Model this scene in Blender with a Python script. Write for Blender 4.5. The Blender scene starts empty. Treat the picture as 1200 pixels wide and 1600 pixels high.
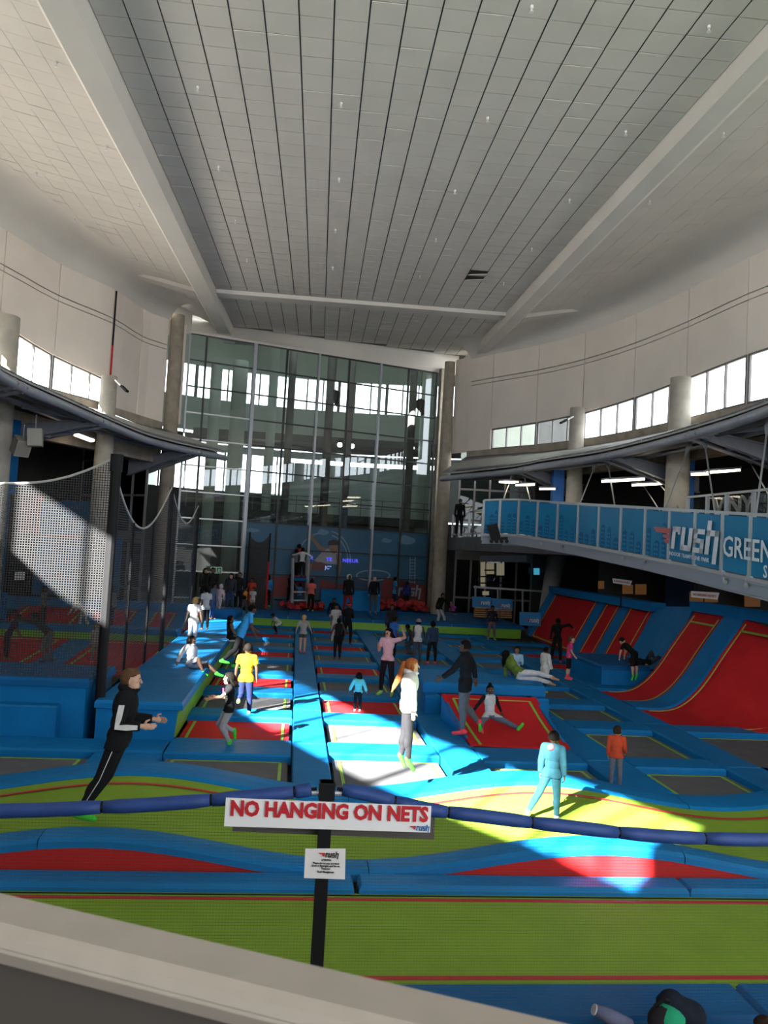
import bpy, bmesh, math, random
import numpy as np
from mathutils import Vector, Matrix
random.seed(7)
SC = bpy.context.scene
COL = SC.collection
PI = math.pi

# ------------------------------------------------------------------ camera
CAM_H = 3.4                       # eye height above the trampoline deck (deck = z 0)
FPX = 1250.0                      # focal length in pixels of the 1200 x 1600 frame
ROLL, PITCH, YAW = 0.055, math.atan(60 / 1250), 0.1058
EYE = np.array([0.0, 0.0, CAM_H])
_f = np.array([math.sin(YAW) * math.cos(PITCH), math.cos(YAW) * math.cos(PITCH), math.sin(PITCH)])
_r0 = np.array([math.cos(YAW), -math.sin(YAW), 0.0])
_u0 = np.cross(_r0, _f)
CR = math.cos(ROLL) * _r0 + math.sin(ROLL) * _u0
CU = math.cos(ROLL) * _u0 - math.sin(ROLL) * _r0
CF = _f
cam = bpy.data.cameras.new('camera')
cam.sensor_fit = 'VERTICAL'
cam.sensor_height = 4.6
cam.lens = 4.6 * FPX / 1600
cam.clip_start = 0.05
cam.clip_end = 500
cam.dof.use_dof = True
cam.dof.focus_distance = 13.0
cam.dof.aperture_fstop = 1.8
camo = bpy.data.objects.new('camera', cam)
COL.objects.link(camo)
camo.matrix_world = Matrix(((CR[0], CU[0], -CF[0], EYE[0]), (CR[1], CU[1], -CF[1], EYE[1]),
                            (CR[2], CU[2], -CF[2], EYE[2]), (0, 0, 0, 1)))
SC.camera = camo

# ------------------------------------------------------------------ light
SUN_AZ = math.atan2(1.0, 1.15)    # travel direction measured from +Y towards +X
SUN_EL = math.radians(29.0)
SUN_POWER = 105.0
SKY_POWER = 6.4
EXPOSURE = -0.08
w = bpy.data.worlds.new('sky')
SC.world = w
w.use_nodes = True
bg = w.node_tree.nodes['Background']
bg.inputs[0].default_value = (0.93, 0.97, 1.0, 1)
bg.inputs[1].default_value = SKY_POWER
sd = bpy.data.lights.new('sun', 'SUN')
sd.energy = SUN_POWER
sd.angle = math.radians(0.6)
sd.color = (1.0, 0.96, 0.9)
so = bpy.data.objects.new('sun', sd)
COL.objects.link(so)
so.location = (-30, -30, 40)
_sd = Vector((math.sin(SUN_AZ) * math.cos(SUN_EL), math.cos(SUN_AZ) * math.cos(SUN_EL), -math.sin(SUN_EL)))
so.rotation_euler = _sd.to_track_quat('-Z', 'Y').to_euler()
SC.view_settings.view_transform = 'Standard'
SC.view_settings.look = 'None'
SC.view_settings.gamma = 1.0
SC.view_settings.use_curve_mapping = False
SC.view_settings.exposure = EXPOSURE
SC.cycles.max_bounces = 7
SC.cycles.diffuse_bounces = 4
SC.cycles.glossy_bounces = 3
SC.cycles.transmission_bounces = 4
SC.cycles.transparent_max_bounces = 24
SC.cycles.sample_clamp_indirect = 6.0
SC.cycles.caustics_reflective = False
SC.cycles.caustics_refractive = False
SC.cycles.use_denoising = True

# ------------------------------------------------------------------ picking points of the place
def ray(x, y):
    d = (x - 600) / FPX * CR - (y - 800) / FPX * CU + CF
    return d
def at_depth(x, y, D):            # point at distance D along the viewing axis
    return EYE + ray(x, y) * D
def on_z(x, y, z=0.0):            # point on a level plane
    d = ray(x, y)
    return EYE + d * ((z - CAM_H) / d[2])
def on_y(x, y, Y):
    d = ray(x, y)
    return EYE + d * (Y / d[1])

# ------------------------------------------------------------------ materials
MATS = {}
def mat(name, col, rough=0.6, metal=0.0, noise=0.0, nscale=6.0, bump=0.0, bscale=40.0, emit=None, estr=0.0, spec=0.5, stretch=None, coat=0.0):
    if name in MATS:
        return MATS[name]
    m = bpy.data.materials.new(name)
    m.use_nodes = True
    nt = m.node_tree
    b = nt.nodes['Principled BSDF']
    b.inputs['Roughness'].default_value = rough
    b.inputs['Metallic'].default_value = metal
    b.inputs['Specular IOR Level'].default_value = spec
    b.inputs['Coat Weight'].default_value = coat
    c = (col[0], col[1], col[2], 1)
    b.inputs['Base Color'].default_value = c
    tc = nt.nodes.new('ShaderNodeTexCoord')
    if noise > 0:
        n = nt.nodes.new('ShaderNodeTexNoise')
        n.inputs['Scale'].default_value = nscale
        n.inputs['Detail'].default_value = 5
        if stretch:
            mp = nt.nodes.new('ShaderNodeMapping')
            mp.inputs['Scale'].default_value = stretch
            nt.links.new(tc.outputs['Object'], mp.inputs[0])
            nt.links.new(mp.outputs[0], n.inputs['Vector'])
        else:
            nt.links.new(tc.outputs['Object'], n.inputs['Vector'])
        mr = nt.nodes.new('ShaderNodeMapRange')
        mr.inputs[1].default_value = 0.3
        mr.inputs[2].default_value = 0.7
        mr.inputs[3].default_value = 1 - noise
        mr.inputs[4].default_value = 1 + noise
        nt.links.new(n.outputs[0], mr.inputs[0])
        mx = nt.nodes.new('ShaderNodeMix')
        mx.data_type = 'RGBA'
        mx.blend_type = 'MULTIPLY'
        mx.inputs[0].default_value = 1
        mx.inputs[6].default_value = c
        nt.links.new(mr.outputs[0], mx.inputs[7])
        nt.links.new(mx.outputs[2], b.inputs['Base Color'])
    if bump > 0:
        n2 = nt.nodes.new('ShaderNodeTexNoise')
        n2.inputs['Scale'].default_value = bscale
        n2.inputs['Detail'].default_value = 4
        nt.links.new(tc.outputs['Object'], n2.inputs['Vector'])
        bp = nt.nodes.new('ShaderNodeBump')
        bp.inputs['Strength'].default_value = bump
        bp.inputs['Distance'].default_value = 0.05
        nt.links.new(n2.outputs[0], bp.inputs['Height'])
        nt.links.new(bp.outputs[0], b.inputs['Normal'])
    if emit:
        b.inputs['Emission Color'].default_value = (emit[0], emit[1], emit[2], 1)
        b.inputs['Emission Strength'].default_value = estr
    MATS[name] = m
    return m

def glass(name, tint=(1, 1, 1), refl=0.08, rough=0.0, refl2=0.6):
    """clear pane: see-through with a Fresnel mirror on top; lets the sun pass"""
    if name in MATS:
        return MATS[name]
    m = bpy.data.materials.new(name)
    m.use_nodes = True
    nt = m.node_tree
    nt.nodes.remove(nt.nodes['Principled BSDF'])
    out = nt.nodes['Material Output']
    tr = nt.nodes.new('ShaderNodeBsdfTransparent')
    tr.inputs[0].default_value = (*tint, 1)
    gl = nt.nodes.new('ShaderNodeBsdfGlossy')
    gl.inputs['Roughness'].default_value = rough
    gl.inputs[0].default_value = (0.9, 0.95, 1, 1)
    lw = nt.nodes.new('ShaderNodeLayerWeight')
    lw.inputs[0].default_value = 0.35
    mr = nt.nodes.new('ShaderNodeMapRange')
    mr.inputs[3].default_value = refl
    mr.inputs[4].default_value = refl2
    nt.links.new(lw.outputs['Fresnel'], mr.inputs[0])
    mx = nt.nodes.new('ShaderNodeMixShader')
    nt.links.new(mr.outputs[0], mx.inputs[0])
    nt.links.new(tr.outputs[0], mx.inputs[1])
    nt.links.new(gl.outputs[0], mx.inputs[2])
    nt.links.new(mx.outputs[0], out.inputs[0])
    MATS[name] = m
    return m

TILE = mat('ceiling_tile', (0.67, 0.63, 0.58), 0.9, noise=0.05, nscale=0.7)
TBAR = mat('ceiling_grid', (0.13, 0.13, 0.12), 0.7)
TBAR_LIT = mat('ceiling_grid_lit', (0.66, 0.63, 0.58), 0.6)  # pale copy of the grid, glow on the wing bars put into the colour
PLASTER = mat('plaster', (0.70, 0.66, 0.61), 0.85, noise=0.05, nscale=0.5)
PANEL = mat('wall_panel', (0.84, 0.75, 0.67), 0.8, noise=0.05, nscale=0.6)
JOINT = mat('panel_joint', (0.10, 0.09, 0.085), 0.9)
CONC = mat('concrete', (0.34, 0.29, 0.23), 0.85, noise=0.22, nscale=2.2, bump=0.15, bscale=9)
CONCL = mat('concrete_pale', (0.45, 0.42, 0.36), 0.85, noise=0.15, nscale=2.5, bump=0.1, bscale=9)
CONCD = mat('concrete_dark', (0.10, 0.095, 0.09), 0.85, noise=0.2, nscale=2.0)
STEEL = mat('painted_steel', (0.34, 0.36, 0.41), 0.42, metal=0.2, noise=0.08, nscale=5)
STEELL = mat('pale_steel', (0.42, 0.44, 0.47), 0.4, metal=0.4)
ALU = mat('aluminium', (0.55, 0.56, 0.56), 0.35, metal=0.6)
MULL = mat('dark_mullion', (0.035, 0.037, 0.037), 0.45, metal=0.2)
FRAME = mat('window_frame_grey', (0.16, 0.15, 0.15), 0.5)
DUCT = mat('corrugated_duct', (0.17, 0.18, 0.19), 0.45, metal=0.4, noise=0.1, nscale=3)
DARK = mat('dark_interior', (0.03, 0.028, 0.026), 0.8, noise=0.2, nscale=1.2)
BLACK = mat('black_paint', (0.006, 0.006, 0.007), 0.6, spec=.2)
BLUE = mat('blue_vinyl', (0.005, 0.152, 0.395), 0.55, noise=0.10, nscale=1.6, bump=0.22, bscale=5.5, spec=0.12)
BLUED = mat('blue_vinyl_deep', (0.005, 0.098, 0.275), 0.55, noise=0.12, nscale=1.4, bump=0.25, bscale=4.5, spec=0.12)
BLUEP = mat('blue_paint', (0.012, 0.13, 0.45), 0.6)
NAVY = mat('navy_foam', (0.012, 0.05, 0.21), 0.6, noise=0.12, nscale=8)
RED = mat('red_mat', (0.50, 0.018, 0.022), 0.75, spec=0.12, noise=0.08, nscale=2.5, bump=0.05, bscale=120)
GREY = mat('grey_mat', (0.115, 0.115, 0.122), 0.75, spec=0.2, noise=0.12, nscale=2.5, bump=0.05, bscale=120)
LIME = mat('lime_mat', (0.205, 0.335, 0.035), 0.8, spec=0.1, noise=0.07, nscale=2.0, bump=0.05, bscale=150)
LIMEV = mat('lime_vinyl', (0.17, 0.42, 0.02), 0.5, noise=0.12, nscale=1.5, bump=0.2, bscale=4)
LINEG = mat('lime_line', (0.22, 0.42, 0.05), 0.6)
LINEY = mat('yellow_line', (0.45, 0.36, 0.08), 0.6)
LINER = mat('red_line', (0.42, 0.015, 0.02), 0.6)
WHITE = mat('white_board', (0.80, 0.80, 0.80), 0.5)
PAPER = mat('paper', (0.74, 0.73, 0.71), 0.6)
INKR = mat('red_ink', (0.50, 0.012, 0.02), 0.5)
INKB = mat('black_ink', (0.012, 0.012, 0.014), 0.5)
LBLUE = mat('logo_blue', (0.03, 0.20, 0.55), 0.5)
WOOD = mat('pine', (0.42, 0.22, 0.08), 0.6, noise=0.2, nscale=8)
CLEAR = glass('clear_pane', (0.96, 0.98, 0.98), 0.04, refl2=0.35)

# ------------------------------------------------------------------ geometry helpers
def V3(p):
    return (float(p[0]), float(p[1]), float(p[2]))

class MB:
    def __init__(s):
        s.v = []; s.f = []; s.m = []; s.mi = 0
    def add(s, vs, fs):
        o = len(s.v)
        s.v.extend(V3(p) for p in vs)
        s.f.extend(tuple(i + o for i in f) for f in fs)
        s.m.extend([s.mi] * len(fs))
        return s
    def obox(s, c, a, b, d):      # centre and three half-vectors
        c, a, b, d = (np.array(t, float) for t in (c, a, b, d))
        vs = [c + i * a + j * b + k * d for k in (-1, 1) for j in (-1, 1) for i in (-1, 1)]
        return s.add(vs, [(0, 2, 3, 1), (4, 5, 7, 6), (0, 1, 5, 4), (2, 6, 7, 3), (0, 4, 6, 2), (1, 3, 7, 5)])
    def box(s, c, size, rz=0.0):
        ca, sa = math.cos(rz), math.sin(rz)
        return s.obox(c, (ca * size[0] / 2, sa * size[0] / 2, 0), (-sa * size[1] / 2, ca * size[1] / 2, 0), (0, 0, size[2] / 2))
    def bar(s, p, q, wd, ht, up=(0, 0, 1)):   # square bar p to q
        p, q, up = np.array(p, float), np.array(q, float), np.array(up, float)
        d = q - p
        L = np.linalg.norm(d)
        if L < 1e-6: return s
        d /= L
        x = np.cross(d, up)
        if np.linalg.norm(x) < 1e-4: x = np.cross(d, (1, 0, 0.01))
        x /= np.linalg.norm(x)
        y = np.cross(x, d)
        return s.obox((p + q) / 2, d * L / 2, x * wd / 2, y * ht / 2)
    def pad(s, poly, z0, z1, ch=0.04, zf=None):    # cushion with chamfered top, poly counter-clockwise in xy; zf(x,y) lifts it
        n = len(poly)
        P = np.array([p[:2] for p in poly], float)
        # inset polygon
        ins = []
        for i in range(n):
            a, b, c = P[i - 1], P[i], P[(i + 1) % n]
            e1 = (b - a) / (np.linalg.norm(b - a) + 1e-9)
            e2 = (c - b) / (np.linalg.norm(c - b) + 1e-9)
            n1 = np.array([-e1[1], e1[0]]); n2 = np.array([-e2[1], e2[0]])
            m = n1 + n2
            m = m / max(0.35, m @ m) * 2
            ins.append(b + m * ch * 0.5 * 2 / 2)
        g = zf or (lambda x, y: 0.0)
        vs = [(p[0], p[1], z0) for p in P]
        vs += [(p[0], p[1], z1 - ch + g(*p)) for p in P]
        vs += [(q[0], q[1], z1 + g(*q)) for q in ins]
        fs = [tuple(range(n - 1, -1, -1))]
        for k in (0, n):
            for i in range(n):
                j = (i + 1) % n
                fs.append((k + i, k + j, k + n + j, k + n + i))
        fs.append(tuple(range(2 * n, 3 * n)))
        return s.add(vs, fs)
    def tube(s, pts, r, n=8, cap=True):
        pts = [np.array(p, float) for p in pts]
        rs = r if hasattr(r, '__len__') else [r] * len(pts)
        o = len(s.v)
        prev = None
        vs = []
        for i, p in enumerate(pts):
            d = pts[min(i + 1, len(pts) - 1)] - pts[max(i - 1, 0)]
            d = d / (np.linalg.norm(d) + 1e-9)
            if prev is None:
                x = np.cross(d, (0, 0, 1))
                if np.linalg.norm(x) < 0.05: x = np.cross(d, (0, 1, 0))
            else:
                x = prev - d * (prev @ d)
            x /= np.linalg.norm(x); prev = x
            y = np.cross(d, x)
            for k in range(n):
                t = 2 * PI * k / n
                vs.append(p + rs[i] * (math.cos(t) * x + math.sin(t) * y))
        fs = []
        for i in range(len(pts) - 1):
            for k in range(n):
                j = (k + 1) % n
                fs.append((i * n + k, i * n + j, (i + 1) * n + j, (i + 1) * n + k))
        if cap:
            fs.append(tuple(range(n - 1, -1, -1)))
            e = (len(pts) - 1) * n
            fs.append(tuple(e + k for k in range(n)))
        return s.add(vs, fs)
    def grid(s, rows, close=False):          # sheet through rows of points
        m = len(rows[0])
        vs = [p for r in rows for p in r]
        fs = []
        for i in range(len(rows) - 1):
            for j in range(m - 1):
                fs.append((i * m + j, i * m + j + 1, (i + 1) * m + j + 1, (i + 1) * m + j))
        return s.add(vs, fs)
    def slab(s, rows, off):                  # a sheet given thickness along vector off
        off = np.array(off, float)
        A = [[np.array(p, float) for p in r] for r in rows]
        Bk = [[p + off for p in r] for r in A]
        s.grid(A); s.grid([r[::-1] for r in Bk])
        s.grid([A[0][::-1], Bk[0][::-1]]); s.grid([A[-1], Bk[-1]])
        s.grid([[r[0] for r in A], [r[0] for r in Bk]]); s.grid([[r[-1] for r in A][::-1], [r[-1] for r in Bk][::-1]])
        return s
    def ball(s, c, r, nu=10, nv=7):
        r = r if hasattr(r, '__len__') else (r, r, r)
        vs = [(c[0], c[1], c[2] - r[2])]
        for i in range(1, nv):
            t = PI * i / nv
            for k in range(nu):
                a = 2 * PI * k / nu
                vs.append((c[0] + r[0] * math.sin(t) * math.cos(a), c[1] + r[1] * math.sin(t) * math.sin(a), c[2] - r[2] * math.cos(t)))
        vs.append((c[0], c[1], c[2] + r[2]))
        fs = []
        for k in range(nu):
            fs.append((0, 1 + (k + 1) % nu, 1 + k))
            e = 1 + (nv - 2) * nu
            fs.append((e + k, e + (k + 1) % nu, len(vs) - 1))
        for i in range(nv - 2):
            for k in range(nu):
                a = 1 + i * nu
                j = (k + 1) % nu
                fs.append((a + k, a + j, a + nu + j, a + nu + k))
        return s.add(vs, fs)
    def poly(s, o, ax, ay, pts, th=0.0, nrm=None):   # flat polygon in a plane, optional thickness
        o, ax, ay = (np.array(t, float) for t in (o, ax, ay))
        P = [o + ax * x + ay * y for x, y in pts]
        n = len(P)
        if th == 0:
            return s.add(P, [tuple(range(n))])
        k = np.cross(ax, ay); k = k / np.linalg.norm(k) * th
        Q = [p + k for p in P]
        fs = [tuple(range(n - 1, -1, -1)), tuple(range(n, 2 * n))]
        fs += [(i, (i + 1) % n, n + (i + 1) % n, n + i) for i in range(n)]
        return s.add(P + Q, fs)
    def build(s, name, material, parent=None, smooth=False, kind=None, origin=None):
        me = bpy.data.meshes.new(name)
        vs = np.array(s.v, float).reshape(-1, 3)
        if parent is not None and origin is None:
            off = np.array(parent.matrix_basis.translation) if parent.parent is None else np.array(parent['_w'])
            loc = np.zeros(3); base = off
        else:
            if origin is None:
                lo, hi = vs.min(0), vs.max(0)
                origin = np.array([(lo[0] + hi[0]) / 2, (lo[1] + hi[1]) / 2, lo[2]])
            base = np.array(origin, float)
            loc = base
        me.from_pydata((vs - base).tolist(), [], s.f)
        mm = material if isinstance(material, (list, tuple)) else [material]
        for m_ in mm: me.materials.append(m_)
        if len(mm) > 1:
            me.polygons.foreach_set('material_index', s.m)
        if smooth:
            me.polygons.foreach_set('use_smooth', [True] * len(me.polygons))
        o = bpy.data.objects.new(name, me)
        COL.objects.link(o)
        if parent is not None:
            o.parent = parent
            o['_w'] = [float(t) for t in base]
        else:
            o.location = loc
            o['_w'] = [float(t) for t in loc]
        if kind: o['kind'] = kind
        return o

def thing(name, label, cat, loc=(0, 0, 0), group=None):
    o = bpy.data.objects.new(name, None)
    COL.objects.link(o)
    o.location = V3(loc)
    o['label'] = label; o['category'] = cat
    if group: o['group'] = group
    return o
def tag(o, label, cat, group=None):
    o['label'] = label; o['category'] = cat
    if group: o['group'] = group
    return o
def struct(name, loc=(0, 0, 0)):
    o = bpy.data.objects.new(name, None)
    COL.objects.link(o)
    o.location = V3(loc)
    o['kind'] = 'structure'
    return o
def smooth_by_angle(o):
    o.data.polygons.foreach_set('use_smooth', [True] * len(o.data.polygons))
def share(src, name, parent, world):        # copy of a piece at another place, same mesh data
    o = src.copy()
    o.name = name
    COL.objects.link(o)
    o.parent = parent
    o.location = Vector(V3(world)) - parent.location
    return o

def catmull(pts, n=8):
    P = [np.array(p, float) for p in pts]
    P = [2 * P[0] - P[1]] + P + [2 * P[-1] - P[-2]]
    out = []
    for i in range(1, len(P) - 2):
        for k in range(n):
            t = k / n
            a, b, c, d = P[i - 1], P[i], P[i + 1], P[i + 2]
            out.append(0.5 * ((2 * b) + (c - a) * t + (2 * a - 5 * b + 4 * c - d) * t * t + (3 * b - a - 3 * c + d) * t ** 3))
    out.append(P[-2])
    return out

class Curve:                                # plan curve with arc length
    def __init__(s, pts, n=8):
        s.p = np.array(catmull([p[:2] for p in pts], n))
        d = np.linalg.norm(np.diff(s.p, axis=0), axis=1)
        s.s = np.concatenate([[0], np.cumsum(d)])
        s.L = s.s[-1]
    def at(s, t):
        return np.array([np.interp(t, s.s, s.p[:, 0]), np.interp(t, s.s, s.p[:, 1])])
    def tan(s, t):
        a, b = s.at(max(0, t - .15)), s.at(min(s.L, t + .15))
        return (b - a) / np.linalg.norm(b - a)
    def near(s, p):
        return s.s[np.argmin(np.linalg.norm(s.p - np.array(p[:2]), axis=1))]

def lettering(txt, o, ax, ay, h, material, parent, bold=0.0, align='LEFT', name='lettering', width=None, th=0.002):
    """words as real flat letters in the plane ax, ay (unit vectors); h = cap height"""
    cu = bpy.data.curves.new(name, 'FONT')
    cu.body = txt
    cu.size = h / 0.70
    cu.offset = bold * h
    cu.align_x = align
    cu.extrude = th
    cu.resolution_u = 2
    ob = bpy.data.objects.new(name, cu)
    COL.objects.link(ob)
    bpy.context.view_layer.update()
    sx = 1.0
    if width:
        dx = max(1e-4, ob.dimensions[0])
        sx = width / dx
    ax, ay = np.array(ax, float), np.array(ay, float)
    k = np.cross(ax, ay)
    dg = bpy.context.evaluated_depsgraph_get()
    me = bpy.data.meshes.new_from_object(ob.evaluated_get(dg))
    bpy.data.objects.remove(ob); bpy.data.curves.remove(cu)
    M = Matrix(((ax[0] * sx, ay[0], k[0], o[0]), (ax[1] * sx, ay[1], k[1], o[1]), (ax[2] * sx, ay[2], k[2], o[2]), (0, 0, 0, 1)))
    base = Vector(V3(o))
    me.transform(Matrix.Translation(-base) @ M)
    me.materials.clear(); me.materials.append(material)
    ob = bpy.data.objects.new(name, me)
    COL.objects.link(ob)
    ob.parent = parent
    ob.location = base - (parent.location if parent.parent is None else Vector(parent['_w']))
    return ob

def rush_logo(o, ax, ay, h, parent, letters, wing, th=0.003, wing_scale=1.0):
    """the park's word mark: heavy slanted block letters with a winged bar; h = x-height of the letters"""
    o, ax, ay = np.array(o, float), np.array(ax, float), np.array(ay, float)
    sh = 0.12
    def st(mb, x0, y0, x1, y1):
        mb.poly(o, ax * h, ay * h, [(x0 + sh * y0, y0), (x1 + sh * y0, y0), (x1 + sh * y1, y1), (x0 + sh * y1, y1)], th)
    L = MB(); t = 0.24
    st(L, 0, 0, t, 1); st(L, 0, 1 - t, .56, 1); st(L, .40, .66, .56, 1)
    x = .66
    st(L, x, 0, x + t, 1); st(L, x, 0, x + .74, t); st(L, x + .5, 0, x + .74, 1)
    x = 1.52
    st(L, x, .79, x + .66, 1); st(L, x, .40, x + .22, 1); st(L, x, .40, x + .66, .60); st(L, x + .44, 0, x + .66, .60); st(L, x, 0, x + .66, .21)
    x = 2.30
    st(L, x, -.32 * 0, x + t, 1.38); st(L, x, .76, x + .74, 1); st(L, x + .5, -.34, x + .74, 1)
    a = L.build('logo_letters', letters, parent)
    W = MB()
    q = lambda pts: W.poly(o, ax * h * wing_scale, ay * h * wing_scale, pts, th)
    q([(-1.55, .98), (-.08, .98), (-.10, .72), (-1.30, .72)])
    q([(-.72, .64), (-.12, .70), (-.18, .45), (-.60, .48)])
    q([(-.62, .40), (-.20, .42), (-.24, .20), (-.48, .24)])
    b = W.build('logo_wing', wing, parent)
    return a, b
# ================================================================== the hall
cU = ray(498, 812); cU = cU / np.linalg.norm(cU)            # ceiling: along the hall
cV = np.array([cU[1], -cU[0], 0.0]); cV /= np.linalg.norm(cV)
cN = np.cross(cV, cU)
HC, WT, P0 = 8.8, math.radians(11.3), 0.612
VL, VR = -5.41, 7.86                                          # outer edges of the two long beams
def CP(v, u, dz=0.0):
    """point of the folded ceiling: flat middle, wings rising outwards"""
    if v < VL:
        a = VL - v
        return EYE + (VL - a * math.cos(WT)) * cV + u * cU + (HC + dz + a * math.sin(WT)) * cN
    if v > VR:
        a = v - VR
        return EYE + (VR + a * math.cos(WT)) * cV + u * cU + (HC + dz + a * math.sin(WT)) * cN
    return EYE + v * cV + u * cU + (HC + dz) * cN
def u_end(v): return 38.5 + 0.241 * (v + 3.8) - 0.25

Z_SILL, Z_TOP = 8.4, 12.9
rp = [at_depth(735, 600, 38.8), at_depth(770, 600, 37.6), at_depth(842, 560, 35.6), at_depth(915, 520, 33.3), at_depth(995, 490, 30.4), at_depth(1077, 453, 27.4),
      at_depth(1200, 390, 23.6), (14.6, 17), (15.2, 10), (15.0, 4), (14.0, -2), (11.8, -7)]
lp = [at_depth(265, 500, 34.8), at_depth(225, 485, 33.5), at_depth(180, 455, 31.0), at_depth(95, 420, 28.4), at_depth(30, 370, 26.1), (-11.4, 20.8), (-12.7, 14.5),
      (-12.0, 8.5), (-10.2, 3.5), (-7.9, -.9), (-5.2, -4.6), (-2.4, -7.2)]
WALL_R, WALL_L = Curve(rp), Curve(lp)
CENTRE = np.array([2.5, 14.0])
def inward(c, t):
    tn = c.tan(t); n = np.array([-tn[1], tn[0]])
    return n if n @ (CENTRE - c.at(t)) > 0 else -n
def wpt(c, t, off, z):
    p = c.at(t) + inward(c, t) * off
    return np.array([p[0], p[1], z])

# floor, deck underlay
floor = MB().box((2, 22, -0.42), (60, 90, 0.2)).build('floor', CONCD, kind='structure')

# ---- ceiling
ceiling = struct('ceiling', CP(1, 20))
def cpart(mb, name, m, **k): return mb.build(name, m, ceiling, **k)
mb = MB()
mb.slab([[CP(v, u, 0.06) for v in (VL, VR)] for u in (-16, 10, 25, 42)], cN * 0.05)
cpart(mb, 'grid_backing', TBAR)
def wall_inset(c, off): return [c.at(t) + inward(c, t) * off for t in np.linspace(0, c.L, 60)]
def inside_hall(p, off):
    for c in (WALL_L, WALL_R):
        i = np.argmin(np.linalg.norm(c.p - p[:2], axis=1))
        t = c.s[i]
        if (p[:2] - c.at(t)) @ inward(c, t) < off: return False
    return True
for sgn, c, v0 in ((-1, WALL_L, VL), (1, WALL_R, VR)):
    rows = []
    for u in np.linspace(-14, 42, 57):
        a_ = .05
        while a_ < 9.5 and inside_hall(CP(v0 + sgn * a_, u), -.28): a_ += .1
        rows.append([CP(v0 + sgn * a_ * g, u, 0.05) for g in ((0, .5, 1) if sgn > 0 else (1, .5, 0))])
    mb = MB(); mb.slab(rows, cN * 0.05)
    cpart(mb, 'wing_backing', TBAR_LIT)
# loose acoustic tiles
tiles = []
NV = 19
GU0 = 12.78 - 4 * 0.612
for i in range(NV):
    for k in range(50):
        va, vb = -4.53 + i * P0, -4.53 + (i + 1) * P0
        if vb > 7.05: vb = 7.05
        ua = GU0 + k * P0
        if ua + P0 > u_end(va): continue
        if 31.7 < ua + P0 / 2 < 32.55: continue
        tiles.append((va, vb, ua, 'c'))
for sgn, v0 in ((-1, VL), (1, VR)):
    for i in range(13):
        for k in range(50):
            va = v0 + sgn * i * P0; vb = va + sgn * P0
            ua = GU0 + k * P0
            if ua + P0 > u_end(max(-9, min(va, 9))): continue
            if 31.7 < ua + P0 / 2 < 32.55: continue
            if not inside_hall(CP(va + sgn * P0 / 2, ua + P0 / 2), 1.05): continue
            tiles.append((min(va, vb), max(va, vb), ua, 'w'))
def tile_box(mb, va, vb, ua, sag=0.0, cg=0.015, rg=0.011):
    a, b, c_, d = CP(va + cg, ua + rg), CP(vb - cg, ua + rg), CP(vb - cg, ua + P0 - rg), CP(va + cg, ua + P0 - rg)
    up = cN * 0.018
    lo = [a, b, c_, d]
    if sag: lo[0] = lo[0] - cN * sag; lo[1] = lo[1] - cN * sag * 0.6
    vs = lo + [p + up for p in lo]
    mb.add(vs, [(3, 2, 1, 0), (4, 5, 6, 7), (0, 1, 5, 4), (1, 2, 6, 5), (2, 3, 7, 6), (3, 0, 4, 7)])
def tile_size(t):
    p = CP((t[0] + t[1]) / 2, t[2] + P0 / 2) - EYE
    dep = p @ CF
    x, y = 600 + FPX * (p @ CR) / dep, 800 - FPX * (p @ CU) / dep
    vis = -40 < x < 1240 and -60 < y < 700
    return (0 if vis else 1, dep)
tiles.sort(key=tile_size)
sagging = {(round(0.0, 1))}
proto = {}
far = MB()
random.seed(3)
for n_, (va, vb, ua, kd) in enumerate(tiles):
    if n_ < 300:
        mb = MB()
        g = (0.015, 0.011) if kd == 'c' else (0.005, 0.004)
        tile_box(mb, va, vb, ua, sag=random.choice([0, 0, 0, 0, 0, 0.012]), cg=g[0], rg=g[1])
        cpart(mb, 'ceiling_tile', TILE)
    else:
        g = (0.016, 0.012) if kd == 'c' else (0.005, 0.004)
        s_ = 0.0
        if kd == 'c' and abs(va - 4.55) < .35 and abs(ua - 27.2) < .35: s_ = 0.16
        tile_box(far, va, vb, ua, sag=s_ or random.choice([0, 0, 0, 0, 0.01]), cg=g[0], rg=g[1])
o = cpart(far, 'distant_ceiling_tiles', TILE, kind='stuff')
# plain plaster margin and cove along the curved walls
for sgn, c in ((-1, WALL_L), (1, WALL_R)):
    rows = []
    for t in np.linspace(0, c.L, 48):
        w0 = wpt(c, t, 0.0, Z_TOP)
        pl = []
        for off in (1.75, 1.0, 0.5, 0.15):
            q = wpt(c, t, off, 0)
            d = np.array([q[0], q[1], 0]) - EYE
            v = d @ cV; u_ = d @ cU
            top = CP(v, u_, 0.026)
            f_ = {1.75: 0, 1.0: .05, .5: .28, .15: .72}[off]
            pl.append(np.array([q[0], q[1], top[2] * (1 - f_) + Z_TOP * f_]))
        pl.append(w0 + np.array([0, 0, 0.0]))
        rows.append(pl if sgn < 0 else pl[::-1])
    mb = MB(); mb.slab(rows, (0, 0, 0.05))
    cpart(mb, 'plaster_cove', PLASTER, smooth=True)
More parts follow.
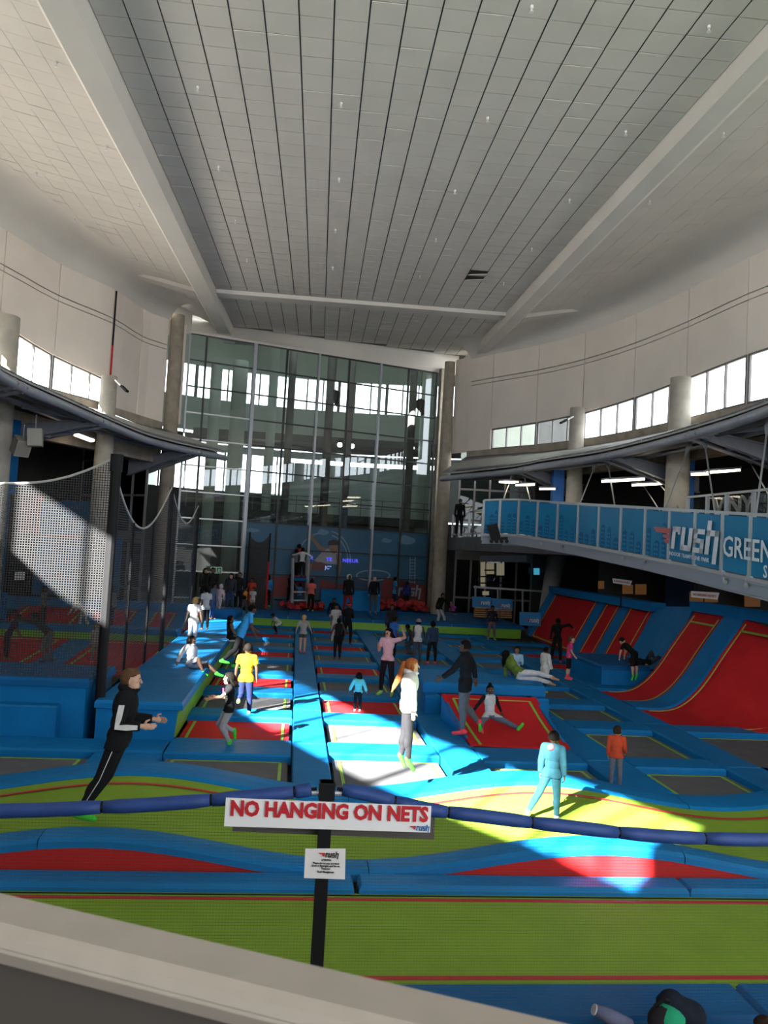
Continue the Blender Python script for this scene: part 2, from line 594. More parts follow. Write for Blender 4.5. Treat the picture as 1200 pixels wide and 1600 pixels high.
# long beams and the cross beam
for va, vb in ((-5.41, -4.53), (7.05, 7.86)):
    mb = MB()
    prof = [(va, 0.06), (va + .04, -.16), ((va + .30) if va < 0 else (va + .34), -.52), ((vb - .02), -.5), (vb, 0.06)] if va < 0 else \
           [(va, 0.06), (va + .02, -.42), (va + .42, -.46), (vb - .04, -.14), (vb, 0.06)]
    rows = [[CP(max(VL, min(VR, v)), u, dz) for v, dz in prof] for u in (-14, 0, 10, 20, 30, 39.2 if va < 0 else 41.4)]
    mb.slab(rows, cN * 0.02)
    cpart(mb, 'long_beam', PLASTER)
mb = MB()
for vv in ([-4.53 + i * (7.05 + 4.53) / 4 for i in range(5)], [VL - i * 1.6 for i in range(4)], [VR + i * 1.6 for i in range(4)]):
    rows = [[CP(v, uu, dz) for uu, dz in ((31.72, 0.05), (31.76, -.14), (32.48, -.14), (32.53, 0.05))] for v in vv]
    mb.slab(rows, cN * 0.01)
cpart(mb, 'cross_beam', PLASTER)
# bulkhead over the glass wall
GL, GR = at_depth(296, 540, 36.3), at_depth(686, 583, 41.6)
GL[2] = GR[2] = 0
gdir = (GR - GL) / np.linalg.norm(GR - GL)
gout = np.array([-gdir[1], gdir[0], 0])                        # away from the camera
GLEN = np.linalg.norm(GR - GL)
Z_GT = 12.75
rows = []
for k in range(13):
    s_ = -0.9 + (GLEN + 1.9) * k / 12
    g0 = GL + gdir * s_
    v = (g0 - EYE) @ cV
    e = CP(v, u_end(v), -0.01)
    b0 = g0 - gout * 0.10; b0 = np.array([b0[0], b0[1], Z_GT])
    m1 = e * 0.55 + b0 * 0.45; m1[2] = e[2] * .35 + Z_GT * .65 - .02
    m0 = e * 0.85 + b0 * 0.15; m0[2] = e[2] - .12
    rows.append([e + np.array([0, 0, 0.06]), e - np.array([0, 0, .05]), m0, m1, b0])
mb = MB(); mb.slab(rows, (0, 0, 0.1))
cpart(mb, 'bulkhead', PLASTER, smooth=True)
# sprinkler heads
k = 0
for (x, y) in [(309, 135), (533, 160), (762, 183), (978, 204), (342, 259), (530, 278), (711, 297), (890, 311), (368, 343), (524, 358), (681, 372), (831, 387), (386, 404), (520, 417),
               (656, 430), (787, 441), (831, 9), (1108, 40), (88, 96), (166, 228), (217, 318), (57, 270), (117, 342), (1130, 207), (1015, 313)]:
    d = ray(x, y)
    if 340 > x and x < 60 + .62 * y - 0: pl = None
    tt = HC / (d @ cN); p = EYE + d * tt
    v, u_ = (p - EYE) @ cV, (p - EYE) @ cU
    for it in range(6):                                         # settle on the tilted wings
        q = CP(v, u_, 0.0)
        if VL <= v <= VR: break
        h_ = (q - EYE) @ cN
        p = EYE + d * (h_ / (d @ cN)); v_ = (p - EYE) @ cV; u_ = (p - EYE) @ cU
        v = VL - (VL - v_) / math.cos(WT) if v_ < VL else (VR + (v_ - VR) / math.cos(WT) if v_ > VR else v_)
    q = CP(v, u_, 0)
    mb = MB()
    mb.tube([q, q - cN * .05], .03, 8); mb.tube([q - cN * .05, q - cN * .10], .012, 6); mb.tube([q - cN * .10, q - cN * .112], .04, 8)
    so_ = mb.build('sprinkler_head', WHITE)
    tag(so_, 'small metal sprinkler head hanging from the tiled ceiling', 'sprinkler', 'sprinkler heads in the ceiling')

# ---- curved walls with their windows
win_n = [0]
def half_bay(wall, c, t0, t1, head0, head1, window, thick0=False, zlow=None):
    n = 3
    g0 = 0.035 if thick0 else 0.012
    ts = np.linspace(t0 + g0, t1 - 0.012, n + 1)
    def slab(z0a, z0b, z1, name, m, off=0.0, th=0.25):
        rows = []
        for i, t in enumerate(ts):
            f = i / n
            rows.append([wpt(c, t, off, z0a * (1 - f) + z0b * f), wpt(c, t, off, z1)])
        mb = MB()
        nrm = -inward(c, (t0 + t1) / 2) * th
        mb.slab(rows, (nrm[0], nrm[1], 0))
        mb.build(name, m, wall)
    slab(11.80, 11.80, Z_TOP + .35, 'upper_panel', PANEL)
    slab(11.60, 11.60, 11.76, 'groove_rail', PANEL, 0.0, .1)
    slab(head0, head1, 11.57, 'wall_panel', PANEL)
    rows = [[wpt(c, t, -.2, 11.5), wpt(c, t, -.2, 11.9)] for t in np.linspace(t0, t1, 4)]
    mb = MB(); nr = -inward(c, (t0 + t1) / 2) * .06; mb.slab(rows, (nr[0], nr[1], 0)); mb.build('groove_backing_board', JOINT, wall)  # dark joint backing behind the groove rail
    mb = MB()
    for z0, z1 in ((head0, Z_TOP + .3),):
        mb.add([wpt(c, t0 - .04, -.2, z0), wpt(c, t0 + .06, -.2, z0), wpt(c, t0 + .06, -.2, z1), wpt(c, t0 - .04, -.2, z1),
                wpt(c, t0 - .04, -.24, z0), wpt(c, t0 + .06, -.24, z0), wpt(c, t0 + .06, -.24, z1), wpt(c, t0 - .04, -.24, z1)],
               [(0, 1, 2, 3), (7, 6, 5, 4), (0, 4, 5, 1), (2, 6, 7, 3), (0, 3, 7, 4), (1, 5, 6, 2)])
    mb.build('joint_strip', JOINT, wall)
    if window:
        win_n[0] += 1
        w_ = struct('window_%d' % win_n[0], wpt(c, (t0 + t1) / 2, 0, Z_SILL))
        xs = np.linspace(t0 + .07, t1 - .05, 4)
        def zz(t): return head0 + (head1 - head0) * (t - t0) / (t1 - t0)
        for i in range(4):
            mb = MB(); mb.bar(wpt(c, xs[i], -.09, Z_SILL), wpt(c, xs[i], -.09, zz(xs[i])), .07 if i in (0, 3) else .05, .08, up=(*inward(c, xs[i]), 0))
            mb.build('frame_post', FRAME, w_)
        for nm, f in (('frame_head', lambda t: zz(t) - .03), ('frame_sill', lambda t: Z_SILL + .03)):
            mb = MB()
            for i in range(3): mb.bar(wpt(c, xs[i], -.09, f(xs[i])), wpt(c, xs[i + 1], -.09, f(xs[i + 1])), .08, .06)
            mb.build(nm, FRAME, w_)
        for i in range(3):
            a, b = xs[i] + .02, xs[i + 1] - .02
            mb = MB(); mb.add([wpt(c, a, -.09, Z_SILL + .05), wpt(c, b, -.09, Z_SILL + .05), wpt(c, b, -.09, zz(b) - .05), wpt(c, a, -.09, zz(a) - .05)], [(0, 1, 2, 3)])
            mb.build('pane', CLEAR, w_)
def skirt(wall, c, ta, tb, name='concrete_band', z0=5.6, z1=Z_SILL, m=CONC):
    rows = [[wpt(c, t, .02, z0), wpt(c, t, .02, z1)] for t in np.linspace(ta, tb, 14)]
    mb = MB()
    A = rows; Bk = [[wpt(c, t, -.36, z0), wpt(c, t, -.36, z1)] for t in np.linspace(ta, tb, 14)]
    mb.grid(A); mb.grid([r[::-1] for r in Bk]); mb.grid([[r[1] for r in A], [r[1] for r in Bk]]); mb.grid([[r[0] for r in Bk], [r[0] for r in A]])
    mb.build(name, m, wall, smooth=True)

wall_right = struct('wall_right', wpt(WALL_R, 12, 0, 6))
tR = [WALL_R.near(at_depth(735, 600, 38.8)), WALL_R.near(at_depth(770, 600, 37.6)), WALL_R.near(at_depth(842, 560, 35.6)), WALL_R.near(at_depth(915, 520, 33.3)),
      WALL_R.near(at_depth(995, 490, 30.4)), WALL_R.near(at_depth(1077, 453, 27.4))]
step = (tR[5] - tR[3]) / 2
while tR[-1] + step < WALL_R.L - 1: tR.append(tR[-1] + step)
def headR(t): return float(np.interp(t, [tR[1], tR[3], tR[5], tR[5] + 2 * step, tR[5] + 6 * step], [9.36, 9.55, 9.85, 10.0, 10.05]))
for i in range(len(tR) - 1):
    hw = i >= 1
    half_bay(wall_right, WALL_R, tR[i], tR[i + 1], headR(tR[i]) if hw else Z_SILL, headR(tR[i + 1]) if hw else Z_SILL, hw, thick0=(i % 2 == 1 and i > 1))
skirt(wall_right, WALL_R, 0, WALL_R.L, z0=7.0)
wall_left = struct('wall_left', wpt(WALL_L, 12, 0, 6))
tL = [0.0, WALL_L.near(at_depth(225, 485, 33.5)), WALL_L.near(at_depth(180, 455, 31.0)), WALL_L.near(at_depth(95, 420, 28.4)), WALL_L.near(at_depth(15, 365, 25.8))]
stepL = 3.35
while tL[-1] + stepL < WALL_L.L - .5: tL.append(tL[-1] + stepL)
_k = next(i for i in range(3, len(tL) - 1) if WALL_L.at((tL[i] + tL[i + 1]) / 2)[1] < -2.6)
tL.insert(_k + 1, tL[_k] + 1.35)  # unseen last window narrowed to trim the sun band
LAST_WIN = tL[_k + 1]
def headL(t): return float(np.interp(t, [tL[2], tL[4], tL[4] + 8], [9.35, 9.95, 10.05]))
for i in range(len(tL) - 1):
    hw = i >= 2 and tL[i + 1] <= LAST_WIN + .01
    half_bay(wall_left, WALL_L, tL[i], tL[i + 1], headL(tL[i]) if hw else Z_SILL - .3, headL(tL[i + 1]) if hw else Z_SILL - .3, hw, thick0=(i % 2 == 0))
skirt(wall_left, WALL_L, 0, WALL_L.L, z0=6.6)
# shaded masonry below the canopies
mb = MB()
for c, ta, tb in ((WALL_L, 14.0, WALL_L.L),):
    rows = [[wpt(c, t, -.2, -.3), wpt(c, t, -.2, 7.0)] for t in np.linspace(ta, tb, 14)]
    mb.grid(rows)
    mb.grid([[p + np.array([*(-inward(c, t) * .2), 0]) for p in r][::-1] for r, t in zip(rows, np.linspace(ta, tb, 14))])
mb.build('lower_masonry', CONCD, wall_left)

# concrete columns
def column(name, p, r0, r1, z1, m=CONCL, z0=-.32):
    mb = MB(); mb.tube([(p[0], p[1], z0), (p[0], p[1], z1 * .6), (p[0], p[1], z1)], [r0, (r0 + r1) / 2 * 1.02, r1], 20)
    return mb.build(name, m, kind='structure', smooth=False)
for (x, y, D, r0, r1, z1) in [(902, 650, 32.6, .34, .29, 9.62), (1064, 600, 26.6, .42, .34, 9.66), (1232, 560, 22.0, .44, .36, 9.8), (170, 600, 29.9, .38, .29, 9.33), (8, 510, 25.0, .46, .42, 10.05)]:
    p = at_depth(x, y, D)
    o = column('concrete_column', p, r0, r1, z1, z0=3.7 if x > 600 else -.32)
    smooth_by_angle(o)
p = at_depth(870, 862, 37.2); q = at_depth(848, 960, 37.6)
mb = MB(); mb.tube([(q[0], q[1], -.3), (p[0], p[1], 3.62)], [.30, .44], 20); o = mb.build('leaning_column', CONCL, kind='structure'); smooth_by_angle(o)
cl_ = at_depth(271, 600, 35.0); cr_ = at_depth(699, 650, 39.6)
o = column('concrete_column', cl_, .32, .30, 13.2, CONC)
o = column('concrete_column', cr_, .34, .26, 12.9, CONC)
# flat jambs beside the glass wall
for (xa, xb, ya, D, z0, name) in ((206, 262, 520, 34.9, 8.0, 'left'), (711, 737, 620, 39.4, 8.4, 'right')):
    a, b = at_depth(xa, ya, D + (0.5 if name == 'right' else -.6)), at_depth(xb, ya, D + (-.5 if name == 'right' else .2))
    mb = MB(); mb.add([(a[0], a[1], z0), (b[0], b[1], z0), (b[0], b[1], 13.1), (a[0], a[1], 13.1), (a[0], a[1] + .2, z0), (b[0], b[1] + .2, z0), (b[0], b[1] + .2, 13.1), (a[0], a[1] + .2, 13.1)],
                      [(0, 1, 2, 3), (7, 6, 5, 4), (0, 4, 5, 1), (2, 6, 7, 3), (0, 3, 7, 4), (1, 5, 6, 2)])
    if name == 'right': mb.build('end_panel', PANEL, wall_right)
mb = MB(); a, b = at_depth(281, 600, 35.6), at_depth(297, 600, 36.3)
mb.bar((a[0], a[1], 8.5), (a[0], a[1], 12.9), .45, .2, up=(gdir[0], gdir[1], 0)); mb.build('end_jamb', PANEL, wall_left)
mb = MB(); a = at_depth(690, 600, 41.2); mb.bar((a[0], a[1], -.3), (a[0], a[1], 12.9), .3, .2, up=(gdir[0], gdir[1], 0)); mb.build('end_jamb', CONC, wall_right)

# ---- glass end wall
def g_at(x, y):                       # distance along the glass line for a sight line
    d = ray(x, y); n = gout
    t = ((GL - EYE) @ n) / (d @ n)
    return ((EYE + d * t) - GL) @ gdir, (EYE + d * t)[2]
gm = [g_at(x, y)[0] for x, y in ((297, 530), (323.5, 530), (399, 545), (449, 555), (498.5, 560), (546, 570), (594.5, 575), (639, 580), (683, 590))]
gz = [Z_GT - 1.195 * k for k in range(11)]
win_n[0] += 1
gw = struct('window_%d' % win_n[0], GL + gdir * GLEN / 2 + np.array([0, 0, .4]))
def gp(s_, z, off=0.0): return GL + gdir * s_ + gout * off + np.array([0, 0, z])
for i, s_ in enumerate(gm):
    big = i in (2, 4, 6)
    mb = MB(); mb.bar(gp(s_, -.3, -.06 if big else 0), gp(s_, Z_GT, -.06 if big else 0), .16 if i == 2 else (.1 if big else .075), .2 if big else .12, up=gout)
    mb.build('mullion', STEELL if big or i == 0 else MULL, gw)
for k_, z in enumerate(gz):
    for i in range(8):
        if z < 1 and i >= 2: continue
        mb = MB(); mb.bar(gp(gm[i] + .05, z), gp(gm[i + 1] - .05, z), .12, .055 if k_ else .1, up=(0, 0, 1))
        mb.build('transom', ALU if (i < 2 and k_ > 2) else MULL, gw)
ATR = glass('atrium_glass', (0.80, 0.90, 0.86), 0.10, refl2=0.5)
MURAL = mat('mural_blue', (0.030, 0.105, 0.185), 0.55, noise=0.15, nscale=.8)
MURALD = mat('mural_dusk', (0.030, 0.065, 0.11), 0.55, noise=0.2, nscale=1.2)
MURALR = mat('mural_red', (0.15, 0.025, 0.025), 0.6, noise=0.25, nscale=1.0)
for k_ in range(10):
    for i in range(8):
        if i < 2 and k_ >= 9: continue
        a, b = gm[i] + .04, gm[i + 1] - .04
        z1, z0 = gz[k_] - .03, gz[k_ + 1] + .03
        m = ATR
        if i >= 2 and k_ >= 7: m = (MURAL, MURAL, MURALD)[min(2, k_ - 7)]
        mb = MB(); mb.add([gp(a, z0, .01), gp(b, z0, .01), gp(b, z1, .01), gp(a, z1, .01)], [(0, 1, 2, 3)])
        mb.build('mural_pane' if m is not ATR else 'pane', m, gw)
for i in range(2, 8):
    mb = MB(); mb.add([gp(gm[i] + .04, -.2, .01), gp(gm[i + 1] - .04, -.2, .01), gp(gm[i + 1] - .04, gz[10] - .03, .01), gp(gm[i] + .04, gz[10] - .03, .01)], [(0, 1, 2, 3)])
    mb.build('mural_pane', MURALD, gw)

# mural on the glass: sky, clouds, a jumping figure, arcs, ground
def gpx(x, y, off=-.012):
    s_, z = g_at(x, y); return gp(s_, z, off)
def decal(name, pts, m, off=-.012, th=.004):
    P = [gpx(x, y, off) for x, y in pts]; n = len(P)
    Q = [p + gout * th for p in P]
    mb = MB(); mb.add(P + Q, [tuple(range(n)), tuple(range(2 * n - 1, n - 1, -1))] + [(i, n + i, n + (i + 1) % n, (i + 1) % n) for i in range(n)])
    return mb.build(name, m, gw)
CLOUD = mat('cloud_print', (0.10, 0.20, 0.29), 0.6); SKIN_P = mat('printed_skin', (0.19, 0.12, 0.09), 0.6); SHIRT_P = mat('printed_shirt', (0.27, 0.27, 0.29), 0.6)
HAIR_P = mat('printed_hair', (0.035, 0.02, 0.016), 0.6); ARC_P = mat('printed_arc', (0.22, 0.30, 0.36), 0.6); SHORT_P = mat('printed_shorts', (0.13, 0.05, 0.05), 0.6)
for cx, cy, sx, sy in ((395, 829, 10, 3), (604, 845, 8, 3), (636, 845, 13, 6), (505, 832, 9, 4)):
    pts = []
    for a in range(18):
        t = -2 * PI * a / 18
        pts.append((cx + sx * math.cos(t), cy + sy * math.sin(t) * (1 if math.sin(t) > 0 else 1.3 + .35 * math.cos(3 * t))))
    decal('cloud_print', pts, CLOUD)
decal('figure_shirt', [(497, 869), (508, 857), (530, 858), (533, 866), (528, 882), (500, 880), (491, 876)][::-1], SHIRT_P)
decal('figure_arm', [(484, 840), (488, 838), (501, 853), (511, 857), (506, 862), (497, 858)][::-1], SKIN_P, -.016)
decal('figure_arm', [(483, 840), (487, 834), (491, 838), (488, 842)][::-1], SKIN_P, -.018)
decal('figure_arm', [(524, 866), (531, 864), (534, 884), (530, 900), (526, 899), (527, 884)][::-1], SKIN_P, -.016)
decal('figure_face', [(514, 852), (528, 852), (528, 860), (523, 865), (516, 863)][::-1], SKIN_P, -.016)
decal('figure_hair', [(512, 852), (513, 846), (521, 843), (529, 846), (529, 854), (526, 851), (516, 852)][::-1], HAIR_P, -.02)
decal('figure_shorts', [(482, 880), (500, 878), (514, 882), (506, 892), (488, 890)][::-1], SHORT_P, -.015)
decal('figure_leg', [(480, 880), (488, 882), (484, 896), (492, 902), (486, 906), (476, 896)][::-1], SKIN_P, -.017)
for cx, cy, rx, ry, a0, a1 in ((512, 875, 36, 46, -80, 8), (512, 877, 32, 42, -78, 6), (505, 872, 40, 40, -160, -95)):
    A = [(cx + rx * math.cos(math.radians(a)), cy + ry * math.sin(math.radians(a))) for a in np.linspace(a0, a1, 18)]
    Bp = [(cx + (rx - 1.4) * math.cos(math.radians(a)), cy + (ry - 1.4) * math.sin(math.radians(a))) for a in np.linspace(a0, a1, 18)]
    decal('printed_arc', (A + Bp[::-1])[::-1], ARC_P)
for ex, ey, rx, ry in ((583, 899, 27, 9),):
    A = [(ex + rx * math.cos(t), ey + ry * math.sin(t)) for t in np.linspace(0, 2 * PI, 25)]
    Bp = [(ex + (rx - 2) * math.cos(t), ey + (ry - 2) * math.sin(t)) for t in np.linspace(0, 2 * PI, 25)]
    for i in range(24): decal('printed_ring', [A[i], A[i + 1], Bp[i + 1], Bp[i]], ARC_P) if i % 8 == 99 else None
    decal('printed_ring', (A + Bp[::-1]), ARC_P)
for pts in ([(600, 902), (668, 916), (668, 950), (596, 950), (596, 915)], [(500, 905), (530, 912), (560, 922), (500, 925)], [(388, 905), (470, 898), (480, 930), (388, 935)]):
    decal('ground_print', pts[::-1], MURALR, -.014)
for x in (640, 648): decal('printed_ladder', [(x, 870), (x + 1.2, 870), (x + .6, 912), (x - .6, 912)][::-1], ARC_P)
for y in range(874, 912, 5): decal('printed_ladder', [(640, y), (648, y), (648, y + 1), (640, y + 1)][::-1], ARC_P)
# word mark printed low on the glass
o0, o1 = gpx(621, 931, -.02), gpx(661, 931, -.02)
rush_logo(o0, gdir, np.array([0, 0, 1.0]), .42, gw, ARC_P, MURALR)

# unseen low wall added behind the viewing deck to hold back sky light
mb = MB(); mb.box((4.2, -7.6, 1.4), (16, .3, 3.6)); mb.build('wall_sky_block', CONCD, kind='structure')

# closure between left wall and glass above the jamb
a, b = wpt(WALL_L, 0, -.25, 0), GL - gdir * .0 - gout * .12
mb = MB(); mb.slab([[np.array([*a[:2], 12.3]), np.array([*a[:2], 15.0])], [np.array([*b[:2], 12.72]), np.array([*b[:2], 15.0])]], (0, .15, 0)); mb.build('corner_closure', PLASTER, wall_left)

for nm, q in (('left', ((-11, 34), (-2, 33.5), (-2, 41), (-11, 41))), ('right', ((4, 37), (16, 34), (16, 46), (4, 44)))):
    mb = MB(); mb.pad(q, 16.3, 16.5, .02); mb.build('light_stop_slab', CONCD, wall_left if nm == 'left' else wall_right)  # unseen slab added over the corner to keep sky light out
a = wpt(WALL_L, tL[2], .06, 12.85); b = wpt(WALL_L, tL[2], .06, 8.6)
mb = MB(); mb.tube([a, a * .5 + b * .5], .035, 6); mb.build('black_cable', BLACK, wall_left)
mb = MB(); mb.tube([a * .5 + b * .5, b], .035, 6); mb.build('red_cable', RED, wall_left)
# ================================================================== atrium seen through the glass
AT = struct('wall_atrium', at_depth(500, 700, 58))
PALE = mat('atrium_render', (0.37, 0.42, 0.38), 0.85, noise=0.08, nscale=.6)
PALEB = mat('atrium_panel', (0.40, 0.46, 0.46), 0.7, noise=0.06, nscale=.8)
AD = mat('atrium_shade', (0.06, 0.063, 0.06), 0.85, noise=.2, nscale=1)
def arow(xs, yz, bow=2.0):
    """curved back wall: list of picture x at depth ~57, given heights"""
    out = []
    for x in xs:
        f = (x - 500) / 220.0
        p = at_depth(x, 700, 57.5 - bow * f * f + (x - 500) * .006)
        out.append([np.array([p[0], p[1], z]) for z in yz])
    return out
XS = [150, 230, 310, 390, 470, 550, 630, 710, 800]
def aw(name, z0, z1, m, xs=XS, th=.4):
    mb = MB(); mb.slab(arow(xs, (z0, z1))[::-1], CF * th); return mb.build(name, m, AT)
aw('upper_wall', 15.4, 18.2, PALE)
aw('render_wall', 10.9, 13.2, PALE)
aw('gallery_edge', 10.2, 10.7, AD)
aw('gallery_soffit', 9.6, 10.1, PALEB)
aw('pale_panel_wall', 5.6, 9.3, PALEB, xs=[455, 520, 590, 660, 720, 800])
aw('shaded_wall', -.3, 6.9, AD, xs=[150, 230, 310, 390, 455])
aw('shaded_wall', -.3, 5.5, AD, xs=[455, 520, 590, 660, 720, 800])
win_n[0] += 1
wa = struct('window_%d' % win_n[0], at_depth(500, 610, 57.6))
pts_ = arow(np.linspace(150, 800, 27), (13.2, 15.4))
for i, (a, b) in enumerate(pts_):
    mb = MB(); mb.bar(a, b, .10 if i % 3 else .22, .12, up=tuple(CF)); mb.build('frame_post', FRAME, wa)
for i in range(len(pts_) - 1):
    mb = MB(); mb.add([pts_[i][0], pts_[i + 1][0], pts_[i + 1][1], pts_[i][1]], [(0, 1, 2, 3)]); mb.build('pane', CLEAR, wa)
win_n[0] += 1
wb = struct('window_%d' % win_n[0], at_depth(380, 750, 57.6))
pts_ = arow(np.linspace(230, 455, 12), (6.9, 9.6))
for i, (a, b) in enumerate(pts_):
    mb = MB(); mb.bar(a, b, .10, .12, up=tuple(CF)); mb.build('frame_post', FRAME, wb)
for i in range(len(pts_) - 1):
    mb = MB(); mb.add([pts_[i][0], pts_[i + 1][0], pts_[i + 1][1], pts_[i][1]], [(0, 1, 2, 3)]); mb.build('pane', CLEAR, wb)
mb = MB()
a = [at_depth(x, 500, D) for x, D in ((100, 36.5), (296, 36.8), (690, 42.5), (860, 41.5))]
b = [at_depth(x, 500, D) for x, D in ((60, 60), (300, 60), (690, 60), (860, 60))]
mb.slab([[np.array([*p[:2], 16.2]) for p in a], [np.array([*p[:2], 17.8]) for p in b]], (0, 0, .3)); mb.build('atrium_ceiling', PALE, AT)
for (x, D, r, z1, m_) in ((368, 44, .42, 13.4, PALE), (331, 50, .36, 14.5, PALE), (450, 43.6, .2, 16, CONCD), (511, 47, .24, 16.4, CONCD), (543, 46, .22, 16, CONCD), (641, 46.5, .22, 16.5, CONCD), (664, 53, .42, 16.8, PALE), (421, 53, .3, 17, PALE)):
    p = at_depth(x, 700, D); o = column('atrium_column', p, r, r, z1, m_); smooth_by_angle(o)
for x0, x1, z, D in ((300, 700, 10.5, 54.0), (296, 700, 5.0, 50)):
    a, b = at_depth(x0, 700, D), at_depth(x1, 700, D + 2)
    mb = MB(); mb.slab([[np.array([*a[:2], z]), np.array([*b[:2], z])], [np.array([*(a + CF * 4)[:2], z]), np.array([*(b + CF * 4)[:2], z])]], (0, 0, .5))
    mb.build('gallery_slab', AD, AT)
a, b = at_depth(296, 700, 50), at_depth(700, 700, 52)
mb = MB()
for z in (6.55, 6.0): mb.bar((*a[:2], z), (*b[:2], z), .05, .05)
for i in range(13):
    p = a + (b - a) * i / 12; mb.bar((*p[:2], 5.5), (*p[:2], 6.55), .05, .05)
mb.build('gallery_rail', FRAME, AT)
for (x, y, D) in ((648, 518, 50), (533, 690, 50), (550, 697, 50), (644, 700, 50)):
    lit = y > 600
    p = at_depth(x, y, D)
lamp_n = 0
for (x, y, D) in ((531, 695, 52), (550, 697, 52), (644, 700, 53)):
    p = at_depth(x, y, D)
    t = thing('pendant_lamp', ['round white lamp glowing under the gallery behind the glass, left of the pair', 'round white lamp glowing under the gallery behind the glass, right of the pair',
                               'lone round lamp glowing behind the right end of the glass'][lamp_n], 'lamp', p); lamp_n += 1
    MB().ball(p, .16).build('bulb', mat('lamp_glow', (1, 1, 1), emit=(1, .98, .92), estr=14), t)
    mb = MB(); mb.tube([p + [0, 0, .12], p + [0, 0, .3]], .1, 8); mb.build('cap', BLACK, t)
lamp_n = 0
for (x, y, D) in ((523, 618, 48), (657, 632, 48)):
    p = at_depth(x, y, D)
    t = thing('hanging_loudspeaker', ['black loudspeaker hanging in the atrium behind the middle of the glass', 'black loudspeaker hanging in the atrium behind the right of the glass'][lamp_n], 'speaker', p); lamp_n += 1
    mb = MB(); mb.ball(p, (.34, .3, .36)); mb.build('housing', BLACK, t, smooth=True)
    mb = MB(); mb.tube([p + [.1, 0, -.3], p + [.22, 0, -.62]], [.2, .12], 8); mb.build('horn', BLACK, t)
    mb = MB(); mb.tube([p + [0, 0, .3], p + [0, 0, 3.0]], .02, 5); mb.build('cable', BLACK, t)

# ================================================================== ring interiors below the canopies
for nm, c, ta, tb, wl in (('right', WALL_R, -1, 44, wall_right), ('left', WALL_L, -1, 60, wall_left)):
    tb = min(tb, c.L)
    ts = np.linspace(0, tb, 16)
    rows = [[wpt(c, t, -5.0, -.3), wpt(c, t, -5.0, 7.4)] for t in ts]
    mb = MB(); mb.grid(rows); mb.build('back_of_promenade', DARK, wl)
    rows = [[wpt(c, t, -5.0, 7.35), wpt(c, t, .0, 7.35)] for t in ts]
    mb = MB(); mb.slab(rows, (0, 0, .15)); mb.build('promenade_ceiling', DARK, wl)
    rows = [[wpt(c, t, -11, 7.62), wpt(c, t, -.4, 7.62)] for t in np.linspace(0, c.L - (9 if nm == 'left' else 0), 18)]
    mb = MB(); mb.slab(rows if nm == 'right' else [r[::-1] for r in rows], (0, 0, .1)); mb.build('outer_flat_roof', mat('bounce_roof_pale', (.58, .55, .50), .9), wl)  # unseen pale slab added outside the windows to bounce sun onto the ceiling
for nm, wl, pts, zt in (('left', wall_left, [wpt(WALL_L, 0, -5.0, 0), at_depth(150, 800, 47), at_depth(240, 800, 59)], 17.5), ('right', wall_right, [wpt(WALL_R, 0, -5.0, 0), at_depth(905, 800, 47), at_depth(780, 800, 60)], 17.5)):
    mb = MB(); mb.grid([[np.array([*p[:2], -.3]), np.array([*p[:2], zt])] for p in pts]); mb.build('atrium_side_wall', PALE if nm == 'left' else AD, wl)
    # glazed screen between promenade and atrium
    a, b = (wpt(WALL_L, .3, -.4, 0), wpt(WALL_L, 0, -5.0, 0)) if nm == 'left' else (at_depth(716, 800, 41.5), wpt(WALL_R, 0, -5.0, 0))
    mb = MB(); mb.grid([[np.array([*a[:2], 8.2]), np.array([*a[:2], 16.3])], [np.array([*b[:2], 8.2]), np.array([*b[:2], 16.3])]]); mb.build('screen_header', PALE, wl)
    for f in np.linspace(0, 1, 6):
        q = a * (1 - f) + b * f; mb = MB(); mb.bar((*q[:2], -.3), (*q[:2], 8.2), .1, .1); mb.build('screen_post', FRAME, wl)
    for z in (1.2, 3.4, 5.2, 6.8, 8.1):
        mb = MB(); mb.bar((*a[:2], z), (*b[:2], z), .08, .1 if z != 3.4 else .5); mb.build('screen_rail', FRAME, wl)
    if nm == 'left':
        mb = MB(); mb.grid([[np.array([*(a + gout * .3)[:2], -.3]), np.array([*(a + gout * .3)[:2], 8.2])], [np.array([*(b + gout * .3)[:2], -.3]), np.array([*(b + gout * .3)[:2], 8.2])]]); mb.build('dark_backing', DARK, wl)  # dark sheet added to block sun and keep this end in shade
    for (za, zb) in ((-.2, 3.4), (3.4, 8.1)):
        mb = MB(); mb.grid([[np.array([*a[:2], za]), np.array([*a[:2], zb])], [np.array([*b[:2], za]), np.array([*b[:2], zb])]]); mb.build('screen_pane', glass('smoked_pane', (.16, .18, .175), .03, refl2=.12), wl)
def edge(pts, zt): return [np.array([*p[:2], zt]) for p in pts]
MZ = Curve([at_depth(693, 850, 40.2), at_depth(757, 850, 33.0), at_depth(830, 850, 31.0), at_depth(930, 850, 28.0), at_depth(1060, 850, 23.5), at_depth(1220, 850, 19.0), (14.0, 9)], 6)
rows = []
for t in np.linspace(0, MZ.L, 16):
    p = MZ.at(t); n = inward(MZ, t)
    rows.append([np.array([*p, 3.6]), np.array([*p, 4.2]), np.array([*(p - n * 7), 4.2])])
mb = MB(); mb.grid(rows)
rows2 = [[np.array([*(r[2][:2]), 3.6]), r[0]] for r in rows]
mb.grid(rows2); mb.build('mezzanine_slab', mat('slab_grey', (.10, .10, .105), .8, noise=.15, nscale=1), wall_right)
